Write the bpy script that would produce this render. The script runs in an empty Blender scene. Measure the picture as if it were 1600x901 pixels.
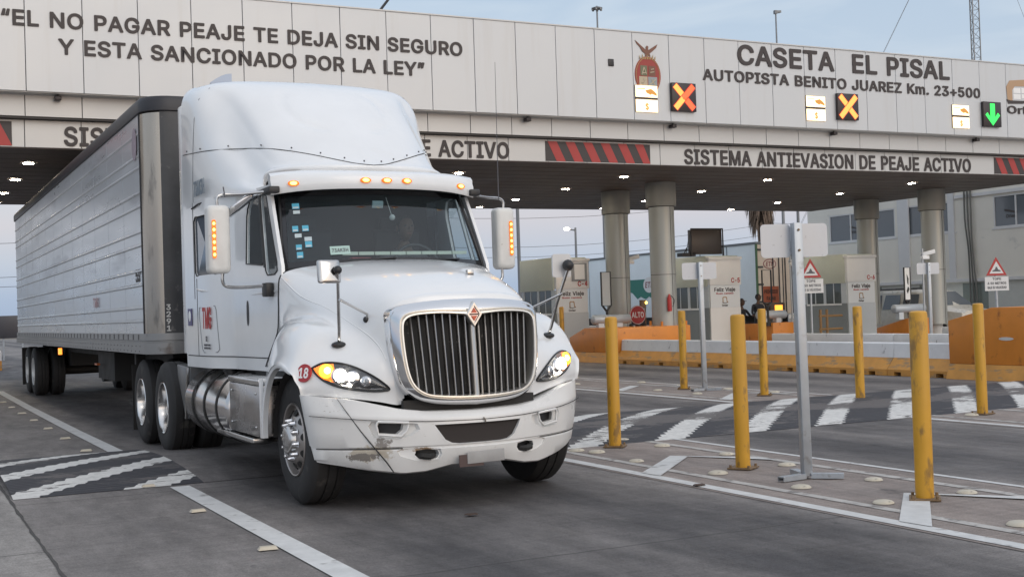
import bpy, bmesh, math, random
from mathutils import Vector, Matrix
from mathutils.bvhtree import BVHTree
rnd = random.Random(11)
SC = bpy.context.scene
COL = SC.collection
R = math.radians

# ------------------------------------------------------------------ camera
cam_d = bpy.data.cameras.new('camera')
cam = bpy.data.objects.new('camera', cam_d); COL.objects.link(cam)
cam_d.sensor_fit = 'HORIZONTAL'; cam_d.sensor_width = 36.0
cam_d.lens = 36.0 * 1930 / 1600
cam_d.clip_start = 0.1; cam_d.clip_end = 3000
YAW, PITCH, ROLL = R(26.8), R(1.024), 0.033
fw = Vector((math.cos(PITCH)*math.sin(YAW), math.cos(PITCH)*math.cos(YAW), math.sin(PITCH)))
rt = Vector((math.cos(YAW), -math.sin(YAW), 0)); up = rt.cross(fw)
cx = rt*math.cos(ROLL) - up*math.sin(ROLL); cy = rt*math.sin(ROLL) + up*math.cos(ROLL)
m = Matrix.Identity(4)
for i in range(3):
    m[i][0] = cx[i]; m[i][1] = cy[i]; m[i][2] = -fw[i]
m[0][3], m[1][3], m[2][3] = 0, 0, 1.48
cam.matrix_world = m
SC.camera = cam

# ------------------------------------------------------------------ sky, sun, exposure
SC.view_settings.view_transform = 'Standard'
SC.view_settings.look = 'None'
SC.view_settings.exposure = 0.24
SC.view_settings.gamma = 1.0
SUN_EL, SUN_AZ = R(4.0), R(168.0)          # azimuth clockwise from +Y: low, behind the camera
W = bpy.data.worlds.new('World'); SC.world = W; W.use_nodes = True
nt = W.node_tree; nt.nodes.clear()
def wn(t, **k):
    n = nt.nodes.new(t)
    for a, b in k.items(): setattr(n, a, b)
    return n
out = wn('ShaderNodeOutputWorld'); bg = wn('ShaderNodeBackground')
sky = wn('ShaderNodeTexSky', sky_type='NISHITA', sun_disc=False, sun_elevation=SUN_EL, sun_rotation=SUN_AZ,
         altitude=20, air_density=1.0, dust_density=1.2, ozone_density=2.0)
tc = wn('ShaderNodeTexCoord'); sep = wn('ShaderNodeSeparateXYZ')
nt.links.new(tc.outputs['Generated'], sep.inputs[0])
ramp = wn('ShaderNodeValToRGB'); cr = ramp.color_ramp
cr.elements[0].position = 0.0; cr.elements[0].color = (.31, .41, .57, 1)
cr.elements[1].position = 1.0; cr.elements[1].color = (.66, .71, .80, 1)
for p, c in ((.022, (.33, .43, .60)), (.045, (.42, .48, .61)), (.075, (.53, .51, .58)), (.12, (.51, .54, .61)), (.19, (.44, .52, .63)), (.26, (.41, .50, .62)), (.42, (.50, .57, .68)), (.6, (.60, .66, .76))):
    e = cr.elements.new(p); e.color = (*c, 1)
nt.links.new(sep.outputs['Z'], ramp.inputs[0])
# after-glow round the sunken sun
dot = wn('ShaderNodeVectorMath', operation='DOT_PRODUCT')
dot.inputs[1].default_value = (math.sin(SUN_AZ)*math.cos(SUN_EL), math.cos(SUN_AZ)*math.cos(SUN_EL), math.sin(SUN_EL))
nt.links.new(tc.outputs['Generated'], dot.inputs[0])
mr = wn('ShaderNodeMapRange'); mr.inputs[1].default_value = 0.0; mr.inputs[2].default_value = 1.0
nt.links.new(dot.outputs['Value'], mr.inputs[0])
pw = wn('ShaderNodeMath', operation='POWER'); pw.inputs[1].default_value = 2.0; nt.links.new(mr.outputs[0], pw.inputs[0])
glow = wn('ShaderNodeMixRGB', blend_type='ADD'); glow.inputs[2].default_value = (.80, .70, .60, 1)
nt.links.new(pw.outputs[0], glow.inputs[0]); nt.links.new(ramp.outputs[0], glow.inputs[1])
# thin streaky clouds
mp = wn('ShaderNodeMapping'); mp.inputs['Scale'].default_value = (2.2, 2.2, 11); mp.inputs['Rotation'].default_value = (R(6), R(14), 0)
nt.links.new(tc.outputs['Generated'], mp.inputs[0])
ns = wn('ShaderNodeTexNoise'); ns.inputs['Scale'].default_value = 2.3; ns.inputs['Detail'].default_value = 7; ns.inputs['Distortion'].default_value = .6
nt.links.new(mp.outputs[0], ns.inputs['Vector'])
crc = wn('ShaderNodeValToRGB'); crc.color_ramp.elements[0].position = .46; crc.color_ramp.elements[1].position = .78
crc.color_ramp.elements[0].color = (0, 0, 0, 1); crc.color_ramp.elements[1].color = (.55, .55, .55, 1)
nt.links.new(ns.outputs['Fac'], crc.inputs[0])
cl = wn('ShaderNodeMixRGB', blend_type='MIX'); cl.inputs[2].default_value = (.66, .70, .74, 1)
lowf = wn('ShaderNodeMapRange'); lowf.inputs[1].default_value = .10; lowf.inputs[2].default_value = .20; nt.links.new(sep.outputs['Z'], lowf.inputs[0])
lm = wn('ShaderNodeMath', operation='MULTIPLY'); nt.links.new(crc.outputs[0], lm.inputs[0]); nt.links.new(lowf.outputs[0], lm.inputs[1]); nt.links.new(lm.outputs[0], cl.inputs[0]); nt.links.new(glow.outputs[0], cl.inputs[1])
nk = wn('ShaderNodeMixRGB', blend_type='MULTIPLY'); nk.inputs[0].default_value = 1; nk.inputs[2].default_value = (.04, .04, .04, 1)
nt.links.new(sky.outputs[0], nk.inputs[1])
ad = wn('ShaderNodeMixRGB', blend_type='ADD'); ad.inputs[0].default_value = 1
nt.links.new(nk.outputs[0], ad.inputs[1]); nt.links.new(cl.outputs[0], ad.inputs[2])
bg.inputs['Strength'].default_value = 0.92
nt.links.new(ad.outputs[0], bg.inputs[0]); nt.links.new(bg.outputs[0], out.inputs[0])

sd = bpy.data.lights.new('sun', 'SUN'); sd.energy = 0.5; sd.angle = R(40); sd.color = (1, .90, .78)
so = bpy.data.objects.new('sun', sd); COL.objects.link(so)
sv = Vector((math.sin(SUN_AZ)*math.cos(R(32)), math.cos(SUN_AZ)*math.cos(R(32)), math.sin(R(32))))
so.rotation_euler = sv.to_track_quat('Z', 'Y').to_euler()
so.location = (0, 0, 30)

# ------------------------------------------------------------------ materials
MATS = {}
def mat(name, col=(.5, .5, .5), rough=.5, metal=0.0, var=0.0, scale=4.0, stretch=(1, 1, 1), bump=0.0, bscale=40.0,
        dirt=None, dth=.58, dscale=3.0, dstretch=(1, 1, 1), emit=None, es=0.0, coat=0.0, spec=.5, alpha=None, trans=0.0, damt=1.0, world=False):
    """One procedural material: base colour with soft variation, optional patches of dirt, bump."""
    if name in MATS: return MATS[name]
    M = bpy.data.materials.new(name); M.use_nodes = True
    t = M.node_tree; b = t.nodes['Principled BSDF']
    def n(ty, **k):
        x = t.nodes.new(ty)
        for a, c in k.items(): setattr(x, a, c)
        return x
    b.inputs['Base Color'].default_value = (*col, 1); b.inputs['Roughness'].default_value = rough
    b.inputs['Metallic'].default_value = metal; b.inputs['Specular IOR Level'].default_value = spec
    if coat: b.inputs['Coat Weight'].default_value = coat; b.inputs['Coat Roughness'].default_value = .06
    if trans: b.inputs['Transmission Weight'].default_value = trans
    if emit: b.inputs['Emission Color'].default_value = (*emit, 1); b.inputs['Emission Strength'].default_value = es
    tcn = n('ShaderNodeTexCoord')
    def noise(sc, st, det=6, off=0):
        mpn = n('ShaderNodeMapping'); mpn.inputs['Scale'].default_value = st; mpn.inputs['Location'].default_value = (off, off*.7, off*.3)
        if world:
            gp = n('ShaderNodeNewGeometry'); t.links.new(gp.outputs['Position'], mpn.inputs[0])
        else: t.links.new(tcn.outputs['Object'], mpn.inputs[0])
        x = n('ShaderNodeTexNoise'); x.inputs['Scale'].default_value = sc; x.inputs['Detail'].default_value = det; x.inputs['Roughness'].default_value = .6
        t.links.new(mpn.outputs[0], x.inputs['Vector']); return x
    last = None
    if var:
        x = noise(scale, stretch)
        mrn = n('ShaderNodeMapRange'); mrn.inputs[1].default_value = .3; mrn.inputs[2].default_value = .7
        mrn.inputs[3].default_value = 1-var; mrn.inputs[4].default_value = 1+var
        t.links.new(x.outputs['Fac'], mrn.inputs[0])
        mu = n('ShaderNodeMixRGB', blend_type='MULTIPLY'); mu.inputs[0].default_value = 1; mu.inputs[1].default_value = (*col, 1)
        t.links.new(mrn.outputs[0], mu.inputs[2]); last = mu.outputs[0]
        rr = n('ShaderNodeMapRange'); rr.inputs[1].default_value = .3; rr.inputs[2].default_value = .7
        rr.inputs[3].default_value = max(.02, rough-.08); rr.inputs[4].default_value = min(1, rough+.08)
        t.links.new(x.outputs['Fac'], rr.inputs[0]); t.links.new(rr.outputs[0], b.inputs['Roughness'])
    if dirt:
        x = noise(dscale, dstretch, 9, 3.3)
        rp = n('ShaderNodeMapRange'); rp.inputs[1].default_value = dth; rp.inputs[2].default_value = dth+.09
        rp.inputs[3].default_value = 0; rp.inputs[4].default_value = damt
        t.links.new(x.outputs['Fac'], rp.inputs[0])
        mx = n('ShaderNodeMixRGB'); mx.inputs[1].default_value = (*col, 1); mx.inputs[2].default_value = (*dirt, 1)
        if last: t.links.new(last, mx.inputs[1])
        t.links.new(rp.outputs[0], mx.inputs[0]); last = mx.outputs[0]
    if last: t.links.new(last, b.inputs['Base Color'])
    if bump:
        x = noise(bscale, (1, 1, 1), 4, 1.1)
        bp = n('ShaderNodeBump'); bp.inputs['Strength'].default_value = bump; bp.inputs['Distance'].default_value = .02
        t.links.new(x.outputs['Fac'], bp.inputs['Height']); t.links.new(bp.outputs[0], b.inputs['Normal'])
    MATS[name] = M
    return M
def glass(name, tint, mixf, rough=.02, haze=0.0, haze_col=(.42, .47, .50)):
    """Thin pane: tinted see-through sheet with a mirror-like reflection."""
    if name in MATS: return MATS[name]
    M = bpy.data.materials.new(name); M.use_nodes = True; t = M.node_tree; t.nodes.clear()
    o = t.nodes.new('ShaderNodeOutputMaterial'); a = t.nodes.new('ShaderNodeBsdfTransparent'); g = t.nodes.new('ShaderNodeBsdfGlossy')
    a.inputs[0].default_value = (*tint, 1); g.inputs['Roughness'].default_value = rough
    ge = t.nodes.new('ShaderNodeNewGeometry'); dp_ = t.nodes.new('ShaderNodeVectorMath'); dp_.operation = 'DOT_PRODUCT'
    t.links.new(ge.outputs['Normal'], dp_.inputs[0]); t.links.new(ge.outputs['Incoming'], dp_.inputs[1])
    def mm(op, a, c=None, e=None):
        x = t.nodes.new('ShaderNodeMath'); x.operation = op
        for i, q in enumerate((a, c, e)):
            if q is None: continue
            if isinstance(q, (int, float)): x.inputs[i].default_value = q
            else: t.links.new(q, x.inputs[i])
        return x.outputs[0]
    po = mm('POWER', mm('SUBTRACT', 1.0, mm('ABSOLUTE', dp_.outputs['Value'])), 5.0)      # same reflection from either side of the pane
    class ma: outputs = [mm('MULTIPLY_ADD', po, .94, .045+mixf)]
    mx = t.nodes.new('ShaderNodeMixShader'); t.links.new(ma.outputs[0], mx.inputs[0]); t.links.new(a.outputs[0], mx.inputs[1]); t.links.new(g.outputs[0], mx.inputs[2])
    if haze:  # even diffuse veil mixed into the pane, standing in for reflection and haze
        df = t.nodes.new('ShaderNodeBsdfDiffuse'); df.inputs[0].default_value = (*haze_col, 1); m2 = t.nodes.new('ShaderNodeMixShader'); m2.inputs[0].default_value = haze
        t.links.new(mx.outputs[0], m2.inputs[1]); t.links.new(df.outputs[0], m2.inputs[2]); mx = m2
    t.links.new(mx.outputs[0], o.inputs[0]); MATS[name] = M
    return M

# ------------------------------------------------------------------ mesh builder
def V(*a): return Vector(a)
def origin(o):
    p = Vector((0, 0, 0))
    while o is not None:
        p += o.location; o = o.parent
    return p
class MB:
    def __init__(s): s.v = []; s.f = []; s.mi = []; s.cur = 0
    def add(s, vs, fs):
        b = len(s.v); s.v += [Vector(v) for v in vs]
        for f in fs: s.f.append([b+i for i in f]); s.mi.append(s.cur)
        return s
    def box(s, x0, x1, y0, y1, z0, z1):
        return s.add([(x0,y0,z0),(x1,y0,z0),(x1,y1,z0),(x0,y1,z0),(x0,y0,z1),(x1,y0,z1),(x1,y1,z1),(x0,y1,z1)],
                     [(0,3,2,1),(4,5,6,7),(0,1,5,4),(1,2,6,5),(2,3,7,6),(3,0,4,7)])
    def obox(s, c, ax, ay, az):
        c = Vector(c); ax, ay, az = Vector(ax), Vector(ay), Vector(az)
        vs = [c+ax*i+ay*j+az*k for k in (-1,1) for i, j in ((-1,-1),(1,-1),(1,1),(-1,1))]
        return s.add(vs, [(0,3,2,1),(4,5,6,7),(0,1,5,4),(1,2,6,5),(2,3,7,6),(3,0,4,7)])
    def lathe(s, c, d, prof, n=24, caps=True):
        """prof = [(radius, offset along d)...]"""
        c = Vector(c); d = Vector(d).normalized(); a = d.orthogonal().normalized(); b = d.cross(a)
        vs = []; fs = []
        for r, t in prof:
            for i in range(n):
                an = 2*math.pi*i/n; vs.append(c + d*t + (a*math.cos(an)+b*math.sin(an))*r)
        for k in range(len(prof)-1):
            for i in range(n):
                j = (i+1) % n; fs.append((k*n+i, k*n+j, (k+1)*n+j, (k+1)*n+i))
        if caps:
            if prof[0][0] > 1e-6: fs.append(tuple(reversed(range(n))))
            if prof[-1][0] > 1e-6: fs.append(tuple(range((len(prof)-1)*n, len(prof)*n)))
        return s.add(vs, fs)
    def cyl(s, p0, p1, r0, r1=None, n=16, caps=True):
        p0, p1 = Vector(p0), Vector(p1); L = (p1-p0).length
        return s.lathe(p0, p1-p0, [(r0, 0), (r0 if r1 is None else r1, L)], n, caps)
    def tube(s, path, r, n=8, closed=False):
        path = [Vector(p) for p in path]; vs = []; fs = []; k = len(path); prev = None
        for i, p in enumerate(path):
            if closed: d = path[(i+1) % k]-path[i-1]
            else: d = path[min(i+1, k-1)]-path[max(i-1, 0)]
            d.normalize()
            if prev is None: a = d.orthogonal().normalized()
            else:
                a = prev - d*prev.dot(d)
                a = a.normalized() if a.length > 1e-6 else d.orthogonal().normalized()
            prev = a; b = d.cross(a); rr = r[i] if isinstance(r, (list, tuple)) else r
            for j in range(n):
                an = 2*math.pi*j/n; vs.append(p+(a*math.cos(an)+b*math.sin(an))*rr)
        for i in range(k if closed else k-1):
            for j in range(n):
                fs.append((i*n+j, i*n+(j+1) % n, ((i+1) % k)*n+(j+1) % n, ((i+1) % k)*n+j))
        if not closed: fs.append(tuple(reversed(range(n)))); fs.append(tuple(range((k-1)*n, k*n)))
        return s.add(vs, fs)
    def prism(s, pts, ext):
        pts = [Vector(p) for p in pts]; ext = Vector(ext); n = len(pts)
        nr = Vector((0, 0, 0))
        for i in range(n): nr += pts[i].cross(pts[(i+1) % n])
        if nr.dot(ext) > 0: pts.reverse()
        vs = pts + [p+ext for p in pts]
        fs = [tuple(range(n)), tuple(reversed(range(n, 2*n)))] + [(i, n+i, n+(i+1) % n, (i+1) % n) for i in range(n)]
        return s.add(vs, fs)
    def grid(s, rows, closed=False, rowclosed=False, skip=None):
        nr, nc = len(rows), len(rows[0]); vs = [p for r in rows for p in r]; fs = []
        for i in range(nr if rowclosed else nr-1):
            for j in range(nc if closed else nc-1):
                if skip and skip(i, j): continue
                fs.append((i*nc+j, i*nc+(j+1) % nc, ((i+1) % nr)*nc+(j+1) % nc, ((i+1) % nr)*nc+j))
        return s.add(vs, fs)
    def ball(s, c, r, n=12, sc=(1, 1, 1), half=False):
        c = Vector(c); rows = []
        m0 = n//2
        for i in range(m0+1):
            th = math.pi*i/m0*(.5 if half else 1)
            rows.append([c+Vector((math.sin(th)*math.cos(2*math.pi*j/n)*r*sc[0], math.sin(th)*math.sin(2*math.pi*j/n)*r*sc[1], math.cos(th)*r*sc[2])) for j in range(n)])
        return s.grid(rows, closed=True)
    def pieces(s):
        """one builder per loose piece"""
        par = list(range(len(s.v)))
        def find(a):
            while par[a] != a: par[a] = par[par[a]]; a = par[a]
            return a
        for f in s.f:
            r0_ = find(f[0])
            for i in f[1:]: par[find(i)] = r0_
        d = {}
        for f, mi in zip(s.f, s.mi): d.setdefault(find(f[0]), []).append((f, mi))
        out_ = []
        for fl in d.values():
            q = MB(); q.v = s.v; q.f = [f for f, _ in fl]; q.mi = [mi for _, mi in fl]; out_.append(q)
        return out_
    def each(s, name, mats, parent=None, **k): return [q.build(name, mats, parent, **k) for q in s.pieces()]
    def build(s, name, mats, parent=None, smooth=True, bevel=0.0, seg=2, ang=35, recalc=True, merge=True):
        off = origin(parent)
        me = bpy.data.meshes.new(name)
        bm = bmesh.new(); used_ = set(i for f in s.f for i in f); vs = [bm.verts.new(v-off) if i in used_ else None for i, v in enumerate(s.v)]
        for f, mi in zip(s.f, s.mi):
            if len(set(f)) < 3: continue
            try: fc = bm.faces.new([vs[i] for i in f])
            except ValueError: continue
            fc.material_index = mi
        if merge: bmesh.ops.remove_doubles(bm, verts=bm.verts, dist=1e-5)
        if recalc: bmesh.ops.recalc_face_normals(bm, faces=bm.faces)
        if bevel:
            ed = [e for e in bm.edges if len(e.link_faces) == 2 and e.calc_face_angle(0) > R(30)]
            bmesh.ops.bevel(bm, geom=ed, offset=bevel, segments=seg, affect='EDGES', clamp_overlap=True, profile=.5)
        bm.to_mesh(me); bm.free()
        if not isinstance(mats, (list, tuple)): mats = [mats]
        for x in mats: me.materials.append(x)
        if smooth:
            me.polygons.foreach_set('use_smooth', [True]*len(me.polygons))
            me.set_sharp_from_angle(angle=R(ang))
        o = bpy.data.objects.new(name, me); COL.objects.link(o)
        if parent is not None: o.parent = parent
        return o
def tag(o, label=None, cat=None, group=None, kind=None):
    if label: o['label'] = label
    if cat: o['category'] = cat
    if group: o['group'] = group
    if kind: o['kind'] = kind
    return o
def thing(name, label, cat, loc=(0, 0, 0), group=None):
    o = bpy.data.objects.new(name, None); COL.objects.link(o); o.location = loc; o.empty_display_size = .2
    return tag(o, label, cat, group)
def copy_tree(o, parent=None):
    c = o.copy(); COL.objects.link(c)
    if parent is not None: c.parent = parent
    for ch in [x for x in bpy.data.objects if x.parent is o]: copy_tree(ch, c)
    return c
def boolean(o, cutters, op='DIFFERENCE'):
    """cutters: list of MB"""
    for k in cutters:
        c = k.build('cutter', [MATS['black_plastic']], None, smooth=False)
        md = o.modifiers.new('b', 'BOOLEAN'); md.operation = op; md.object = c; md.solver = 'EXACT'
        bpy.context.view_layer.update()
        dg = bpy.context.evaluated_depsgraph_get()
        me = bpy.data.meshes.new_from_object(o.evaluated_get(dg))
        o.modifiers.clear(); old = o.data; o.data = me; me.name = old.name; bpy.data.meshes.remove(old)
        cm = c.data; bpy.data.objects.remove(c); bpy.data.meshes.remove(cm)
    me = o.data
    me.polygons.foreach_set('use_smooth', [True]*len(me.polygons)); me.set_sharp_from_angle(angle=R(35))
# letter outlines (grotesque, 1/500 em): advance | closed outlines
GLYPHS = {
    '$': '235|101,-48 122,-48 128,-46 133,-39 133,-15 134,-14 152,-10 167,-5 185,7 194,15 208,36 214,57 215,69 215,81 210,96 203,111 194,121 179,133 161,142 137,150 133,153 133,213 134,214 144,210 149,206 156,195 160,183 164,179 170,178 200,178 206,180 209,183 211,189 210,201 207,213 197,231 189,240 175,252 152,263 134,268 133,270 133,294 129,300 122,303 101,303 95,301 90,294 89,267 74,263 53,253 43,246 29,232 22,219 19,210 15,186 16,171 20,159 27,147 34,138 47,128 59,120 90,108 90,42 89,39 74,47 67,57 60,75 53,79 17,79 11,76 9,72 8,66 9,57 12,45 23,24 30,15 40,6 62,-6 89,-14 91,-42 95,-46/134,39 133,42 133,93 134,96 146,91 152,86 158,81 161,75 162,69 160,60 157,54 149,46/89,164 74,174 69,183 69,192 71,198 77,207 89,214 90,213 90,168',
    "'": '115|39,148 66,148 72,152 75,157 79,256 75,262 69,265 33,265 28,262 24,256 28,157 32,151',
    '+': '239|100,6 131,6 138,12 139,18 139,72 140,75 197,75 203,79 206,84 206,114 203,120 200,123 194,124 140,124 139,126 139,183 137,188 134,191 125,193 98,193 92,190 89,187 88,183 88,126 86,124 29,124 23,120 20,114 20,84 23,78 26,76 32,75 86,75 88,72 88,15 92,9/110,99 110,100 113,102 116,102 117,99 116,98 113,97',
    '-': '239|58,83 172,84 176,86 179,92 179,122 178,126 175,130 169,133 58,133 52,132 46,125 46,92 49,86',
    '.': '106|44,-13 59,-12 71,-4 79,8 82,17 80,32 72,44 65,50 56,53 38,53 26,47 23,44 17,35 14,26 16,8 23,-4 35,-11',
    '0': '239|86,-11 112,-14 141,-11 156,-5 166,2 179,13 188,25 197,40 208,70 213,106 214,127 211,166 208,184 203,199 195,217 178,242 157,258 136,266 115,269 97,268 82,264 70,258 58,250 48,241 31,217 19,183 14,148 13,127 16,88 19,70 24,52 38,25 49,12 58,4 70,-4/106,37 97,40 88,47 83,52 75,67 67,100 67,154 76,190 85,205 94,214 100,217 112,219 121,218 127,217 139,208 148,196 155,178 159,157 161,127 159,100 157,85 151,66 148,58 138,46 127,38 115,36',
    '1': '239|39,-11 195,-11 202,-8 206,-2 206,28 204,33 201,36 195,38 153,38 150,38 149,40 149,253 148,259 144,263 138,265 99,265 93,263 38,223 35,220 32,214 32,178 35,172 39,169 48,169 93,202 95,199 95,40 93,38 36,38 30,35 27,28 27,-2 30,-8',
    '2': '239|33,-11 195,-11 202,-8 206,-2 206,31 201,37 198,39 102,39 101,40 153,95 183,130 189,141 199,163 202,184 201,199 195,218 190,229 177,244 166,253 150,261 123,268 111,269 90,266 75,261 57,252 47,244 35,229 24,205 22,193 22,178 27,172 33,170 63,170 70,172 75,178 76,193 79,202 92,214 102,217 114,219 126,217 135,213 141,207 147,199 149,190 148,175 143,163 135,151 22,28 21,-2 24,-8',
    '3': '239|98,-14 122,-14 134,-12 149,-8 161,-3 179,10 188,19 195,28 204,46 207,61 207,85 204,97 195,115 181,133 170,142 149,152 139,154 136,157 194,223 197,229 197,256 193,262 185,265 32,265 28,262 24,256 24,223 29,217 32,215 41,215 119,215 120,214 68,155 67,121 71,116 74,114 119,111 131,108 143,100 151,85 154,73 152,61 148,52 142,46 133,40 116,36 101,36 83,42 74,48 67,58 65,70 59,76 20,77 14,73 11,67 12,52 17,40 23,27 34,13 53,-1 71,-9',
    '4': '239|141,-11 171,-11 177,-9 180,-6 182,1 182,40 186,42 210,42 215,46 218,52 218,82 215,88 210,92 186,92 183,92 182,94 182,253 180,260 177,263 171,265 120,265 114,260 105,245 10,85 9,52 12,45 18,42 129,41 130,40 130,-2 134,-8/75,93 74,94 129,182 130,178 130,94 129,93 126,92',
    '5': '239|100,-14 124,-14 139,-11 160,-1 179,13 193,32 204,55 206,70 206,91 202,112 195,130 186,145 166,163 142,174 118,178 100,177 82,171 81,172 85,214 88,215 187,216 190,218 194,223 194,256 190,262 184,265 67,265 46,265 41,262 37,256 23,127 24,121 31,115 64,112 70,114 82,121 94,125 115,127 124,125 136,118 145,109 148,104 151,94 153,82 151,67 146,55 136,44 127,39 115,36 100,37 85,44 77,52 70,71 64,76 31,76 25,75 22,73 19,67 20,55 23,43 31,25 48,7 55,1 74,-8',
    '6': '239|102,-14 126,-14 135,-12 162,-2 171,5 189,24 194,31 202,52 205,67 205,91 199,115 193,127 179,145 171,152 156,161 141,166 117,168 115,169 170,247 172,253 171,259 168,262 162,265 126,265 119,262 49,160 36,136 25,112 21,91 21,67 23,55 33,31 48,11 63,-1 87,-11/102,37 96,39 87,45 76,61 73,79 75,91 76,97 82,106 90,115 102,120 114,122 120,121 129,119 138,113 147,103 151,91 153,79 151,67 145,52 135,42 123,37 114,35',
    '7': '239|49,-11 83,-11 89,-8 92,-5 206,223 206,256 202,262 197,265 68,265 29,265 23,262 20,256 20,226 22,220 25,217 32,215 143,215 144,214 38,4 38,-5 44,-10',
    '8': '239|102,-14 126,-14 138,-12 153,-8 174,2 191,16 198,25 208,43 211,58 211,79 208,94 204,103 194,118 183,129 178,133 178,136 189,148 195,157 201,178 202,190 201,202 196,220 189,232 174,249 159,258 147,264 135,267 123,268 111,269 90,267 75,262 51,248 35,229 28,214 25,202 24,190 25,178 31,157 37,148 48,136 48,133 38,124 26,109 19,94 15,76 16,58 19,43 22,34 35,16 51,3 63,-4 84,-11/99,37 84,42 76,49 72,54 69,64 70,79 74,88 81,96 93,103 111,107 123,106 132,103 144,96 152,88 156,79 156,61 150,49 138,40 120,36/102,157 94,160 87,165 81,172 77,187 79,199 85,208 96,216 108,219 123,218 132,215 144,205 149,190 147,178 142,169 135,162 129,159 117,156',
    '9': '239|66,-11 102,-11 108,-7 166,76 184,106 201,142 205,163 205,187 199,211 193,223 179,241 170,250 150,262 126,268 108,269 90,266 77,262 65,256 48,243 32,223 24,202 21,190 21,163 24,149 31,130 45,112 54,103 72,94 84,89 110,85 55,4 54,-2 57,-8 60,-10/108,133 102,134 90,140 81,150 75,163 74,184 79,199 87,209 99,216 108,219 117,219 132,214 143,205 150,193 153,175 149,157 145,148 139,142 123,134',
    'A': '252|9,-11 45,-11 51,-7 54,-2 74,58 78,60 162,60 165,58 187,-2 191,-8 198,-11 231,-11 238,-8 242,-2 241,4 189,147 147,260 144,263 138,265 99,265 94,262 90,256 -2,4 -3,-2 0,-8 3,-10/96,110 93,112 117,180 120,186 126,168 146,112 144,110 141,110',
    'B': '240|31,-11 124,-11 154,-9 175,-2 187,5 198,13 208,25 214,37 218,49 220,67 218,88 216,97 209,109 200,121 187,133 188,136 196,144 202,154 209,169 210,178 210,196 208,208 198,229 189,241 178,250 160,259 145,263 133,265 31,265 25,264 20,259 19,253 19,1 22,-8 25,-10/73,40 73,103 76,104 133,104 142,102 155,94 160,89 165,79 167,67 163,55 157,48 145,42 136,40/73,154 73,214 76,215 121,215 136,213 146,208 155,196 157,184 152,169 146,163 139,158 124,154',
    'C': '267|135,-14 156,-13 183,-5 192,-1 207,10 222,24 234,40 242,58 247,82 243,88 237,91 201,91 194,85 188,67 183,60 172,49 165,44 150,39 135,37 117,39 105,43 90,54 78,67 69,86 65,100 63,112 63,142 65,154 71,175 84,195 96,205 114,214 138,217 159,213 176,202 188,187 195,168 198,165 204,163 237,163 244,166 247,172 246,178 243,196 234,214 222,232 208,244 198,251 183,259 165,265 135,269 117,268 99,264 84,259 67,250 43,229 25,202 17,184 10,148 9,127 10,106 17,70 33,39 45,23 56,13 69,3 84,-4 99,-9 117,-13',
    'D': '263|31,-11 109,-11 130,-10 148,-7 166,-1 181,6 196,16 205,25 218,40 227,55 233,70 238,88 241,109 242,127 241,148 234,184 228,199 217,217 208,228 202,234 196,239 181,249 166,256 148,262 112,265 31,265 25,264 20,259 19,253 19,1 22,-8 25,-10/73,40 73,214 109,215 133,213 154,205 166,195 175,184 183,166 186,154 189,130 188,112 184,91 175,70 163,57 154,50 133,42 121,40',
    'E': '221|31,-11 187,-11 196,-8 199,-2 199,31 195,37 190,40 73,40 73,101 76,103 181,103 185,106 189,112 189,142 187,149 184,152 178,154 73,154 73,157 73,214 76,215 187,215 193,218 197,223 197,256 193,262 187,265 31,265 25,264 20,259 19,253 19,1 22,-8 25,-10',
    'F': '217|31,-11 64,-11 70,-8 72,-5 73,1 73,98 76,100 175,100 181,103 183,106 184,112 184,139 182,145 178,149 172,150 76,150 73,151 73,214 76,215 142,215 187,215 193,219 196,226 196,256 193,261 190,264 184,265 31,265 25,264 20,259 19,253 19,1 22,-8 25,-10',
    'G': '272|135,-14 150,-14 165,-11 192,-1 207,8 227,28 235,40 247,70 250,100 250,127 249,133 246,136 240,139 141,139 135,137 130,130 130,100 132,94 135,91 141,89 195,88 191,73 184,61 177,53 165,45 153,40 135,37 123,38 114,40 96,49 84,60 78,67 72,79 66,97 63,112 63,142 65,154 72,178 77,187 85,196 91,202 105,211 114,214 126,216 144,216 156,213 168,207 174,202 185,190 194,169 201,163 240,163 246,168 248,175 245,187 234,214 228,223 210,242 192,255 174,262 156,266 132,269 117,268 99,265 84,259 69,252 55,241 43,229 33,216 17,184 10,148 9,127 10,106 19,67 34,37 57,12 81,-3 99,-10 117,-13',
    'H': '270|31,-11 64,-11 70,-8 72,-5 73,1 73,103 76,105 184,104 185,103 185,1 186,-5 190,-9 196,-11 229,-11 235,-8 238,-5 239,1 239,253 238,259 235,262 229,265 196,265 190,263 186,259 185,253 185,157 184,156 181,155 76,155 73,157 73,253 72,259 67,264 61,265 28,265 22,262 19,253 19,1 22,-8 25,-10',
    'I': '162|17,-11 134,-11 140,-10 145,-5 146,1 146,28 143,36 137,40 104,40 102,43 102,211 104,215 137,215 144,220 146,226 146,256 143,261 140,264 131,265 17,265 11,264 6,259 5,253 5,226 8,219 14,215 47,215 48,214 48,43 47,40 14,40 9,37 6,34 5,28 5,-2 8,-8',
    'J': '210|93,-14 111,-13 126,-9 141,-2 153,7 165,21 172,34 178,55 179,73 179,253 178,259 174,263 168,265 135,265 129,262 126,259 125,253 125,172 125,73 122,55 114,43 105,38 93,36 81,38 71,43 63,55 60,73 60,88 57,93 54,96 48,97 15,97 10,94 6,88 7,55 11,37 20,19 33,6 44,-2 57,-8 75,-13',
    'K': '245|31,-11 64,-11 70,-8 72,-5 73,1 73,73 94,97 178,-8 184,-11 223,-11 229,-10 232,-7 235,1 232,7 132,136 132,139 199,211 232,247 235,253 234,259 231,262 226,265 178,264 172,259 73,151 73,253 72,259 67,264 61,265 28,265 22,262 19,253 19,1 22,-8 25,-10',
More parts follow.
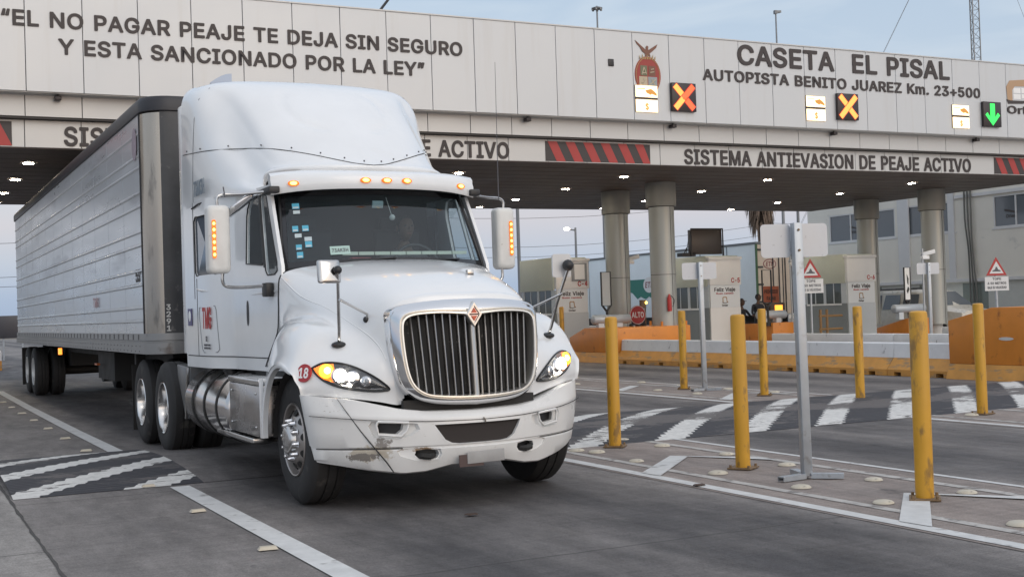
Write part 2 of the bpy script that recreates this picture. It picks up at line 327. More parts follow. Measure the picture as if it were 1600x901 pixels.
    'L': '208|31,-11 181,-11 188,-8 192,-2 192,31 188,37 184,40 73,40 73,154 73,253 72,259 69,262 64,265 31,265 23,262 19,256 19,1 22,-8 25,-10',
    'M': '326|31,-11 64,-11 68,-8 72,-2 72,142 73,146 133,-5 136,-8 142,-11 172,-11 178,-8 181,-5 238,140 241,139 241,-2 244,-8 250,-11 283,-11 289,-10 294,-5 295,1 295,151 295,253 294,259 291,262 286,265 238,265 232,263 227,256 157,74 148,100 85,260 82,263 76,265 31,265 25,264 20,259 19,253 19,1 22,-8 25,-10',
    'N': '274|31,-11 64,-11 70,-7 73,-2 73,169 73,166 76,166 186,-8 193,-11 232,-11 238,-9 241,-6 243,1 243,253 242,259 238,263 232,265 196,265 192,262 188,256 188,91 187,88 76,261 73,264 67,265 28,265 22,262 19,253 19,1 22,-8 25,-10',
    'O': '279|107,-11 132,-14 150,-13 168,-9 183,-4 198,3 213,14 223,25 233,37 243,55 254,88 257,106 258,124 257,148 253,169 242,202 224,229 210,242 198,251 183,259 156,267 135,269 117,268 99,264 84,259 69,251 45,232 34,217 25,202 19,187 13,166 10,148 9,127 10,106 17,70 26,52 42,27 57,12 69,3 81,-3/117,39 99,47 85,58 72,79 65,100 63,112 63,142 65,154 68,166 75,181 84,195 91,202 105,210 117,215 132,217 147,215 162,210 176,202 189,187 194,178 199,166 203,142 204,127 201,100 199,88 194,76 189,67 176,52 162,44 150,39 132,37',
    'P': '234|31,-11 64,-11 70,-8 72,-5 73,1 73,80 76,82 133,83 160,89 181,100 199,118 208,136 213,151 215,163 215,187 210,208 205,220 199,229 185,244 169,255 148,262 133,265 31,265 25,264 20,259 19,253 19,1 22,-8 25,-10/73,133 73,214 76,215 124,215 139,211 149,205 157,196 161,178 160,160 156,151 151,144 142,137 130,134 115,132 76,132',
    'R': '236|31,-11 64,-11 70,-8 72,-5 73,1 73,86 76,88 115,88 167,-5 172,-10 178,-11 214,-11 221,-8 225,-2 224,4 172,100 181,105 191,112 199,121 205,132 213,151 215,163 216,178 213,199 206,220 200,229 181,249 160,259 133,265 31,265 23,262 20,259 19,253 19,1 22,-8 25,-10/73,139 73,214 76,215 124,215 139,212 151,205 157,197 162,178 160,163 154,151 145,144 133,140',
    'S': '235|98,-15 128,-15 152,-10 167,-5 185,7 196,18 208,36 214,57 215,69 215,81 210,96 203,111 191,124 179,133 161,142 134,151 104,159 89,164 80,169 72,177 69,183 69,192 71,199 77,207 89,214 107,218 128,217 146,209 155,198 160,183 167,178 200,178 206,180 209,183 211,189 210,201 207,213 197,231 189,240 173,253 152,263 140,267 116,269 89,267 77,264 56,255 44,246 29,231 22,219 17,201 15,186 16,171 21,156 27,147 34,138 47,128 59,120 74,113 140,94 149,89 160,78 162,69 161,63 155,52 140,41 119,36 104,36 92,38 77,44 68,54 64,63 62,72 56,78 17,79 11,75 9,72 8,66 9,57 12,45 23,24 30,15 41,5 59,-5 71,-10',
    'T': '236|97,-11 131,-11 135,-8 139,-2 139,214 140,215 209,215 215,218 218,222 219,226 219,256 215,262 212,264 128,265 14,265 9,262 5,256 5,223 11,216 17,215 83,215 84,214 85,1 86,-4 88,-8 92,-10',
    'U': '271|100,-12 127,-15 145,-14 160,-12 187,-2 199,6 219,24 231,45 236,57 240,87 240,255 237,261 233,264 229,265 196,265 192,264 188,261 186,258 185,252 185,81 182,69 175,57 166,47 154,41 136,37 121,37 106,40 92,48 79,63 75,75 73,90 72,258 70,262 64,265 28,265 22,262 20,258 19,253 19,87 22,60 33,33 40,24 49,14 58,6 70,-1',
    'V': '252|102,-11 141,-11 147,-8 149,-5 241,250 241,259 234,265 195,265 190,262 187,259 126,82 120,66 109,100 51,260 48,263 42,265 6,265 1,262 -3,256 -2,250 91,-2 95,-8',
    'Y': '248|102,-11 135,-11 141,-8 144,-5 145,1 145,100 237,247 239,253 237,260 231,265 192,265 184,262 126,170 120,159 117,158 56,259 51,264 45,265 6,265 1,262 -3,256 -1,247 91,100 91,-2 95,-8',
    'Z': '231|21,-11 201,-11 207,-8 210,-5 211,1 211,31 207,37 204,39 108,40 84,39 81,40 208,226 209,232 209,256 205,262 201,265 21,265 15,264 10,259 9,253 9,226 11,220 15,216 21,215 135,215 138,214 11,28 10,22 10,-2 14,-8',
    'a': '207|72,-15 88,-15 103,-13 127,-2 130,-7 136,-11 169,-11 174,-9 177,-6 179,0 179,135 178,147 171,165 160,180 148,190 136,196 121,201 109,203 88,203 73,201 62,198 49,193 31,181 16,162 9,147 10,142 12,138 16,136 46,127 55,127 58,130 66,141 76,149 91,154 106,153 115,151 121,147 126,135 126,129 124,126 67,118 49,113 34,107 20,96 8,78 6,69 4,51 7,33 16,15 31,-1 40,-7 61,-14/73,36 64,39 58,46 58,57 61,63 76,71 112,76 127,78 125,60 123,54 116,45 109,39 100,35 82,34',
    'c': '210|105,-15 129,-12 153,-3 165,6 181,24 188,36 192,48 192,54 186,61 156,69 150,70 144,66 137,51 132,45 120,37 105,34 90,36 84,39 75,46 71,51 64,63 61,75 59,96 61,111 65,126 74,141 84,149 90,152 105,154 114,153 126,148 134,141 141,126 147,121 153,120 165,123 183,127 189,131 192,138 189,150 174,173 160,186 147,194 132,200 111,203 90,202 75,199 54,190 42,181 33,172 18,150 13,138 9,123 6,93 9,63 12,51 19,36 24,27 33,15 51,0 75,-11',
    'e': '214|107,-15 126,-14 138,-11 153,-4 168,5 177,14 188,30 193,45 191,51 186,55 156,64 150,64 145,60 135,44 123,37 105,34 93,36 87,37 78,42 69,51 64,60 61,72 63,74 186,74 190,75 194,78 197,84 195,120 192,136 184,156 168,178 159,185 144,194 120,202 108,203 90,202 75,200 64,195 51,189 39,180 31,171 23,159 12,134 7,111 6,93 9,63 12,51 18,38 33,15 42,7 54,-2 78,-12/63,122 62,123 64,129 72,141 78,147 90,152 96,154 111,154 123,149 129,144 138,132 140,123 138,121',
    'i': '95|27,-11 58,-11 65,-8 68,-2 68,190 67,194 64,198 58,201 25,201 19,198 15,193 15,1 16,-4 18,-8 22,-10/37,211 43,210 61,217 68,223 74,235 74,247 69,259 60,268 51,271 40,273 25,269 15,259 11,250 11,232 13,228 22,217',
    'j': '95|-4,-82 11,-82 23,-80 32,-77 44,-70 51,-64 60,-52 65,-40 68,-22 68,191 65,198 61,200 56,201 23,201 18,197 15,191 14,-22 12,-28 8,-31 -7,-32 -11,-34 -14,-37 -16,-43 -16,-73 -13,-79/33,212 44,210 53,212 62,217 66,221 74,236 74,248 67,260 59,268 47,272 41,273 23,267 14,258 9,245 9,239 13,227 20,219',
    'l': '107|72,-12 90,-10 96,-8 100,-3 101,3 96,30 93,34 87,38 72,38 70,39 69,42 68,255 65,261 61,264 45,265 22,264 18,261 15,255 15,39 16,30 22,12 30,2 39,-5 48,-9',
    'm': '317|27,-11 60,-11 67,-5 68,1 69,130 72,139 78,146 84,150 96,154 105,154 114,151 121,145 125,136 126,127 126,-2 129,-8 135,-11 171,-11 175,-8 179,-2 179,127 180,136 183,142 192,150 204,154 219,153 231,145 235,139 237,127 237,4 238,-5 240,-8 246,-11 279,-11 286,-8 289,-2 289,139 284,160 276,176 269,184 253,196 246,199 228,204 210,204 192,200 172,190 162,180 159,180 142,196 132,201 123,203 111,204 96,203 81,198 69,191 63,198 57,201 24,201 18,197 15,190 15,1 18,-8 21,-10',
    'n': '217|27,-11 60,-11 67,-5 68,1 68,124 70,130 75,139 87,150 105,154 111,153 124,148 132,140 134,136 137,118 137,1 138,-5 141,-8 147,-11 180,-11 186,-8 189,-5 190,1 190,61 190,121 185,154 174,175 162,188 144,198 123,203 99,202 80,196 69,190 63,198 57,201 27,201 21,200 17,196 15,190 15,1 18,-8 21,-10',
    'o': '220|78,-12 102,-15 117,-14 132,-11 156,-1 168,8 183,26 190,39 199,63 202,93 201,108 198,126 190,150 176,171 165,182 153,190 132,199 105,203 90,202 75,199 54,190 40,180 27,165 18,151 12,135 7,111 6,93 9,65 14,48 24,27 33,15 42,7 54,-2/93,36 84,39 75,46 71,51 64,63 61,78 59,93 61,111 65,126 75,142 84,149 90,152 102,154 112,153 123,149 132,143 137,138 143,126 147,111 149,96 147,78 144,63 137,51 132,45 123,38 111,35 102,34',
    'r': '142|27,-11 60,-11 67,-5 68,1 68,124 70,133 77,142 90,150 99,152 123,150 130,154 133,160 132,196 126,202 117,203 96,203 87,201 69,192 62,199 57,201 24,201 18,197 15,193 15,1 18,-8 21,-10',
    'u': '217|68,-11 90,-14 102,-13 114,-11 138,1 141,-8 147,-11 180,-11 186,-8 189,-4 190,1 190,193 186,198 180,201 147,201 141,198 138,194 137,190 137,70 132,54 123,43 114,38 105,36 87,38 75,46 71,55 68,73 68,193 63,199 57,201 24,201 18,197 15,190 15,70 18,43 25,25 36,7 51,-4',
    'z': '202|22,-11 169,-11 175,-9 178,-6 180,1 180,28 178,34 175,37 169,39 88,39 84,40 176,160 177,166 177,193 172,199 169,201 25,201 19,200 15,196 13,190 13,160 16,154 19,151 25,150 100,150 104,148 11,28 10,22 10,-2 13,-8',
    '“': '162|27,148 60,148 66,150 70,154 86,253 84,260 78,265 51,265 45,262 42,259 15,160 18,151 21,149/87,148 123,148 129,151 132,154 148,253 147,259 141,264 111,265 104,259 76,160 77,154 80,151',
    '”': '162|27,148 51,148 57,151 59,154 86,253 84,260 78,265 39,265 34,262 31,259 15,160 18,151 21,149/87,148 114,148 121,154 148,253 147,259 141,264 102,265 96,263 92,259 76,160 77,154 80,151',
}
_glyph_cache = {}
def glyph(ch, bold, res=0):
    k = (ch, round(bold, 4))
    if k in _glyph_cache: return _glyph_cache[k]
    adv_, loops = GLYPHS[ch].split('|')
    cu = bpy.data.curves.new('t', 'CURVE'); cu.dimensions = '2D'; cu.fill_mode = 'BOTH'; cu.extrude = .5
    for lp in loops.split('/'):
        pts = [tuple(int(q) for q in p.split(',')) for p in lp.split(' ')]
        sp_ = cu.splines.new('POLY'); sp_.points.add(len(pts)-1); sp_.use_cyclic_u = True
        for p, (a, b_) in zip(sp_.points, pts): p.co = (a/500, b_/500, 0, 1)
    ob = bpy.data.objects.new('t', cu); COL.objects.link(ob); bpy.context.view_layer.update()
    me = bpy.data.meshes.new_from_object(ob.evaluated_get(bpy.context.evaluated_depsgraph_get()))
    bpy.data.objects.remove(ob); bpy.data.curves.remove(cu)
    r_ = (int(adv_)/500, [v.co.copy() for v in me.vertices], [tuple(p.vertices) for p in me.polygons]); bpy.data.meshes.remove(me)
    _glyph_cache[k] = r_; return r_
def text(mb, body, org, u, v, height, width=None, depth=.012, bold=.02, align='L', res=2, shear=0.0):
    """Raised lettering added to a mesh builder; org = baseline start (or centre), u right, v up."""
    pen = 0.0; vs0 = []; fs = []; wid = []; wi = 0; bold = min(bold, .024)
    for ch in body:
        if ch == ' ':
            pen += .26; wi += 1; continue
        a_, gv, gf = glyph(ch, bold)
        b0 = len(vs0); vs0 += [Vector((p.x+pen+shear*p.y, p.y, p.z)) for p in gv]; fs += [tuple(b0+i for i in f) for f in gf]; wid += [wi]*len(gf); pen += a_
    x0 = min(p.x for p in vs0); x1 = max(p.x for p in vs0)
    k = height/(.508+.044); kx = k if width is None else width/(x1-x0)
    tw = (x1-x0)*kx
    sh = 0 if align == 'L' else (-tw/2 if align == 'C' else -tw)
    u, v = Vector(u), Vector(v); w = u.cross(v); org = Vector(org)
    if isinstance(mb, list):                    # one builder per word
        P = [org + u*((p.x-x0)*kx+sh) + v*((p.y+.022)*k) + w*((p.z+.5)*depth) for p in vs0]
        for q in sorted(set(wid)):
            b_ = MB(); b_.add(P, [f for f, i in zip(fs, wid) if i == q]); mb.append(b_)
        return tw
    mb.add([org + u*((p.x-x0)*kx+sh) + v*((p.y+.022)*k) + w*((p.z+.5)*depth) for p in vs0], fs)
    return tw
def crom(pts, n):
    """Catmull-Rom through points (Vectors), n steps per span."""
    o = []; k = len(pts)
    for i in range(k-1):
        p0 = pts[i-1] if i else pts[0]*2-pts[1]; p1 = pts[i]; p2 = pts[i+1]; p3 = pts[i+2] if i+2 < k else pts[-1]*2-pts[-2]
        for j in range(n):
            t = j/n
            o.append(.5*((2*p1)+(p2-p0)*t+(2*p0-5*p1+4*p2-p3)*t*t+(3*p1-p0-3*p2+p3)*t**3))
    o.append(pts[-1].copy()); return o
def lerp(x, xs, ys):
    if x <= xs[0]: return ys[0]
    for i in range(1, len(xs)):
        if x <= xs[i]: return ys[i-1]+(ys[i]-ys[i-1])*(x-xs[i-1])/(xs[i]-xs[i-1])
    return ys[-1]
def roundrect(w, h, r, n=5):
    o = []
    for cx_, cy_, a0 in ((w/2-r, h/2-r, 0), (-w/2+r, h/2-r, 90), (-w/2+r, -h/2+r, 180), (w/2-r, -h/2+r, 270)):
        for i in range(n+1):
            a = R(a0+90*i/n); o.append((cx_+r*math.cos(a), cy_+r*math.sin(a)))
    return o

mat('black_plastic', (.02, .02, .022), .45)
mat('white_paint', (.78, .79, .80), .22, coat=.6, var=.03, scale=1.3)

# ================================================================== GROUND
SC.render.engine = 'CYCLES'
try: SC.cycles.use_denoising = True
except Exception: pass
def struct(mb, name, m, **k):
    o = mb.build(name, m, None, **k); o['kind'] = 'structure'; return o

def ground_mat(name, base, dark, lanes=(), joints=None, crack=None):
    """Worn road surface in world metres: mottling, darker tyre bands along the lane, slab joints."""
    M = bpy.data.materials.new(name); M.use_nodes = True; t = M.node_tree; b = t.nodes['Principled BSDF']
    def n(ty, **k):
        x = t.nodes.new(ty)
        for a, c in k.items(): setattr(x, a, c)
        return x
    def L(a, c): t.links.new(a, c)
    tcn = n('ShaderNodeTexCoord'); sp = n('ShaderNodeSeparateXYZ'); L(tcn.outputs['Object'], sp.inputs[0])
    def noise(sc, st, det=8, off=0.0, rgh=.62):
        mpn = n('ShaderNodeMapping'); mpn.inputs['Scale'].default_value = st; mpn.inputs['Location'].default_value = (off, off, off)
        L(tcn.outputs['Object'], mpn.inputs[0]); x = n('ShaderNodeTexNoise'); x.inputs['Scale'].default_value = sc
        x.inputs['Detail'].default_value = det; x.inputs['Roughness'].default_value = rgh; L(mpn.outputs[0], x.inputs['Vector']); return x.outputs['Fac']
    def mr(src, a, c, d, e):
        x = n('ShaderNodeMapRange'); x.inputs[1].default_value = a; x.inputs[2].default_value = c; x.inputs[3].default_value = d; x.inputs[4].default_value = e
        L(src, x.inputs[0]); return x.outputs[0]
    def mth(op, a, c=None):
        x = n('ShaderNodeMath', operation=op)
        for i, q in enumerate((a, c)):
            if q is None: continue
            if isinstance(q, (int, float)): x.inputs[i].default_value = q
            else: L(q, x.inputs[i])
        return x.outputs[0]
    big = mr(noise(.75, (1, .35, 1), 9, 0.0, .68), .36, .64, 0, 1)
    mid = mr(noise(3.0, (1.6, .45, 1), 10, 5.0, .74), .3, .7, .70, 1.30)
    fine = mr(noise(70, (1, 1, 1), 6, 2.0, .8), .3, .7, .62, 1.38)
    fac = mth('MULTIPLY', big, .55)
    for c, w, k in lanes:                                        # rubber laid down along each lane
        d = mth('ABSOLUTE', mth('SUBTRACT', sp.outputs['X'], c))
        wob = mth('ADD', d, mth('MULTIPLY', mth('SUBTRACT', noise(.8, (1, .25, 1), 5, c), .5), .7))
        fac = mth('ADD', fac, mr(wob, w*.35, w, k, 0))
    fac = mth('MINIMUM', fac, 1.0)
    mx = n('ShaderNodeMixRGB'); mx.inputs[1].default_value = (*base, 1); mx.inputs[2].default_value = (*dark, 1); L(fac, mx.inputs[0])
    col = mx.outputs[0]
    brush = mr(noise(6.0, (.22, 2.6, 1), 6, 12.0, .7), .32, .68, .86, 1.12)
    for q in (mid, fine, brush):
        mu = n('ShaderNodeMixRGB', blend_type='MULTIPLY'); mu.inputs[0].default_value = 1; L(col, mu.inputs[1]); L(q, mu.inputs[2]); col = mu.outputs[0]
    sx = n('ShaderNodeMixRGB'); sx.inputs[2].default_value = (.03, .03, .032, 1)      # oil spots
    L(mr(noise(1.9, (1.5, .7, 1), 10, 9.0, .78), .60, .70, 0, .75), sx.inputs[0]); L(col, sx.inputs[1]); col = sx.outputs[0]
    if joints:
        for ax, per, off, wd in joints:
            v = mth('ADD', sp.outputs[ax], mth('MULTIPLY', mth('SUBTRACT', noise(2.2, (1, 1, 1), 6, 7.0), .5), .06))
            q = mth('ABSOLUTE', mth('SUBTRACT', mth('FRACT', mth('DIVIDE', mth('ADD', v, off), per)), .5))
            f = mr(q, .5-wd/per, .5, 0, .75)
            jx = n('ShaderNodeMixRGB'); jx.inputs[2].default_value = (.035, .033, .032, 1); L(f, jx.inputs[0]); L(col, jx.inputs[1]); col = jx.outputs[0]
    L(col, b.inputs['Base Color'])
    L(mr(noise(2.0, (1, .4, 1), 5, 4.0), .3, .7, .62, .88), b.inputs['Roughness']); b.inputs['Specular IOR Level'].default_value = .35
    bp = n('ShaderNodeBump'); bp.inputs['Strength'].default_value = .7; bp.inputs['Distance'].default_value = .012
    L(noise(60, (1, 1, 1), 8, 0, .8), bp.inputs['Height']); L(bp.outputs[0], b.inputs['Normal'])
    return M
M_road = ground_mat('concrete_road', (.245, .225, .213), (.074, .070, .072), [(3.2, .8, .55), (4.9, .8, .6), (4.05, .5, .35), (8.6, .8, .55), (10.3, .8, .55), (14.2, .7, .5), (16.0, .7, .5)], joints=[('Y', 4.5, 2.42, .018)])
M_med = ground_mat('median_concrete', (.30, .255, .23), (.20, .17, .158))
M_sho = ground_mat('shoulder_concrete', (.31, .29, .272), (.21, .195, .185), joints=[('Y', 4.5, .3, .02)])
M_dirt = ground_mat('bare_ground', (.21, .18, .145), (.14, .12, .10))
g = MB(); g.add([(-900, -60, -.012), (1500, -60, -.012), (1500, 1800, -.012), (-900, 1800, -.012)], [(0, 1, 2, 3)])
struct(g, 'ground', M_dirt)
def sheet(name, m, x0, x1, y0, y1, z, nx=1, ny=1):
    s = MB(); s.grid([[V(x0+(x1-x0)*i/nx, y0+(y1-y0)*j/ny, z) for i in range(nx+1)] for j in range(ny+1)]); return struct(s, name, m, recalc=False)
sheet('road', M_road, .9, 42, -8, 160, -.004)
sheet('road_shoulder', M_sho, -14, .885, -8, 160, -.004)
k = MB(); pth = []
for i in range(110):
    y = -2+i*.5; pth.append(y)
# open joint between shoulder and lane: a shallow dark ragged strip
k.grid([[V(.888-.004-.014*rnd.random()**2, y, 0), V(.892+.004+.014*rnd.random()**2, y, 0)] for y in [(-2+i*.17) for i in range(280)]])
struct(k, 'pavement_joint', mat('joint_filler', (.065, .06, .057), .9, var=.3, scale=9), recalc=False)
for mx0, mx1 in ((5.80, 7.80), (11.15, 13.25)):
    for y0, y1 in ((-6, 11.55), (14.95, 29.0)):
        sheet('median', M_med, mx0, mx1, y0, y1, 0.0)

M_line = mat('road_paint', (.58, .58, .57), .7, var=.12, scale=6, dirt=(.26, .25, .24), dth=.60, dscale=5, bump=.2, bscale=90)
M_line2 = mat('old_road_paint', (.44, .42, .395), .75, var=.15, scale=6, dirt=(.2, .18, .17), dth=.52, dscale=6, bump=.2, bscale=90)
def stripe(pts, name='lane_marking', m=None, z=.004, sub=.25):
    """pts: centre line [(x,y,width)], drawn as one flat strip"""
    s = MB(); rows = []
    P = [Vector((p[0], p[1], 0)) for p in pts]
    for i, p in enumerate(P):
        d = (P[min(i+1, len(P)-1)]-P[max(i-1, 0)]).normalized(); nrm = Vector((d.y, -d.x, 0))
        w = pts[i][2]/2; rows.append([p-nrm*w+V(0, 0, z), p+nrm*w+V(0, 0, z)])
    s.grid(rows); return struct(s, name, m or M_line, recalc=False)
# left lane line (broken by the hump, a little bent beyond it)
stripe([(2.33, -4, .19), (2.30, 11.30, .17)])
stripe([(2.32, 14.5, .17), (2.28, 18, .16), (2.25, 24, .16), (2.25, 31, .17)])
stripe([(1.75, 31.2, .3), (1.1, 36.0, .3)])
for y0, y1 in ((-4, 11.45), (15.0, 29)):
    for off in (0, 5.36):
        stripe([(5.90+off, y0, .125), (5.90+off, y1, .125)])
        stripe([(6.23+off, y0, .095), (6.23+off, y1, .095)], m=M_line2)
        stripe([(7.39+off, y0, .10), (7.39+off, y1, .10)], m=M_line2)
        stripe([(7.74+off, y0, .07), (7.74+off, y1, .07)], m=M_line)
def chevron(xc, ya):
    s = MB(); z = .008
    s.add([(xc-.02, ya+.03, z), (xc+.08, ya-.13, z), (xc-.89, ya-1.11, z), (xc-.91, ya-.84, z)], [(0, 3, 2, 1)])
    s.add([(xc-.02, ya+.03, z+.0015), (xc+.53, ya-.66, z+.0015), (xc+.53, ya-.92, z+.0015), (xc+.08, ya-.15, z+.0015)], [(0, 3, 2, 1)])
    return struct(s, 'chevron_marking', M_line, recalc=True)
for ya in (10.15, 7.02, 3.9, .8): chevron(6.84, ya)
for ya in (19.62, 16.5, 22.8, 10.0, 6.9): chevron(12.35, ya)

# raised crossing hump with diagonal paint
M = bpy.data.materials.new('hump_paint'); M.use_nodes = True; t = M.node_tree; b = t.nodes['Principled BSDF']
def n(ty, **k):
    x = t.nodes.new(ty)
    for a, c in k.items(): setattr(x, a, c)
    return x
def mth(op, a, c=None, e=None):
    x = n('ShaderNodeMath', operation=op)
    for i, q in enumerate((a, c, e)):
        if q is None: continue
        if isinstance(q, (int, float)): x.inputs[i].default_value = q
        else: t.links.new(q, x.inputs[i])
    return x.outputs[0]
tcn = n('ShaderNodeTexCoord'); sp = n('ShaderNodeSeparateXYZ'); t.links.new(tcn.outputs['Object'], sp.inputs[0])
def nz(sc, st, det=7, rg=.65):
    mpn = n('ShaderNodeMapping'); mpn.inputs['Scale'].default_value = st; t.links.new(tcn.outputs['Object'], mpn.inputs[0])
    x = n('ShaderNodeTexNoise'); x.inputs['Scale'].default_value = sc; x.inputs['Detail'].default_value = det; x.inputs['Roughness'].default_value = rg
    t.links.new(mpn.outputs[0], x.inputs['Vector']); return x.outputs['Fac']
ysn = mth('MULTIPLY', mth('FLOOR', mth('DIVIDE', sp.outputs['Y'], .12)), .12)         # painted over transverse grooves: a stepped edge
c0 = mth('SUBTRACT', mth('ADD', sp.outputs['X'], mth('MULTIPLY', mth('SUBTRACT', nz(6, (1, 1, 1)), .5), .09)), mth('ADD', mth('MULTIPLY', ysn, .6), mth('MULTIPLY', sp.outputs['Y'], .4)))
ph = mth('FRACT', mth('DIVIDE', mth('ADD', c0, 5.06+11.3), 1.13))
white = mth('LESS_THAN', ph, .36)
groove = mth('ABSOLUTE', mth('SUBTRACT', mth('FRACT', mth('DIVIDE', sp.outputs['Y'], .085)), .5))
wear = mth('ADD', mth('ADD', nz(1.1, (.8, 1.4, 1), 8, .7), mth('MULTIPLY', mth('SUBTRACT', nz(7, (.5, 3, 1), 6), .5), .35)), mth('MULTIPLY', groove, .16))
# tyres wear the paint off over the crest
crest = mth('MULTIPLY', mth('MAXIMUM', mth('SUBTRACT', .55, mth('ABSOLUTE', mth('SUBTRACT', sp.outputs['Y'], 12.9))), 0.0), mth('MULTIPLY', mth('GREATER_THAN', sp.outputs['X'], 6.0), .34))
wear = mth('ADD', wear, crest)
ww = mth('GREATER_THAN', wear, .625); bw = mth('GREATER_THAN', wear, .60)
base = n('ShaderNodeMixRGB'); base.inputs[1].default_value = (.036, .036, .043, 1); base.inputs[2].default_value = (.11, .10, .098, 1); t.links.new(bw, base.inputs[0])
wh = n('ShaderNodeMixRGB'); wh.inputs[1].default_value = (.62, .61, .585, 1); wh.inputs[2].default_value = (.14, .13, .125, 1); t.links.new(ww, wh.inputs[0])
mx = n('ShaderNodeMixRGB'); t.links.new(white, mx.inputs[0]); t.links.new(base.outputs[0], mx.inputs[1]); t.links.new(wh.outputs[0], mx.inputs[2])
mu = n('ShaderNodeMixRGB', blend_type='MULTIPLY'); mu.inputs[0].default_value = 1; t.links.new(mx.outputs[0], mu.inputs[1])
mrn = n('ShaderNodeMapRange'); mrn.inputs[1].default_value = .3; mrn.inputs[2].default_value = .7; mrn.inputs[3].default_value = .8; mrn.inputs[4].default_value = 1.15
t.links.new(nz(14, (1, 1, 1)), mrn.inputs[0]); t.links.new(mrn.outputs[0], mu.inputs[2]); t.links.new(mu.outputs[0], b.inputs['Base Color'])
b.inputs['Roughness'].default_value = .75
bp = n('ShaderNodeBump'); bp.inputs['Strength'].default_value = .5; bp.inputs['Distance'].default_value = .012
t.links.new(groove, bp.inputs['Height']); t.links.new(bp.outputs[0], b.inputs['Normal'])
M_hump = M
def hump(x0, x1, name):
    s = MB(); ny = 22; rows = []
    for j in range(ny+1):
        q = j/ny; y = 11.45+3.5*q; z = .001+.07*math.sin(math.pi*q)**.8 if 0 < q < 1 else .0005
        rows.append([V(x, y, z) for x in (x0, x1)])
    s.grid(rows); return struct(s, name, M_hump, recalc=False)
hump(.92, 2.55, 'road_hump'); hump(6.35, 17.0, 'road_hump')
s = MB(); rows = []
for j in range(23):                                              # the worn, unpainted middle of the hump under the lorry
    q = j/22; y = 11.45+3.5*q; rows.append([V(x, y, .001+.07*math.sin(math.pi*q)**.8 if 0 < q < 1 else .0005) for x in (2.55, 6.35)])
s.grid(rows); struct(s, 'road_hump', M_road, recalc=False)

# road studs: cream ceramic buttons
M_stud = mat('stud_ceramic', (.52, .47, .375), .45, var=.1, scale=12, dirt=(.25, .22, .18), dth=.6, dscale=14)
def make_stud(kind):
    s = MB(); rows = []
    prof = [(.095, 0), (.090, .010), (.076, .020), (.048, .027), (.0, .029)]
    if kind == 'round': s.lathe((0, 0, 0), (0, 0, 1), prof, 18)
    else:
        s.add([(-.075,-.038,0),(.075,-.038,0),(.075,.038,0),(-.075,.038,0),(-.058,-.026,.024),(.058,-.026,.024),(.058,.026,.024),(-.058,.026,.024)],[(4,5,6,7),(0,1,5,4),(1,2,6,5),(2,3,7,6),(3,0,4,7)])
    return s.build('road_stud', M_stud, None)
sr, sq = make_stud('round'), make_stud('square')
used = {'r': False, 'q': False}
def put_stud(proto, key, x, y, label, group, z=0.004):
    if not used[key]: o = proto; used[key] = True
    else: o = proto.copy(); COL.objects.link(o)
    o.location = (x, y, z); o.rotation_euler = (0, 0, rnd.uniform(-.3, .3)); k_ = rnd.uniform(.78, .95); o.scale = (k_, k_, k_); tag(o, label, 'road stud', group)
for x, y in ((6.34, 10.04), (6.43, 10.93), (6.42, 8.85), (6.43, 7.76), (6.39, 6.81), (6.44, 5.64), (6.35, 11.2)):
    put_stud(sr, 'r', x, y, 'round cream road stud in the left row of the nearer bollard island', 'studs in the left row of the near island')
for x, y in ((7.24, 10.95), (7.30, 9.91), (7.21, 8.89), (7.14, 7.71), (7.19, 6.78), (7.22, 11.7), (7.2, 5.7)):
    put_stud(sr, 'r', x, y, 'round cream road stud in the right row of the nearer bollard island', 'studs in the right row of the near island')
for x, y in ((11.96, 18.16), (12.03, 19.73), (11.9, 16.9), (11.95, 21.0), (12.9, 16.15), (12.9, 17.4), (12.95, 18.9), (13.0, 20.3), (13.0, 22.9), (11.85, 15.7), (12.9, 10.9), (11.9, 11.1), (12.0, 10.0)):
    put_stud(sr, 'r', x, y, 'round cream road stud on the farther bollard island by the crossing', 'studs on the far island')
for x, y in ((2.14, 7.83), (2.11, 9.71)):
    put_stud(sq, 'q', x, y, 'oblong cream road stud beside the left lane line in front of the hump', 'studs by the left line before the hump')
put_stud(sq, 'q', 2.06, 11.49, 'oblong cream road stud at the near edge of the striped hump', 'stud at the hump edge')
for i in range(8):
    put_stud(sq, 'q', 2.03-.01*i, 15.2+1.85*i, 'oblong cream road stud beside the left lane line beyond the hump', 'studs by the left line beyond the hump')

# litter on the near road
for x, y, r_, lab in ((5.87, 8.35, .03, 'scrap of dark rubber on the white island edge line'), (3.75, 8.2, .028, 'flattened dark leaf lying in the lane ahead of the lorry'), (6.95, 11.75, .06, 'brown leaf lying on the hump beside the bumper')):
    s = MB(); pts = [(r_*1.6*math.cos(a)*(1+.3*rnd.random()), r_*math.sin(a)*(1+.3*rnd.random())) for a in [i*math.tau/9 for i in range(9)]]
    s.prism([V(x+a, y+b_, .008+.02*(i % 2)*r_*8) for i, (a, b_) in enumerate(pts)], (0, 0, .006))
    tag(s.build('litter', mat('litter_brown', (.07, .045, .035), .8), None), lab, 'litter')

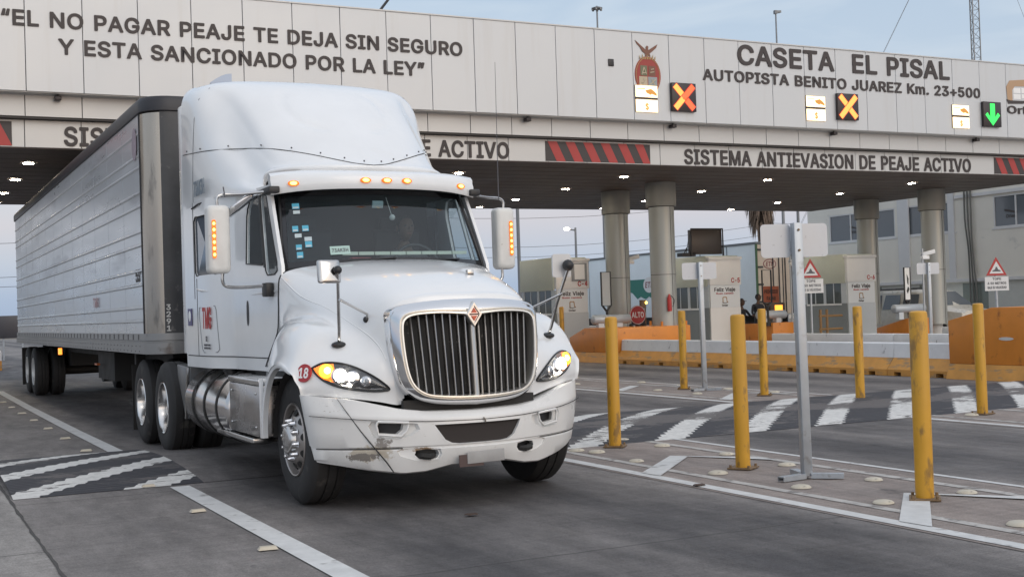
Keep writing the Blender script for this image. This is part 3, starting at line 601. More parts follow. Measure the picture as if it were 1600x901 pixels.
# ------------------------------------------------------------------ bollards
M_yel = mat('bollard_yellow', (.56, .29, .022), .42, var=.07, scale=3, dirt=(.17, .10, .035), dth=.545, dscale=9, dstretch=(1, 1, .4), damt=.75, coat=.1, world=True)
def make_bollard(h=1.37):
    t_ = thing('bollard', 'x', 'bollard', group='yellow bollards')
    s = MB(); s.lathe((0, 0, .01), (0, 0, 1), [(.066, 0), (.066, h-.03), (.062, h-.012), (.05, h-.003), (0, h)], 24); s.build('post', M_yel, t_)
    s = MB(); s.box(-.11, .11, -.11, .11, .004, .018); s.build('base_plate', mat('base_steel', (.20, .13, .07), .6, .3, var=.3, scale=9), t_, bevel=.003)
    for a, c in ((-1, -1), (1, -1), (1, 1), (-1, 1)):
        s = MB(); s.cyl((a*.085, c*.085, .016), (a*.085, c*.085, .04), .012, n=6); s.build('bolt', MATS['base_steel'], t_)
    return t_
bol = make_bollard()
for i, (x, y, lab, tilt) in enumerate((
    (6.735, 6.75, 'yellow pipe bollard nearest the camera, in front of the orange wedge block', .012),
    (6.785, 8.97, 'yellow pipe bollard standing between the lorry and the blank grey sign post', .006),
    (6.84, 11.24, 'yellow pipe bollard closest to the headlight of the white lorry', 0),
    (12.44, 13.64, 'yellow pipe bollard planted in the middle of the striped crossing', 0),
    (12.10, 11.11, 'yellow pipe bollard seen against the big orange wedge block', .01),
    (12.36, 15.72, 'yellow pipe bollard seen in front of the orange nose beside booth C-5', 0),
    (12.43, 18.04, 'yellow pipe bollard beside the blank sign on the farther island', 0))):
    o = bol if i == 0 else copy_tree(bol)
    o.location = (x, y, 0.002); o.rotation_euler = (0, -tilt, rnd.random()); tag(o, lab)
o = copy_tree(bol); o.location = (17.2, 30.95, 0); o.scale = (1, 1, 1.12); tag(o, 'yellow pipe bollard standing close in front of booth C-4')

# ------------------------------------------------------------------ blank-backed signs on loose posts
M_galv = mat('galvanised', (.42, .45, .48), .42, .55, var=.08, scale=5, dirt=(.30, .30, .30), dth=.6, dscale=8)
M_signback = mat('sign_back', (.50, .52, .55), .45, .35, var=.05, scale=3, dirt=(.34, .35, .37), dth=.62, dscale=14)
def make_post_sign(name, label, h, pw, ph, wx):
    t_ = thing(name, label, 'sign', group='grey sign backs on posts')
    s = MB(); s.box(-.038, .038, -.038, .038, .02, h); s.build('post', M_galv, t_, bevel=.006)
    # panel behind the post: two rounded leaves
    for sx in (-1, 1):
        s = MB(); pts = roundrect(pw/2-.03, ph, .035); cx_ = sx*(pw/4+.018)
        s.prism([V(cx_+a, .045, h-ph/2-.005+c) for a, c in pts], (0, .004, 0)); s.build('panel', M_signback, t_, ang=60)
    s = MB()
    for zz in (h-.06, h-ph+.05): s.cyl((0, -.05, zz), (0, .05, zz), .010, n=6)
    s.build('bolt', MATS['base_steel'], t_)
    for a in (200, 330, 85):
        d = V(math.cos(R(a)), math.sin(R(a)), 0); q = V(-d.y, d.x, 0)
        s = MB(); s.obox(d*(.04+wx/2)+V(0, 0, .040), d*wx/2, q*.035, (0, 0, .004)); s.obox(d*(.04+wx/2)+q*.033+V(0, 0, .022), d*wx/2, q*.003, (0, 0, .018)); s.obox(d*(.04+wx/2)-q*.033+V(0, 0, .022), d*wx/2, q*.003, (0, 0, .018))
        s.build('foot', M_galv, t_)
    return t_
p1 = make_post_sign('post_sign', 'blank grey back of a sign on a steel post, nearest one with splayed feet', 2.13, .60, .28, .26)
p1.location = (6.80, 8.13, 0.004); p1.rotation_euler = (.0, -.006, R(-14))
p2 = make_post_sign('post_sign', 'blank grey back of a sign on the farther island beside booth C-5', 2.20, .62, .29, .24)
p2.location = (12.45, 17.45, 0.004); p2.rotation_euler = (0, -.004, R(-14))
p3 = make_post_sign('post_sign', 'blank grey back of a sign standing on the kerb right of booth C-6', 2.12, .62, .30, .24)
p3.location = (24.75, 24.35, .27); p3.rotation_euler = (0, 0, R(-20))

# ================================================================== ISLANDS AND BARRIERS
M_orange = mat('barrier_orange', (.62, .215, .026), .5, var=.10, scale=2, dirt=(.30, .10, .02), dth=.6, dscale=3, coat=.1)
M_owear = mat('barrier_worn_orange', (.58, .28, .065), .6, var=.14, scale=3, dirt=(.33, .22, .12), dth=.55, dscale=4, dstretch=(1, .5, 2))
M_wconc = mat('white_concrete', (.74, .75, .76), .65, var=.08, scale=2, dirt=(.10, .10, .11), dth=.63, dscale=5, dstretch=(1, 1.6, .7), damt=.75)
M_kerb = mat('kerb_concrete', (.50, .49, .47), .7, var=.1, scale=3, dirt=(.2, .19, .18), dth=.6, dscale=4)
# island slabs (setting)
for x0, x1, y0, y1, h in ((17.35, 19.9, 14.4, 40, .20), (22.55, 25.2, 16.5, 40, .28), (27.3, 30.4, 20, 40, .22)):
    s = MB(); s.box(x0, x1, y0, y1, -.05, h); struct(s, 'traffic_island', M_kerb, bevel=.02)
# barrier segments: orange flared foot with drain notches, white upper half
def barrier(x, y0, y1, label, group, worn):
    t_ = thing('barrier_segment', label, 'barrier', (x, (y0+y1)/2, 0), group)
    y0 += .006; y1 -= .006; nseg = 3; L = (y1-y0)/nseg
    s = MB(); foot = [(-.06, .075), (-.06, .12), (.12, .335), (.34, .335), (.34, .075)]
    s.prism([V(x+a, y0, z) for a, z in foot], (0, y1-y0, 0))
    ys = [y0] + [y0+L*(i+.5)+d for i in range(nseg) for d in (-.09, .09)] + [y1]
    for i in range(0, len(ys), 2): s.box(x-.06, x+.34, ys[i], ys[i+1], 0.001, .0745)
    s.build('foot', worn, t_)
    s = MB(); s.prism([V(x+a, y0, z) for a, z in ((.12, .337), (.145, .60), (.165, .62), (.34, .62), (.34, .337))], (0, y1-y0, 0)); s.build('wall', M_wconc, t_)
    return t_
ys = [16.35, 17.95, 20.4, 22.85, 25.3, 27.85]
labs = ['white over orange concrete barrier segment touching the big orange wedge block', 'white over orange barrier segment second from the big orange wedge block', 'middle white over orange barrier segment, below the C-6 booth',
        'white over orange barrier segment below the C-5 booth, second from the far end', 'white over orange barrier segment touching the orange nose of booth C-4']
for i in range(5): barrier(17.12, ys[i], ys[i+1], labs[i], 'concrete barrier segments along the third lane', M_owear)
# wedge-shaped orange noses
def nose(x0, x1, yf, ym, yb, hf, hb, label, foot=True):
    t_ = thing('barrier_nose', label, 'barrier', (x0, yf, 0), 'orange barrier noses')
    s = MB(); z0 = .27 if foot else .02
    s.prism([V(x0, yf, z0), V(x0, yf, hf), V(x0, ym, hf), V(x0, yb, hb), V(x0, yb, z0)], (x1-x0, 0, 0)); s.build('wedge', M_orange, t_, bevel=.015)
    if not foot:
        s = MB(); s.prism([V(x0-.012, yf-.012, .03), V(x0-.012, yf-.012, .12), V(x0-.012, yb, .12), V(x0-.012, yb, .03)], (x1-x0+.012, 0, 0)); s.build('skirting', M_owear, t_)
    if foot:
        s = MB(); q = .10
        a = [V(x0-q, yf-q, 0), V(x1, yf-q, 0), V(x1, yb, 0), V(x0-q, yb, 0)]; b_ = [V(x0-.002, yf-.002, .268), V(x1, yf-.002, .268), V(x1, yb, .268), V(x0-.002, yb, .268)]
        s.add(a+b_, [(0,1,5,4),(1,2,6,5),(2,3,7,6),(3,0,4,7),(4,5,6,7),(0,3,2,1)]); s.build('foot', M_owear, t_)
    return t_
n1 = nose(17.02, 19.4, 14.62, 15.35, 16.34, 1.26, 1.04, 'big orange wedge-shaped concrete block at the right edge of the road')
s = MB(); s.prism([V(17.018, 15.05+.16*math.cos(a), .72+.03*math.sin(a)) for a in [i*math.tau/12 for i in range(12)]], (-.004, 0, 0)); s.build('paint_scrape', mat('scrape_white', (.6, .58, .55), .7), n1)
n2 = nose(17.12, 19.5, 27.9, 29.55, 30.4, .93, .67, 'orange wedge block in front of booth C-4')
# the C-4 wedge slopes up towards the camera; its neighbours repeat the form
n3 = nose(24.0, 24.8, 30.0, 30.1, 32.3, .85, .80, 'orange wedge block to the right of booth C-5', False)
n4 = nose(27.4, 28.4, 27.85, 27.95, 29.2, .85, .56, 'orange wedge block to the right of booth C-6', False)
def lowwall(x, y0, y1, z0, z1, label):
    t_ = MB(); t_.box(x, x+.3, y0, y1, z0, z1); o = t_.build('low_wall', M_wconc, None, bevel=.02); tag(o, label, 'low wall', 'low white island walls'); return o
lowwall(22.5, 23.42, 28.2, .1, .58, 'longer low white wall between the C-5 booth and the nearer barrier row')
lowwall(22.5, 20.2, 23.40, .1, .58, 'shorter low white wall in front of the far grey sign post')
lowwall(27.25, 22.0, 26.4, .1, .60, 'short white wall right of the far grey sign post')

# ================================================================== TOLL BOOTHS
M_bwhite = mat('booth_white', (.82, .82, .81), .45, var=.03, scale=2)
M_bgreen = mat('booth_greenish', (.60, .63, .54), .5, var=.04, scale=2)
M_bgrey = mat('booth_grey', (.24, .26, .26), .5, var=.06, scale=2)
M_bpale = mat('booth_pale_grey', (.56, .60, .63), .45, var=.04, scale=2)
M_bglass = mat('booth_window', (.10, .115, .115), .08, spec=.6)
M_txt = mat('dark_lettering', (.045, .036, .035), .55)
M_red = mat('red_paint', (.42, .03, .028), .45)
M_grey_t = mat('grey_lettering', (.10, .10, .11), .6)
def logo_parts(t_, c, u, v, h, hw=1.0):
    """operator logo: tan arch with white barrier blocks over a dark stroke, and its word below"""
    c, u, v = Vector(c), Vector(u), Vector(v); w = u.cross(v)
    s = MB(); arch = [(-.34, .05), (-.36, .62), (-.25, .78), (.25, .78), (.33, .66), (.36, .30), (.48, .05)]
    inn = [(.30, .08), (.22, .58), (.16, .66), (-.18, .66), (-.24, .56), (-.22, .08)]
    s.prism([c+(u*a+v*b_)*h for a, b_ in arch+inn], w*.006); s.build('logo_arch', mat('logo_tan', (.45, .29, .17), .5), t_)
    s = MB(); s.prism([c+(u*a+v*b_)*h+w*.001 for a, b_ in ((-.42, .10), (-.30, -.02), (.1, -.04), (.5, .04), (.5, .10), (.1, .03), (-.25, .06))], w*.008); s.build('logo_stroke', M_txt, t_)
    s = MB(); text(s, 'Orler', c-v*h*.42, u, v, h*.26, h*.92, .006, .012, 'C'); s.build('lettering', M_txt, t_)
def booth(x0, x1, code, label, lower):
    t_ = thing('toll_booth', label, 'toll booth', (x0, 31.5, 0), 'toll booths')
    yb = 33.65; xc = (x0+x1)/2
    s = MB(); s.box(x0+.02, x1-.02, 31.55, yb, 0, 2.0); s.build('body', M_bgrey, t_)
    s = MB(); s.box(x0, x1, 31.5, 31.54, .02, 1.36); s.build('front_panel', lower, t_)
    s = MB(); s.box(x0+.01, x1-.02, 31.495, 31.54, 1.362, 2.06); s.build('notice_board', mat('board_white', (.76, .79, .81), .35), t_)
    s = MB(); s.box(x0-.02, x1+.03, 31.47, 31.60, 2.062, 2.86); s.build('sign_box', M_bwhite, t_, bevel=.01)
    s = MB(); s.box(x0-.05, x1+.06, 31.43, 31.66, 2.862, 2.94); s.build('roof_cap', M_bwhite, t_, bevel=.01)
    s = MB(); s.box(x0-.05, x0+.0, 31.605, yb+.05, 2.03, 2.985); s.box(x0+.001, x1+.0, yb-.0, yb+.05, 2.03, 2.985); s.box(x0+.001, x1+.02, 31.605, yb-.002, 2.93, 2.98); s.build('upper_cladding', M_bgreen, t_, bevel=.008)
    # side wall with windows (towards the lane)
    for ya, yb_ in ((31.545, 31.80), (32.55, 32.68), (33.5, yb)): s = MB(); s.box(x0-.02, x0+.018, ya, yb_, 1.36, 2.028); s.build('side_frame', M_bpale, t_)
    s = MB(); s.box(x0-.045, x0+.0, 31.78, 33.52, 1.30, 1.357); s.build('counter', M_bwhite, t_)
    for yq in (32.17, 33.09): s = MB(); s.box(x0-.016, x0-.0101, yq-.02, yq+.02, 1.362, 2.026); s.build('window_bar', M_bpale, t_)
    s = MB(); s.box(x0-.01, x0+.018, 31.80, 32.548, 1.36, 2.028); s.build('window', M_bglass, t_)
    s = MB(); s.box(x0-.01, x0+.018, 32.682, 33.498, 1.36, 2.028); s.build('window', M_bglass, t_)
    s = MB(); s.box(x0-.03, x0+.018, 31.545, yb, .02, 1.358); s.build('side_panel', M_bgrey, t_)
    f = 31.468
    s = MB(); text(s, code, (x1-.36, f, 2.13), (1, 0, 0), (0, 0, 1), .15, .33, .006, .02); s.build('lettering', M_red, t_)
    s = MB(); text(s, 'Feliz Viaje', (xc-.02, 31.494, 1.86), (1, 0, 0), (0, 0, 1), .12, .80, .006, .035, 'C'); s.build('lettering', M_txt, t_)
    s = MB(); text(s, 'Buen camino', (xc-.02, 31.494, 1.775), (1, 0, 0), (0, 0, 1), .05, .66, .006, .03, 'C'); s.build('lettering', M_red, t_)
    logo_parts(t_, (xc-.03, 31.494, 1.50), (1, 0, 0), (0, 0, 1), .25)
    return t_
b4 = booth(17.36, 18.42, 'C-4', 'grey and white toll booth marked C-4, left of the pair of columns', M_bpale)
b5 = booth(22.80, 23.96, 'C-5', 'white toll booth marked C-5 with a dark box on its roof', M_bwhite)
b6 = booth(28.36, 29.55, 'C-6', 'white toll booth marked C-6, right-hand one of the three', M_bpale)
# small framed light on C-4, seen behind the lorry's wing mirror
s = MB(); s.box(17.85, 18.36, 31.42, 31.455, 2.28, 2.80); o = s.build('signal_box', mat('signal_grey', (.30, .31, .32), .4), None, bevel=.01); tag(o, 'grey framed signal box mounted on the sign board of booth C-4', 'signal')
s = MB(); s.box(17.93, 18.27, 31.405, 31.419, 2.33, 2.77); s.build('face', M_bwhite, o)
# dark box on C-5's roof
t_ = thing('roof_screen', 'dark brown screen in a metal frame on the roof of booth C-5', 'screen', (22.7, 31.9, 2.98))
s = MB(); s.box(22.45, 23.62, 31.9, 32.1, 3.05, 3.82); s.build('screen', mat('screen_brown', (.055, .045, .042), .35), t_, bevel=.015)
s = MB(); s.tube([(22.43, 31.88, 3.0), (22.43, 31.88, 3.84), (23.64, 31.88, 3.84), (23.64, 31.88, 3.0)], .03, 6); s.build('frame', MATS['black_plastic'], t_)
s = MB(); s.box(22.1, 22.6, 31.9, 32.2, 2.985, 3.10); s.build('base', MATS['black_plastic'], t_)
s = MB(); s.tube([(22.2, 31.85, 3.05), (22.3, 31.85, 3.5), (22.43, 31.88, 3.82)], .012, 5); s.tube([(22.14, 31.85, 3.1), (22.2, 31.8, 3.25), (22.3, 31.85, 3.28), (22.38, 31.85, 3.1)], .02, 5); s.build('cable', MATS['black_plastic'], t_)

# ================================================================== CANOPY
M_alu = mat('fascia_panel', (.55, .565, .575), .42, .25, var=.03, scale=.45, dirt=(.49, .48, .46), dth=.55, dscale=1.1, dstretch=(3.5, 1, .22), damt=.22)
M_alu2 = mat('fascia_panel_low', (.53, .53, .52), .42, .25, var=.02, scale=.5)
M_seam = mat('panel_seam', (.085, .08, .075), .8)
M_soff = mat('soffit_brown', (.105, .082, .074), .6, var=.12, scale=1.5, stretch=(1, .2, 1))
can = thing('toll_canopy', 'wide grey panelled toll plaza canopy carrying large dark lettering', 'canopy', (12, 24.5, 0))
Y0 = 24.5; XR = 31.3; XL = -9.0
s = MB(); s.box(XL, XR, Y0+.006, 37.0, 5.86, 7.88); s.build('attic', mat('attic_metal', (.4, .39, .37), .6), can)
jx = [2.375+1.0275*i for i in range(-11, 28)]
jx = [XL]+[x for x in jx if x > XL+.2]+[XR]
for band, yy, z0, z1, mt in (('fascia', Y0, 5.86, 7.92, M_alu), ('lower_fascia', Y0+.32, 5.44, 5.855, M_alu2), ('soffit_fascia', Y0+.52, 4.88, 5.40, M_alu2)):
    s = MB()
    for a, b_ in zip(jx, jx[1:]): s.box(a+.006, b_-.006, yy-.03+rnd.uniform(-.002, .002), yy, z0, z1)
    s.build(band, mt, can, bevel=.004, seg=1)
    s = MB(); s.box(XL, XR, yy+.0, yy+.004, z0+.004, z1-.004); s.build('seam_backing', M_seam, can)
s = MB(); s.box(XL, XR, Y0+.005, Y0+.33, 5.845, 5.858); s.build('drip_soffit', M_alu2, can)
s = MB(); s.box(XL, XR, Y0+.325, Y0+.54, 5.405, 5.438); s.build('shadow_gap', M_seam, can)
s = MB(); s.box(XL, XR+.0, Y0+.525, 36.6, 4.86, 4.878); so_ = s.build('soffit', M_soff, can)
s = MB()
for i in range(1, 16): s.box(XL, XR, Y0+.6+.75*i-.012, Y0+.6+.75*i+.012, 4.856, 4.8598)
s.build('soffit_joint', M_seam, can)
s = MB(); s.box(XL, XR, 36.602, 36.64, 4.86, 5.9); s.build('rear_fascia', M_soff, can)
s = MB(); s.box(XR-.02, XR+.02, Y0-.03, 36.64, 5.86, 7.92); s.build('end_panel', M_alu, can)
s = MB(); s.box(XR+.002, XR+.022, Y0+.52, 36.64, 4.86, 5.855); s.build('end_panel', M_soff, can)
s = MB(); s.box(XL, XR+.03, Y0-.05, Y0+.3, 7.922, 7.95); s.build('coping', M_alu2, can)
def letters(body, x0, x1, zb, h, bold=.023, yy=Y0-.031, m=None, w=None):
    q = []; text(q, body, (x0, yy, zb), (1, 0, 0), (0, 0, 1), h, x1-x0, .02, bold)
    for w_ in q: w_.build('lettering', m or M_txt, can, ang=40)
letters('\u201cEL NO PAGAR PEAJE TE DEJA SIN SEGURO', 1.97, 11.33, 7.07, .30)
letters('Y ESTA SANCIONADO POR LA LEY\u201d', 2.96, 10.42, 6.575, .30)
letters('CASETA  EL PISAL', 18.78, 25.9, 7.34, .50)
letters('AUTOPISTA BENITO JUAREZ Km. 23+500', 17.72, 27.03, 6.90, .275)
letters('SISTEMA ANTIEVASION DE PEAJE ACTIVO', 17.46, 27.13, 4.915, .375, yy=Y0+.489)
letters('SISTEMA ANTIEVASION DE PEAJE ACTIVO', 3.08, 12.66, 4.92, .375, yy=Y0+.489)
# red and black warning bars on the soffit band
M_hr = mat('hatch_red', (.40, .045, .04), .5); M_hk = mat('hatch_black', (.045, .038, .038), .5)
for xa, xb in ((13.60, 16.47), (28.05, 30.9), (-.75, 2.15)):
    z0, z1 = 4.90, 5.36; yy = Y0+.488
    s = MB(); s.box(xa, xb, yy-.006, yy, z0, z1); o = s.build('warning_bar', M_hk, can)
    q = MB(); xx = xa+.06
    while xx+.46 < xb+.2:
        p_ = [V(xx, yy-.0065, z1-.0), V(min(xx+.24, xb), yy-.0065, z1-.0), V(min(xx+.47, xb), yy-.0065, z0), V(min(xx+.23, xb), yy-.0065, z0)]
        q.prism(p_, (0, -.003, 0)); xx += .475
    q.build('stripe', M_hr, o)
# state crest: red oval shield with eagle (part of the fascia)
cb = V(16.14, Y0-.031, 6.93)
s = MB(); s.prism([cb+V(.36*math.cos(a), 0, .44*math.sin(a)*(1.05 if math.sin(a) < 0 else 1)) for a in [i*math.tau/36 for i in range(36)]], (0, -.012, 0)); cre = s.build('crest', mat('crest_red', (.33, .05, .04), .55), can)
M_gold = mat('crest_gold', (.42, .29, .12), .5); M_crb = mat('crest_brown', (.20, .09, .06), .6); M_crc = mat('crest_cream', (.50, .42, .30), .6)
s = MB(); pts = [cb+V(.33*math.cos(a), -.013, .41*math.sin(a)*(1.05 if math.sin(a) < 0 else 1)) for a in [i*math.tau/36 for i in range(36)]]; s.tube(pts, .008, 5, closed=True)
s.build('crest_rim', M_gold, cre)
def quad(c, a0, a1, z0, z1, m_, nm, yo=-.0125):
    q = MB(); q.box(c.x+a0, c.x+a1, c.y+yo-.004, c.y+yo, c.z+z0, c.z+z1); return q.build(nm, m_, cre)
quad(cb, -.21, -.02, -.02, .22, mat('crest_green', (.16, .17, .10), .6), 'shield_quarter'); quad(cb, .02, .21, -.02, .22, M_crb, 'shield_quarter')
quad(cb, -.25, -.02, -.28, -.04, M_crc, 'shield_quarter'); quad(cb, .0, .25, -.28, -.04, mat('crest_steel', (.3, .33, .34), .5), 'shield_quarter')
s = MB()
for a0, z0, a1, z1 in ((-.17, .0, -.11, .18), (-.11, .18, -.05, .02), (-.17, .03, -.05, .05), (.06, .06, .17, .08), (.08, .13, .16, .15), (-.19, -.2, -.08, -.1), (-.15, -.24, -.12, -.08), (.06, -.22, .2, -.1), (.1, -.1, .18, -.24)):
    s.tube([cb+V(a0, -.018, z0), cb+V(a1, -.018, z1)], .014, 5)
s.build('shield_figure', M_crc, cre)
s = MB(); e = cb+V(0, -.002, .45)       # eagle: body, head, two spread wings, tail, talons
s.prism([e+V(a, 0, z) for a, z in ((-.06, .05), (-.03, .16), (-.035, .21), (.0, .25), (.04, .22), (.03, .17), (.07, .06), (.09, -.01), (.02, .02), (-.05, -.01))], (0, -.012, 0))
for sg, tip in ((-1, (-.33, .36)), (1, (.30, .30))):
    s.prism([e+V(sg*.03, 0, .14), e+V(tip[0], 0, tip[1]), e+V(tip[0]*.85, 0, tip[1]-.09), e+V(tip[0]*.62, 0, tip[1]-.15), e+V(tip[0]*.4, 0, .10), e+V(sg*.05, 0, .05)], (0, -.011*(1 if sg > 0 else 1.1), 0))
s.build('crest_eagle', M_crb, cre)
s = MB()
for i in range(7):
    a = -.2+.4*i/6; s.prism([e+V(a-.02, -.013, -.08), e+V(a+.02, -.013, -.08), e+V(a*1.12+.01*(i % 2), -.013, .01+.04*(i % 2))], (0, -.006, 0))
s.build('crest_leaves', M_gold, cre)
# operator logo at the right end
t0 = MB(); arch = [(28.10, 6.86), (28.06, 7.28), (28.2, 7.46), (28.85, 7.52), (29.2, 7.45), (29.32, 7.1), (29.3, 6.9), (29.1, 6.9), (29.1, 7.2), (28.98, 7.33), (28.4, 7.31), (28.29, 7.2), (28.29, 6.86)]
t0.prism([V(a, Y0-.031, z) for a, z in arch], (0, -.01, 0)); t0.build('logo_arch', MATS['logo_tan'], can)
t0 = MB(); t0.prism([V(a, Y0-.0315, z) for a, z in ((28.05, 6.93), (28.12, 6.80), (28.7, 6.83), (29.35, 6.94), (29.3, 6.98), (28.7, 6.91), (28.2, 6.90))], (0, -.012, 0)); t0.build('logo_stroke', M_txt, can)
t0 = MB()
for a0, a1, z0, z1 in ((28.34, 28.62, 6.95, 7.09), (28.66, 28.94, 6.98, 7.10), (28.34, 28.62, 7.12, 7.26), (28.66, 28.94, 7.13, 7.27)): t0.box(a0, a1, Y0-.036, Y0-.0305, z0, z1)
t0.build('logo_block', M_bwhite, can)
letters('Orler', 28.06, 29.35, 6.53, .22, .012)
s = MB(); cc = V(15.13, Y0-.031, 7.165); s.box(cc.x-.075, cc.x+.075, cc.y-.02, cc.y, cc.z-.085, cc.z+.085); tag(s.build('wall_box', MATS['black_plastic'], None, bevel=.008), 'small black electrical box on the fascia left of the crest', 'box')

# lane control signals hung on the fascia
M_led_r = mat('led_red', (.3, .05, .02), .5, emit=(1.0, .10, .03), es=1.5); M_led_o = mat('led_orange', (.5, .2, .05), .5, emit=(1.0, .30, .06), es=1.6)
M_led_g = mat('led_green', (.05, .4, .1), .5, emit=(.02, .9, .10), es=1.0); M_led_w = mat('led_white', (.8, .7, .5), .5, emit=(1.0, .74, .42), es=1.8)
M_led_y = mat('led_amber_dim', (.4, .2, .05), .5, emit=(.55, .22, .03), es=.7)
M_sig = mat('signal_housing', (.03, .022, .024), .4)
M_sighot = mat('signal_red_glow', (.20, .02, .02), .5, emit=(.35, .02, .012), es=.5)
def xsignal(x0, label, mix):
    t_ = thing('lane_signal', label, 'lane signal', (x0, Y0-.03, 6.1))
    w, h = .69, .68; zc = 6.44; xc = x0+w/2; yy = Y0-.032
    s = MB(); s.box(x0, x0+w, yy-.09, yy, zc-h/2, zc+h/2); s.build('housing', M_sig, t_, bevel=.01)
    for sg in (1, -1):
        d = V(math.cos(R(46))*1, 0, math.sin(R(46))*sg); q = V(-d.z, 0, d.x)
        c = V(xc, yy-.093-.002*sg, zc)
        s = MB(); s.obox(c, d*.395, q*.092, (0, .002, 0)); s.build('glow', M_sighot, t_)
        parts = [(-.38, -.05, M_led_o), (.05, .38, M_led_r if mix else M_led_o)]
        for a, b_, mm in parts:
            s = MB(); s.obox(c+d*(a+b_)/2+V(0, -.004, 0), d*(b_-a)/2, q*.068, (0, .002, 0)); s.build('arm', mm, t_)
    s = MB(); s.lathe((xc, yy-.098, zc), (0, -1, 0), [(.07, 0), (.06, .004)], 16); s.build('centre', M_led_r if mix else M_led_o, t_)
    return t_
xsignal(16.755, 'red and orange cross signal right of the crest', True)
xsignal(21.855, 'plain orange cross signal under the word BENITO', False)
t_ = thing('lane_signal', 'green down-arrow signal near the right end of the canopy', 'lane signal', (27.04, Y0-.03, 6.1))
s = MB(); s.box(27.05, 27.73, Y0-.122, Y0-.032, 6.12, 6.81); s.build('housing', M_sig, t_, bevel=.01)
s = MB(); xc, zc, yy = 27.39, 6.46, Y0-.124
s.prism([V(xc+a, yy, zc+z) for a, z in ((-.09, .30), (.09, .30), (.09, -.08), (.20, .05), (.28, -.02), (.0, -.31), (-.28, -.02), (-.20, .05), (-.09, -.08))], (0, -.004, 0)); s.build('arrow', M_led_g, t_)
def paysign(x0, label):
    t_ = thing('payment_sign', label, 'lit sign', (x0, Y0-.03, 6.07), 'lit payment signs')
    w = .60; yy = Y0-.046
    s = MB(); s.box(x0-.015, x0+w+.015, yy+.001, Y0-.0315, 6.05, 6.68); s.build('housing', M_sig, t_)
    s = MB(); s.box(x0, x0+w, yy-.02, yy, 6.05, 6.34); s.build('lower_panel', M_led_w, t_)
    s = MB(); s.box(x0, x0+w, yy-.02, yy, 6.40, 6.67); s.build('upper_panel', M_led_w, t_)
    s = MB(); s.prism([V(x0+a, yy-.021, 6.36+z) for a, z in ((.26, .20), (.42, .24), (.50, .20), (.58, .13), (.58, .08), (.44, .12), (.36, .06), (.40, .10), (.30, .14))], (0, -.004, 0)); s.prism([V(x0+a, yy-.021, 6.36+z) for a, z in ((.04, .235), (.26, .245), (.26, .225), (.04, .22))], (0, -.004, 0)); s.build('hand_symbol', M_led_y, t_)
    s = MB(); text(s, '$', (x0+w/2, yy-.0205, 6.10), (1, 0, 0), (0, 0, 1), .15, .10, .004, .02, 'C'); s.build('lettering', M_led_y, t_)
    return t_
paysign(15.77, 'lit white payment sign covering the foot of the crest'); paysign(20.88, 'lit white payment sign left of the plain orange cross'); paysign(25.95, 'lit white payment sign left of the green arrow')
# little sensor heads under the fascia overhang
for x, lab in ((2.95, 'small dark sensor under the fascia at the far left'), (13.0, 'small dark sensor under the fascia left of the crest'), (16.95, 'small dark sensor under the fascia below the first cross signal'), (21.95, 'small dark sensor under the fascia below the second cross signal'), (27.05, 'small dark sensor under the fascia below the green arrow')):
    t_ = thing('sensor', lab, 'sensor', (x, Y0+.18, 5.84), 'sensors under the fascia')
    s = MB(); s.box(x-.06, x+.06, Y0+.10, Y0+.26, 5.74, 5.82); s.build('housing', M_sig, t_, bevel=.01)
    s = MB(); s.cyl((x, Y0+.18, 5.8), (x, Y0+.18, 5.846), .02); s.build('bracket', M_sig, t_)
# downlights
M_lamp = mat('downlight_lens', (1, 1, 1), .5, emit=(1.0, .86, .66), es=150.0)
M_rim = mat('downlight_rim', (.3, .28, .26), .4, .6)
names = ['front', 'second', 'third', 'rear']
first = None
for i, x in enumerate((2.65, 7.5, 12.4, 17.1, 21.75, 27.1)):
    for j, y in enumerate((27.2, 30.3, 33.4, 36.0)):
        ins = ['left-most', 'second', 'third', 'fourth', 'fifth', 'right-most'][i]
        if first is None:
            t_ = thing('downlight', 'x', 'ceiling light', (0, 0, 0), 'downlights in the canopy soffit')
            s = MB(); s.lathe((0, 0, 0), (0, 0, -1), [(.16, 0), (.15, .018), (.115, .02)], 20, caps=False); s.build('rim', M_rim, t_)
            s = MB(); s.lathe((0, 0, -.008), (0, 0, -1), [(.115, 0), (.105, .008)], 20); s.build('lens', M_lamp, t_)
            first = t_; o = t_
        else: o = copy_tree(first)
        o.location = (x, y, 4.858); tag(o, 'lit round downlight, %s row from the fascia, %s of six along the soffit' % (names[j], ins))
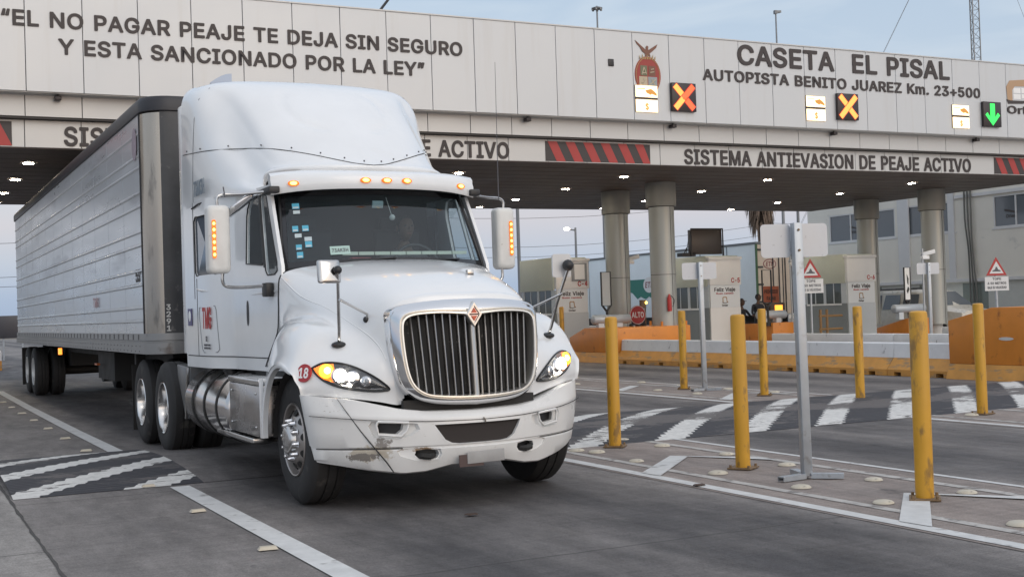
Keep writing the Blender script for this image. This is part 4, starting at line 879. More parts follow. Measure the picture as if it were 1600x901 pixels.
# columns: brushed metal cladding
M_col = mat('column_metal', (.38, .39, .37), .42, .4, var=.05, scale=1, stretch=(1, 1, .2))
def column(x, y, label):
    t_ = thing('canopy_column', label, 'column', (x, y, .2), 'columns under the canopy')
    r_ = .35
    s = MB(); s.lathe((x, y, .62), (0, 0, 1), [(r_, 0), (r_, 1.70)], 40, caps=False); s.lathe((x, y, 2.335), (0, 0, 1), [(r_, 0), (r_, 1.85)], 40, caps=False); s.build('shaft', M_col, t_)
    s = MB(); s.lathe((x, y, 2.318), (0, 0, 1), [(r_-.006, 0), (r_-.006, .018)], 40, caps=False); s.lathe((x, y, 4.183), (0, 0, 1), [(r_+.02, 0), (r_+.02, .02)], 40)
    for a in (100, 280): s.box(x+math.cos(R(a))*(r_+.001)-.006, x+math.cos(R(a))*(r_+.001)+.006, y+math.sin(R(a))*r_-.006, y+math.sin(R(a))*r_+.006, .63, 4.18)
    s.build('joint', M_seam, t_)
    s = MB(); s.lathe((x, y, 4.204), (0, 0, 1), [(r_+.07, 0), (r_+.07, .65)], 40); s.build('collar', mat('collar_metal', (.27, .27, .25), .5, .2, var=.05), t_)
    s = MB(); s.lathe((x, y, .2), (0, 0, 1), [(.2, 0), (.2, .44)], 16); s.build('pedestal', M_kerb, t_)
    return t_
column(19.08, 28.5, 'round metal canopy column beside booth C-5, nearer of the left pair'); column(19.10, 30.9, 'round metal canopy column right of booth C-4, farther of the left pair')
column(29.5, 28.8, 'round metal canopy column in front of the van, nearer of the right pair'); column(29.95, 32.2, 'round metal canopy column right behind booth C-6, farther of the right pair')

# ================================================================== THE LORRY (tractor)
TX, TY = 3.98, 9.42
M_truck = mat('truck_white', (.755, .765, .77), .18, coat=.6, var=.03, scale=1.6, dirt=(.70, .69, .67), dth=.60, dscale=2.6, dstretch=(1, 1, .5), damt=.2)
M_truckd = mat('truck_white_dusty', (.70, .70, .70), .26, coat=.3, var=.05, scale=1.5, dirt=(.52, .50, .47), dth=.60, dscale=2.2, damt=.5)
M_bump = mat('bumper_white', (.70, .695, .68), .30, coat=.25, var=.05, scale=2, dirt=(.40, .36, .32), dth=.66, dscale=5, damt=.5)
M_chrome = mat('chrome', (.72, .72, .73), .10, 1.0)
M_chromed = mat('chrome_dull', (.52, .51, .50), .20, 1.0, var=.1, scale=5)
M_blk = MATS['black_plastic']; M_rub = mat('tyre_rubber', (.022, .021, .021), .75, var=.2, scale=8, dirt=(.06, .055, .05), dth=.6, dscale=5)
M_rubg = mat('black_rubber_trim', (.012, .012, .013), .35)
M_dark = mat('chassis_black', (.02, .019, .018), .7, var=.2)
M_gap = mat('panel_gap', (.03, .03, .032), .8)
M_amb = mat('amber_lamp', (.8, .25, .02), .3, emit=(1.0, .17, .006), es=1.4)
M_ambhot = mat('amber_core', (1, .6, .1), .3, emit=(1.0, .66, .12), es=4.0)
M_ambdk = mat('amber_lens', (.55, .14, .01), .2, emit=(1.0, .22, .01), es=.55)
M_head = mat('headlamp_bulb', (1, 1, 1), .3, emit=(1.0, .93, .80), es=30.0)
M_ambmid = mat('amber_mid', (1, .5, .05), .3, emit=(1.0, .40, .02), es=4.0); M_ambcore = mat('amber_white_core', (1, .8, .3), .3, emit=(1.0, .70, .22), es=9.0)
truck = thing('semi_truck', 'white long-nosed lorry tractor with amber roof lights and chrome grille in the near lane', 'truck', (TX, TY, 0))
def T(s, y, z): return Vector((TX+s, y, z))

# ---- bonnet with wings
rows0 = [
 [(0,9.97,1.955),(.35,10.02,1.95),(.65,10.10,1.925),(.88,10.22,1.895),(.985,10.28,1.84),(1.005,10.29,1.70),(1.01,10.29,1.52),(1.03,10.27,1.36),(1.10,10.22,1.22),(1.17,10.16,1.08)],
 [(0,9.60,1.915),(.33,9.63,1.91),(.60,9.72,1.87),(.80,9.82,1.79),(.935,9.88,1.665),(.97,9.90,1.54),(1.01,9.88,1.465),(1.10,9.82,1.42),(1.20,9.77,1.30),(1.255,9.74,1.13)],
 [(0,9.22,1.835),(.32,9.25,1.825),(.57,9.32,1.775),(.735,9.40,1.68),(.855,9.46,1.56),(.91,9.48,1.485),(.98,9.48,1.465),(1.09,9.46,1.44),(1.195,9.45,1.33),(1.265,9.44,1.15)],
 [(0,8.92,1.735),(.32,8.94,1.725),(.55,9.00,1.675),(.68,9.07,1.57),(.765,9.13,1.43),(.83,9.16,1.385),(.93,9.19,1.385),(1.05,9.21,1.37),(1.17,9.23,1.28),(1.255,9.24,1.12)],
 [(0,8.745,1.645),(.32,8.765,1.637),(.535,8.81,1.585),(.635,8.86,1.47),(.685,8.90,1.31),(.755,8.95,1.265),(.87,9.02,1.255),(1.0,9.09,1.245),(1.13,9.135,1.18),(1.24,9.16,1.07)],
 [(0,8.68,1.56),(.32,8.70,1.555),(.52,8.76,1.50),(.60,8.78,1.36),(.635,8.79,1.18),(.72,8.81,1.135),(.85,8.88,1.12),(.98,8.965,1.105),(1.115,9.05,1.06),(1.222,9.125,1.0)],
 [(0,8.70,1.1),(.3,8.71,1.1),(.5,8.74,1.08),(.57,8.74,1.03),(.605,8.74,.985),(.70,8.765,.975),(.83,8.835,.968),(.96,8.92,.962),(1.092,9.015,.955),(1.20,9.095,.948)],
 [(0,8.74,.8),(.3,8.74,.8),(.48,8.74,.8),(.545,8.74,.80),(.585,8.74,.80),(.69,8.775,.825),(.82,8.845,.848),(.95,8.93,.865),(1.08,9.025,.88),(1.188,9.10,.888)],
]
cols = [crom([Vector(r[j]) for r in rows0], 6) for j in range(10)]
dense = [[c[i] for c in cols] for i in range(len(cols[0]))]
fin = []
AY, AZ, AR = 9.44, .52, .60
for r in dense:
    r2 = crom(r, 4)
    last = r2[-1]; d = last.y-AY
    za = AZ+math.sqrt(AR*AR-d*d) if abs(d) < AR else .62
    if last.y > AY and abs(d) >= AR: za = .62
    if last.y < AY and abs(d) >= AR*.9: za = last.z
    za = min(za, last.z)
    for q in (.34, .67, 1.0): r2.append(Vector((last.x+.02*q, last.y, last.z+(za-last.z)*q)))
    fin.append(r2)
NC = len(fin[0])
full = [[T(-p.x, p.y, p.z) for p in reversed(r[1:])] + [T(p.x, p.y, p.z) for p in r] for r in fin]
mid_ = NC-1
def skipf(i, j):      # leave the radiator opening free
    s_ = abs((full[i][j].x+full[i][j+1].x)/2-TX); z_ = full[i][j].z
    return i >= 31 and s_ < .52 and z_ < 1.5
s = MB(); s.grid(full, skip=skipf)
hood = s.build('bonnet', M_truck, truck, ang=50)
HB = BVHTree.FromPolygons([v for r in full for v in r], [(i*len(full[0])+j, i*len(full[0])+j+1, (i+1)*len(full[0])+j+1, (i+1)*len(full[0])+j) for i in range(len(full)-1) for j in range(len(full[0])-1)])
def hoodfront(sx, z, off=0.0, y0=7.5):
    h = HB.ray_cast(T(sx, y0, z), Vector((0, 1, 0)))
    return (h[0] if h[0] else T(sx, 9.0, z)) - Vector((0, off, 0))
# arch lips and inner wells
for sg in (-1, 1):
    s = MB(); rows = []
    for i in range(25):
        a = R(-4+118*i/24); c, sn = math.cos(a), math.sin(a); yy = AY+c*.0
        rr = []
        for ro, so_ in ((.618, 1.268), (.612, 1.280), (.592, 1.284), (.572, 1.276), (.570, 1.235)):
            kx = so_ - (.15*max(0, (-c-.30)/.70) if c < 0 else .02*c)
            rr.append(T(sg*kx, AY+ro*c, max(.50, AZ+ro*sn)))
        rows.append(rr)
    s.grid(rows); s.build('wheel_arch', M_truck, hood, ang=60)
    s = MB(); rows = []
    for i in range(21):
        a = R(165*i/20); rows.append([T(sg*so_, AY+.57*math.cos(a), AZ-.02+.57*math.sin(a)) for so_ in (1.17-.25*max(0, (i-14)/6), .45)])
    s.grid(rows); s.add([T(sg*.45, AY-.5, .5), T(sg*.45, AY+.6, .4), T(sg*.45, AY+.6, 1.1), T(sg*.45, AY-.5, 1.1)], [(0, 1, 2, 3)]); s.build('wheel_well', M_dark, hood)
# bonnet crease lines and seam (shut line towards the cab)
for sg in (-1, 1):
    pts = [T(sg*(r[4].x+.003), r[4].y, r[4].z-.012) for r in dense[:32]]
    s = MB(); s.tube(pts, .006, 5); s.build('bonnet_crease', M_truck, hood)
s = MB()
for sg in (-1, 1): s.tube([T(sg*(p.x+.004), p.y+.012, p.z) for p in crom([Vector(q) for q in rows0[0]], 4)[12:]], .006, 5)
s.build('shut_line', M_gap, hood)
s = MB(); s.box(TX+.20, TX+.255, 9.06, 9.10, 1.775, 1.82); s.build('bonnet_catch', M_chromed, hood, bevel=.004)

# ---- grille surround
outer = [(0,1.585),(.2,1.582),(.42,1.565),(.55,1.54),(.61,1.495),(.622,1.40),(.617,1.2),(.592,1.03),(.55,.92),(.475,.845),(.36,.805),(.2,.785),(0,.775)]
inner = [(0,1.452),(.10,1.462),(.26,1.474),(.44,1.466),(.52,1.435),(.543,1.36),(.535,1.17),(.512,1.02),(.47,.935),(.395,.885),(.30,.868),(.16,.858),(0,.855)]
def gY(sx, z): return 8.535 + .065*max(0, min(1, (z-.8)/.75)) + .26*sx*sx
def loop(half, n=5):
    h = crom([Vector((a, b_, 0)) for a, b_ in half], n); h = [(p.x, p.y) for p in h]
    return h + [(-a, b_) for a, b_ in reversed(h[1:-1])]
lo, li = loop(outer), loop(inner)
def ring(k, dy):       # k 0 outer .. 1 inner
    return [T(a+(c-a)*k, gY(a+(c-a)*k, b_+(d-b_)*k)+dy, b_+(d-b_)*k) for (a, b_), (c, d) in zip(lo, li)]
s = MB(); s.grid([ring(-.04, .16), ring(0, .05), ring(.02, .012), ring(.12, -.006), ring(.50, -.042), ring(.60, -.046)], closed=True); s.build('grille_surround', M_chrome, truck, ang=50)
s = MB(); s.grid([ring(.60, -.046), ring(.70, -.030), ring(.74, -.032), ring(.80, -.052), ring(.92, -.052), ring(1.0, -.035), ring(1.03, .07)], closed=True)
s.build('grille_rim', mat('grille_rim_satin', (.80, .78, .74), .28, .9), truck, ang=50)
s = MB(); s.prism([p+Vector((0, .06, 0)) for p in ring(1.0, 0)], (0, .02, 0)); s.build('grille_mesh', mat('grille_black', (.012, .012, .012), .6, dirt=(.16, .15, .13), dth=.66, dscale=16), truck, smooth=False)
hin = crom([Vector((a, b_, 0)) for a, b_ in inner], 8)
def zrange(sx):
    up_ = [p for p in hin if p.y > 1.2]; lw_ = [p for p in hin if p.y <= 1.2]
    zt = lerp(sx, [p.x for p in up_], [p.y for p in up_]) if sx <= max(p.x for p in up_) else 1.3
    lw_ = sorted(lw_, key=lambda p: p.x); zb = lerp(sx, [p.x for p in lw_], [p.y for p in lw_])
    return zb, zt
for sg in (-1, 1):
    for k_ in range(8):
        st = .056+.0605*k_; zb, zt = zrange(st)
        sb = st*.93; zb, _ = zrange(sb)
        n_ = 6; rows = []
        for i in range(n_+1):
            q = i/n_; z = zb+(zt-zb)*q+(.004 if i == n_ else (-.004 if i == 0 else 0)); sx = sg*(sb+(st-sb)*q); y = gY(sx, z)
            rows.append([T(sx-.008, y+.03, z), T(sx-.0065, y-.010, z), T(sx, y-.017, z), T(sx+.0065, y-.010, z), T(sx+.008, y+.03, z)])
        s = MB(); s.grid(rows); s.build('grille_bar', M_chromed, truck, ang=60)
s = MB(); rows = []
for i in range(9):
    z = .85+.55*i/8; y = gY(0, z); rows.append([T(-.017, y+.02, z), T(-.014, y-.030, z), T(0, y-.042, z), T(.014, y-.030, z), T(.017, y+.02, z)])
s.grid(rows); s.build('grille_bar', MATS['grille_rim_satin'], truck, ang=60)
# emblem: chrome diamond with two orange-red triangles and a bar
ez = 1.462; ey = gY(0, ez)-.062
def dia(w, h, y):
    w *= .80; h *= .80
    return [T(0, y, ez+h), T(w, y, ez), T(0, y, ez-h), T(-w, y, ez)]
s = MB(); s.grid([dia(.085, .125, ey+.07), dia(.085, .125, ey+.005), dia(.076, .112, ey-.006), dia(.056, .084, ey-.006), dia(.052, .078, ey+.004)], closed=True); em = s.build('emblem', MATS['grille_rim_satin'], truck, ang=20)
s = MB(); s.prism(dia(.054, .081, ey+.006), (0, .004, 0)); s.build('emblem_field', M_chrome, em)
for sg in (1, -1):
    s = MB(); s.prism([T(-.025, ey+.004, ez+sg*.011), T(.025, ey+.004, ez+sg*.011), T(0, ey+.004, ez+sg*.050)], (0, -.006, 0)); s.build('emblem_triangle', mat('emblem_orange', (.55, .07, .02), .3, coat=.5), em)
s = MB(); s.box(TX-.034, TX+.034, ey-.002, ey+.004, ez-.0065, ez+.0065); s.build('emblem_bar', mat('emblem_dark', (.10, .03, .02), .3), em)

# ---- bumper: closed shell with cut openings
def bumper_mat():
    """bumper paint with its own damage: scraped-through patch low on one corner, scratches, road film"""
    M = M_bump; t = M.node_tree; b = t.nodes['Principled BSDF']
    def n(ty, **k):
        x = t.nodes.new(ty)
        for a, c in k.items(): setattr(x, a, c)
        return x
    src = b.inputs['Base Color'].links[0].from_socket
    tcn = n('ShaderNodeTexCoord')
    def noise(sc, st, off):
        mpn = n('ShaderNodeMapping'); mpn.inputs['Scale'].default_value = st; mpn.inputs['Location'].default_value = (off, off, off); t.links.new(tcn.outputs['Object'], mpn.inputs[0])
        x = n('ShaderNodeTexNoise'); x.inputs['Scale'].default_value = sc; x.inputs['Detail'].default_value = 10; x.inputs['Roughness'].default_value = .72; t.links.new(mpn.outputs[0], x.inputs['Vector']); return x.outputs['Fac']
    def blob(cx_, cz_, rx, rz):
        mpn = n('ShaderNodeMapping', vector_type='POINT'); mpn.inputs['Scale'].default_value = (1/rx, 0, 1/rz); mpn.inputs['Location'].default_value = (-cx_/rx, 0, -cz_/rz)
        t.links.new(tcn.outputs['Object'], mpn.inputs[0]); l = n('ShaderNodeVectorMath', operation='LENGTH'); t.links.new(mpn.outputs[0], l.inputs[0])
        m_ = n('ShaderNodeMapRange'); m_.inputs[1].default_value = .25; m_.inputs[2].default_value = 1.0; m_.inputs[3].default_value = .20; m_.inputs[4].default_value = -.25; t.links.new(l.outputs['Value'], m_.inputs[0]); return m_.outputs[0]
    def layer(src, mask_terms, lo, hi, col):
        s_ = None
        for q in mask_terms:
            if s_ is None: s_ = q
            else:
                a_ = n('ShaderNodeMath', operation='ADD'); t.links.new(s_, a_.inputs[0]); t.links.new(q, a_.inputs[1]); s_ = a_.outputs[0]
        m_ = n('ShaderNodeMapRange'); m_.inputs[1].default_value = lo; m_.inputs[2].default_value = hi; t.links.new(s_, m_.inputs[0])
        x = n('ShaderNodeMixRGB'); t.links.new(m_.outputs[0], x.inputs[0]); t.links.new(src, x.inputs[1]); x.inputs[2].default_value = (*col, 1); return x.outputs[0]
    c = layer(src, [blob(-.76, .45, .34, .15), noise(9, (1, 1, 1.4), 2.0)], .60, .68, (.50, .45, .37))
    c = layer(c, [blob(-.72, .53, .16, .10), noise(11, (1, 1, 1), 5.0)], .62, .66, (.27, .25, .23))
    c = layer(c, [blob(-.83, .42, .22, .07), noise(13, (1, 1, 1), 7.0)], .60, .64, (.22, .20, .18))
    c = layer(c, [blob(-.50, .47, .30, .05), noise(14, (.6, 1, 2), 8.0)], .63, .66, (.28, .19, .12))
    c = layer(c, [noise(3, (1, 1, 1), 9.0), noise(30, (.4, 1, 3), 3.0)], 1.22, 1.26, (.33, .28, .23))
    t.links.new(c, b.inputs['Base Color']); return M
SS = [0, .15, .3, .45, .6, .72, .83, .93, 1.02, 1.10, 1.16, 1.19, 1.20]
BY = [8.465, 8.475, 8.503, 8.545, 8.60, 8.655, 8.72, 8.785, 8.86, 8.94, 9.01, 9.055, 9.085]
def bB(sx): return lerp(abs(sx), SS, BY)
def btop(sx): return lerp(abs(sx), [0, .4, .6, .75, .9, 1.2], [.738, .748, .775, .815, .855, .892])
def bcre(sx): return lerp(abs(sx), [0, .4, .8, 1.2], [.685, .692, .715, .755])
def bbot(sx): return lerp(abs(sx), [0, .25, .45, .62, .85, 1.05, 1.2], [.34, .335, .295, .285, .315, .355, .38])
def brows(sx):
    b_ = bB(sx); t_, c_, o_ = btop(sx), bcre(sx), bbot(sx); zz = o_+.12
    tf = lerp(abs(sx), [.85, 1.08], [1, .18])
    return [(b_+.045+.155*tf, t_), (b_+.045+.015*tf, t_), (b_+.045, t_-.004), (b_+.006, c_+.014), (b_, c_+.002), (b_, c_-.012), (b_-.010, .60), (b_-.006, .497), (b_+.004, .488), (b_+.004, .480), (b_-.006, .470), (b_+.002, .40), (b_+.03, o_+.012), (b_+.03+.025*tf, o_), (b_+.035+.185*tf, o_+.01)]
samp = [-1.2+2.4*i/64 for i in range(65)]
rows = []
for j in range(15):
    rr = []
    for sx in samp:
        y, z = brows(sx)[j]; kk = .92+.08*max(0, min(1, (z-.35)/.53)); rr.append(T(sx*kk, y, z))
    rows.append(rr)
s = MB(); s.grid(rows, rowclosed=True)
s.f.append([j*65 for j in range(15)]); s.mi.append(0); s.f.append([j*65+64 for j in reversed(range(15))]); s.mi.append(0)
bumper = s.build('bumper', bumper_mat(), truck, ang=30)
mid_open = [(-.36,.648),(.36,.648),(.33,.60),(.285,.535),(.235,.508),(.17,.50),(-.17,.50),(-.235,.508),(-.285,.535),(-.33,.60)]
def cutp(pts, y0=8.2, y1=9.3): q = MB(); q.prism([T(a, y0, z) for a, z in pts], (0, y1-y0, 0)); return q
fog = [(.565,.665),(.735,.675),(.745,.655),(.735,.60),(.61,.588),(.575,.62)]
scoop = [(.47,.668),(.80,.695),(.82,.66),(.785,.565),(.62,.548),(.52,.575),(.455,.62)]
tow = [(.335,.458),(.42,.470),(.49,.462),(.50,.43),(.47,.398),(.40,.388),(.345,.40),(.325,.43)]
towpan = [(.31,.474),(.44,.488),(.60,.49),(.645,.47),(.62,.425),(.50,.378),(.38,.372),(.315,.385),(.295,.43)]
def scoopcut(pts, dep):
    q = MB(); n_ = len(pts); c_ = (sum(p[0] for p in pts)/n_, sum(p[1] for p in pts)/n_)
    inn = [(c_[0]+(a-c_[0])*.86, c_[1]+(z-c_[1])*.80) for a, z in pts]
    vs = [T(a, 8.2, z) for a, z in pts]+[T(a, bB(a/.96)-.03, z) for a, z in pts]+[T(a, bB(a/.96)+dep, z) for a, z in inn]+[T(c_[0], 8.2, c_[1]), T(c_[0], bB(c_[0]/.96)+dep, c_[1])]
    f = []
    for i in range(n_):
        j = (i+1) % n_; f += [(i, j, n_+j, n_+i), (n_+i, n_+j, 2*n_+j, 2*n_+i), (3*n_, j, i), (3*n_+1, 2*n_+i, 2*n_+j)]
    q.add(vs, f); return q
cuts = [cutp(mid_open)]
for sg in (-1, 1): cuts += [scoopcut([(sg*a, z) for a, z in scoop], .028), scoopcut([(sg*a, z) for a, z in towpan], .016), cutp([(sg*a, z) for a, z in fog]), cutp([(sg*a, z) for a, z in tow])]
boolean(bumper, cuts)
s = MB(); s.grid([[T(sx, bB(sx)+.025, z) for sx in [-.39+.78*i/12 for i in range(13)]] for z in (.49, .66)]); s.build('air_intake', mat('intake_mesh', (.028, .022, .020), .75, dirt=(.33, .28, .19), dth=.70, dscale=9), bumper)
s = MB()
for sg in (-1, 1):
    for a, w in ((.655, .10), (.412, .10)):
        s.grid([[T(sg*sx, bB(sx/.96)+.075, z) for sx in (a-w, a-w*.5, a, a+w*.5, a+w)] for z in ((.575, .69) if a > .6 else (.378, .48))])
s.each('opening_shade', M_blk, bumper)  # black sheets set inside the openings, standing in for their deep shade
# recessed shoulders round the fog openings and the tow hooks
for sg in (-1, 1):
    s = MB(); s.tube([T(sg*.47, bB(.47)+.07, .425), T(sg*.45, bB(.45)+.005, .42), T(sg*.40, bB(.40)-.004, .415), T(sg*.36, bB(.36)+.03, .42)], [.020, .024, .024, .018], 8); s.build('tow_hook', M_dark, bumper)
    ring_ = [(sg*(.655+(a-.655)*1.22), .633+(z-.633)*1.30) for a, z in fog]
    s = MB(); s.tube([T(a, bB(a)-.006, z) for a, z in [p for q in range(len(ring_)) for p in [ring_[q], ((ring_[q][0]+ring_[(q+1) % 6][0])/2, (ring_[q][1]+ring_[(q+1) % 6][1])/2)]]], .010, 6, closed=True); s.build('fog_surround', M_bump, bumper, ang=70)
s = MB()       # shut line below the crease, on the lower corner and the split at the right-hand corner
s.tube([T(sx, bB(sx)-.0005, bcre(sx)-.016) for sx in [-1.17+2.34*i/40 for i in range(41)]], .0035, 4)
s.tube([T(sx*.945, bB(sx)+.002, .484) for sx in [-1.18+.56*i/10 for i in range(11)]], .005, 4); s.tube([T(sx*.945, bB(sx)+.002, .484) for sx in [.60+.58*i/10 for i in range(11)]], .004, 4)
s.tube([T(a, bB(a/.97)-.006, z) for a, z in ((-1.0, .865), (-.945, .765), (-.86, .62), (-.77, .485), (-.70, .385), (-.655, .31))], [.002, .003, .004, .005, .006, .005], 5)
s.each('bumper_seam', M_gap, bumper)
# scuffs: chipped paint showing the grey plastic
M_chip = mat('chipped_plastic', (.17, .15, .13), .8, var=.4, scale=20, dirt=(.30, .20, .12), dth=.52, dscale=18)
def patch(pts, name, m_, off=.004, par=None):
    q = MB(); q.prism([T(a, bB(a/.965)-off-.004, z) for a, z in pts], (0, .002, 0)); return q.build(name, m_, par or bumper)
def chip(cx_, cz, w, h, nn=13):
    ps = []
    for i in range(nn):
        a = i*math.tau/nn; k_ = .55+.6*rnd.random(); ps.append((cx_+w*math.cos(a)*k_, cz+h*math.sin(a)*k_))
    q = MB(); c0_ = T(cx_, bB(cx_/.965)-.0105, cz); vs = [c0_]+[T(a, bB(a/.965)-.0105, z) for a, z in ps]
    q.add(vs, [(0, 1+i, 1+(i+1) % nn) for i in range(nn)]); q.build('paint_chip', M_chip, bumper)
for a in ((.02, .672, .012, .014), (.03, .655, .008, .012)):
    chip(*a)
# number plate hung askew
s = MB(); s.obox(T(.02, bB(0)-.020, .392), V(math.cos(R(1)), 0, math.sin(R(1)))*.155, (0, .004, 0), (0, 0, .045)); pl = s.build('number_plate', mat('plate_grey', (.34, .335, .33), .5, var=.1, scale=8), bumper, bevel=.003)
s = MB(); s.obox(T(-.10, bB(0)-.014, .37), (.10, 0, 0), (0, .004, 0), (0, 0, .045)); s.build('plate_bracket', mat('plate_rust', (.09, .06, .055), .7), bumper)
s = MB(); s.box(TX-.72, TX+.72, 8.92, 9.02, .42, .80); s.box(TX-.55, TX+.55, 8.655, 8.70, .70, .83); s.build('bumper_beam', M_dark, bumper)

# ---- headlamps
hl = [(1.122,1.095),(1.05,1.128),(.965,1.128),(.88,1.104),(.80,1.062),(.71,1.0),(.632,.928),(.655,.912),(.77,.912),(.94,.942),(1.045,.99),(1.10,1.045)]
hlc = (.88, 1.02)
M_lens = glass('lamp_lens', (.95, .95, .95), .04)
for sg in (-1, 1):
    rows = []
    ol = [(p.x, p.y) for p in crom([Vector((a, b_, 0)) for a, b_ in hl+[hl[0]]], 4)[:-1]]
    for k_ in (0, .25, .5, .75, .97, 1.0):
        rows.append([hoodfront(sg*(hlc[0]+(a-hlc[0])*k_), hlc[1]+(b_-hlc[1])*k_, .004 if k_ == 1 else .006) for a, b_ in ol])
    s = MB(); s.grid(rows, closed=True); hd = s.build('headlight', mat('headlamp_black', (.018, .018, .02), .15, coat=.8), truck, ang=60)
    s = MB(); s.tube([hoodfront(sg*a, b_, .007) for a, b_ in ol], .009, 6, closed=True); s.build('bezel', M_rubg, hd)
    def spot(sx, z, r_, m_, nm, off=.012, sz=1.0):
        p = hoodfront(sg*sx, z, off); nrm = Vector((sg*.42, -.88, .2)).normalized()
        q = MB(); q.lathe(p, nrm, [(r_, -.002), (r_*.96, .006), (r_*.7, .014), (0, .02)], 20); return q.build(nm, m_, hd)
    spot(.965, 1.035, .058, M_chrome, 'reflector'); spot(.875, 1.015, .055, M_chrome, 'reflector'); spot(.79, .985, .042, M_chrome, 'reflector')
    spot(.955, 1.035, .050, M_head, 'bulb', .022); spot(.885, 1.022, .036, M_head, 'bulb', .022); spot(.90, .965, .016, M_head, 'bulb', .02)
    spot(.79, .985, .022, mat('projector_glass', (.25, .27, .30), .05, spec=.8), 'projector', .026)
    # amber indicator at the outer end
    q = MB(); pts = [(1.115,1.090),(1.05,1.122),(.985,1.122),(.985,1.06),(1.0,.985),(1.06,1.01),(1.10,1.05)]
    c_ = hoodfront(sg*1.055, 1.065, .014); q.add([c_]+[hoodfront(sg*a, b_, .011) for a, b_ in pts], [(0, 1+i, 1+(i+1) % 7) for i in range(7)]); q.build('indicator', M_amb, hd)
    spot(1.04, 1.07, .054, M_ambmid, 'indicator_bulb', .016); spot(1.035, 1.074, .026, M_ambcore, 'indicator_bulb', .030)
    q = MB(); q.grid([[hoodfront(sg*(hlc[0]+(a-hlc[0])*k_), hlc[1]+(b_-hlc[1])*k_, o_) for a, b_ in ol] for k_, o_ in ((0, .052), (.35, .050), (.65, .043), (.86, .028), (.98, .010))], closed=True); q.build('lens', M_lens, hd, ang=80)
    q = MB(); q.tube([hoodfront(sg*a, b_, .010) for a, b_ in ((.68, .925), (.77, .925), (.93, .953), (1.02, .99))], .007, 6); q.build('light_strip', M_chromed, hd)

# ---- round fleet number badge
ctr = []
s = MB()
bc, bn = T(*(-1.169, 9.097, 1.056)), Vector((-0.828, -0.51, 0.232)).normalized()
bu = Vector((0, 0, 1)).cross(bn).normalized(); bv = bn.cross(bu)
s.lathe(bc+bn*.012, bn, [(.070, -.01), (.070, .003)], 28); bd = s.build('number_badge', mat('badge_red', (.38, .03, .035), .4), truck)
s = MB(); text(s, '18', bc+bn*.0155-bv*.040, bu, bv, .080, .092, .003, .03, 'C'); s.build('lettering', M_bwhite, bd)

# ---- cab and sleeper side walls
PY = [10.27, 10.5, 10.8, 11.15, 11.40, 11.55, 11.72, 11.9, 12.05, 12.25, 12.5, 12.86]
PS = [.985, 1.012, 1.04, 1.065, 1.08, 1.095, 1.14, 1.195, 1.222, 1.236, 1.243, 1.25]
pf = crom([Vector((a, b_, 0)) for a, b_ in zip(PS, PY)], 5)
def cabS(y, z):
    s_ = lerp(y, [p.y for p in pf], [p.x for p in pf]); t_ = lerp(y, [11.3, 12.0], [1, 0])
    return s_ - t_*.075*max(0, (z-1.88))/.72 - (.012*max(0, 1.35-z) if z < 1.35 else 0)
def shY(y, z): return y + .40*max(0, z-1.9)/.7*max(0, min(1, (11.7-y)/(11.7-10.27)))
zz = [1.02, 1.08, 1.2, 1.4, 1.6, 1.8, 1.92, 2.05, 2.2, 2.35, 2.5, 2.60, 2.665]
yy_ = [p.y for p in pf]
dwin = [(11.135,1.985),(11.12,2.42),(11.08,2.50),(10.98,2.575),(10.70,2.595),(10.665,2.57),(10.665,1.975),(10.69,1.955)]
vwin = [(10.625,1.90),(10.625,2.56),(10.60,2.59),(10.44,2.59),(10.40,2.56),(10.345,1.96),(10.36,1.89),(10.42,1.86),(10.58,1.86)]
swin = [(12.40,1.96),(12.36,1.925),(11.83,1.925),(11.80,1.95),(11.79,2.42),(11.83,2.49),(11.90,2.51),(12.36,2.51),(12.41,2.47)]
M_side = glass('side_glass', (.84, .89, .91), .10, haze=.16)  # grey veil in the glass stands in for a reflection
dwin = [(shY(y, z), z) for y, z in dwin]; vwin = [(shY(y, z), z) for y, z in vwin]; WIN = (dwin, vwin, swin)
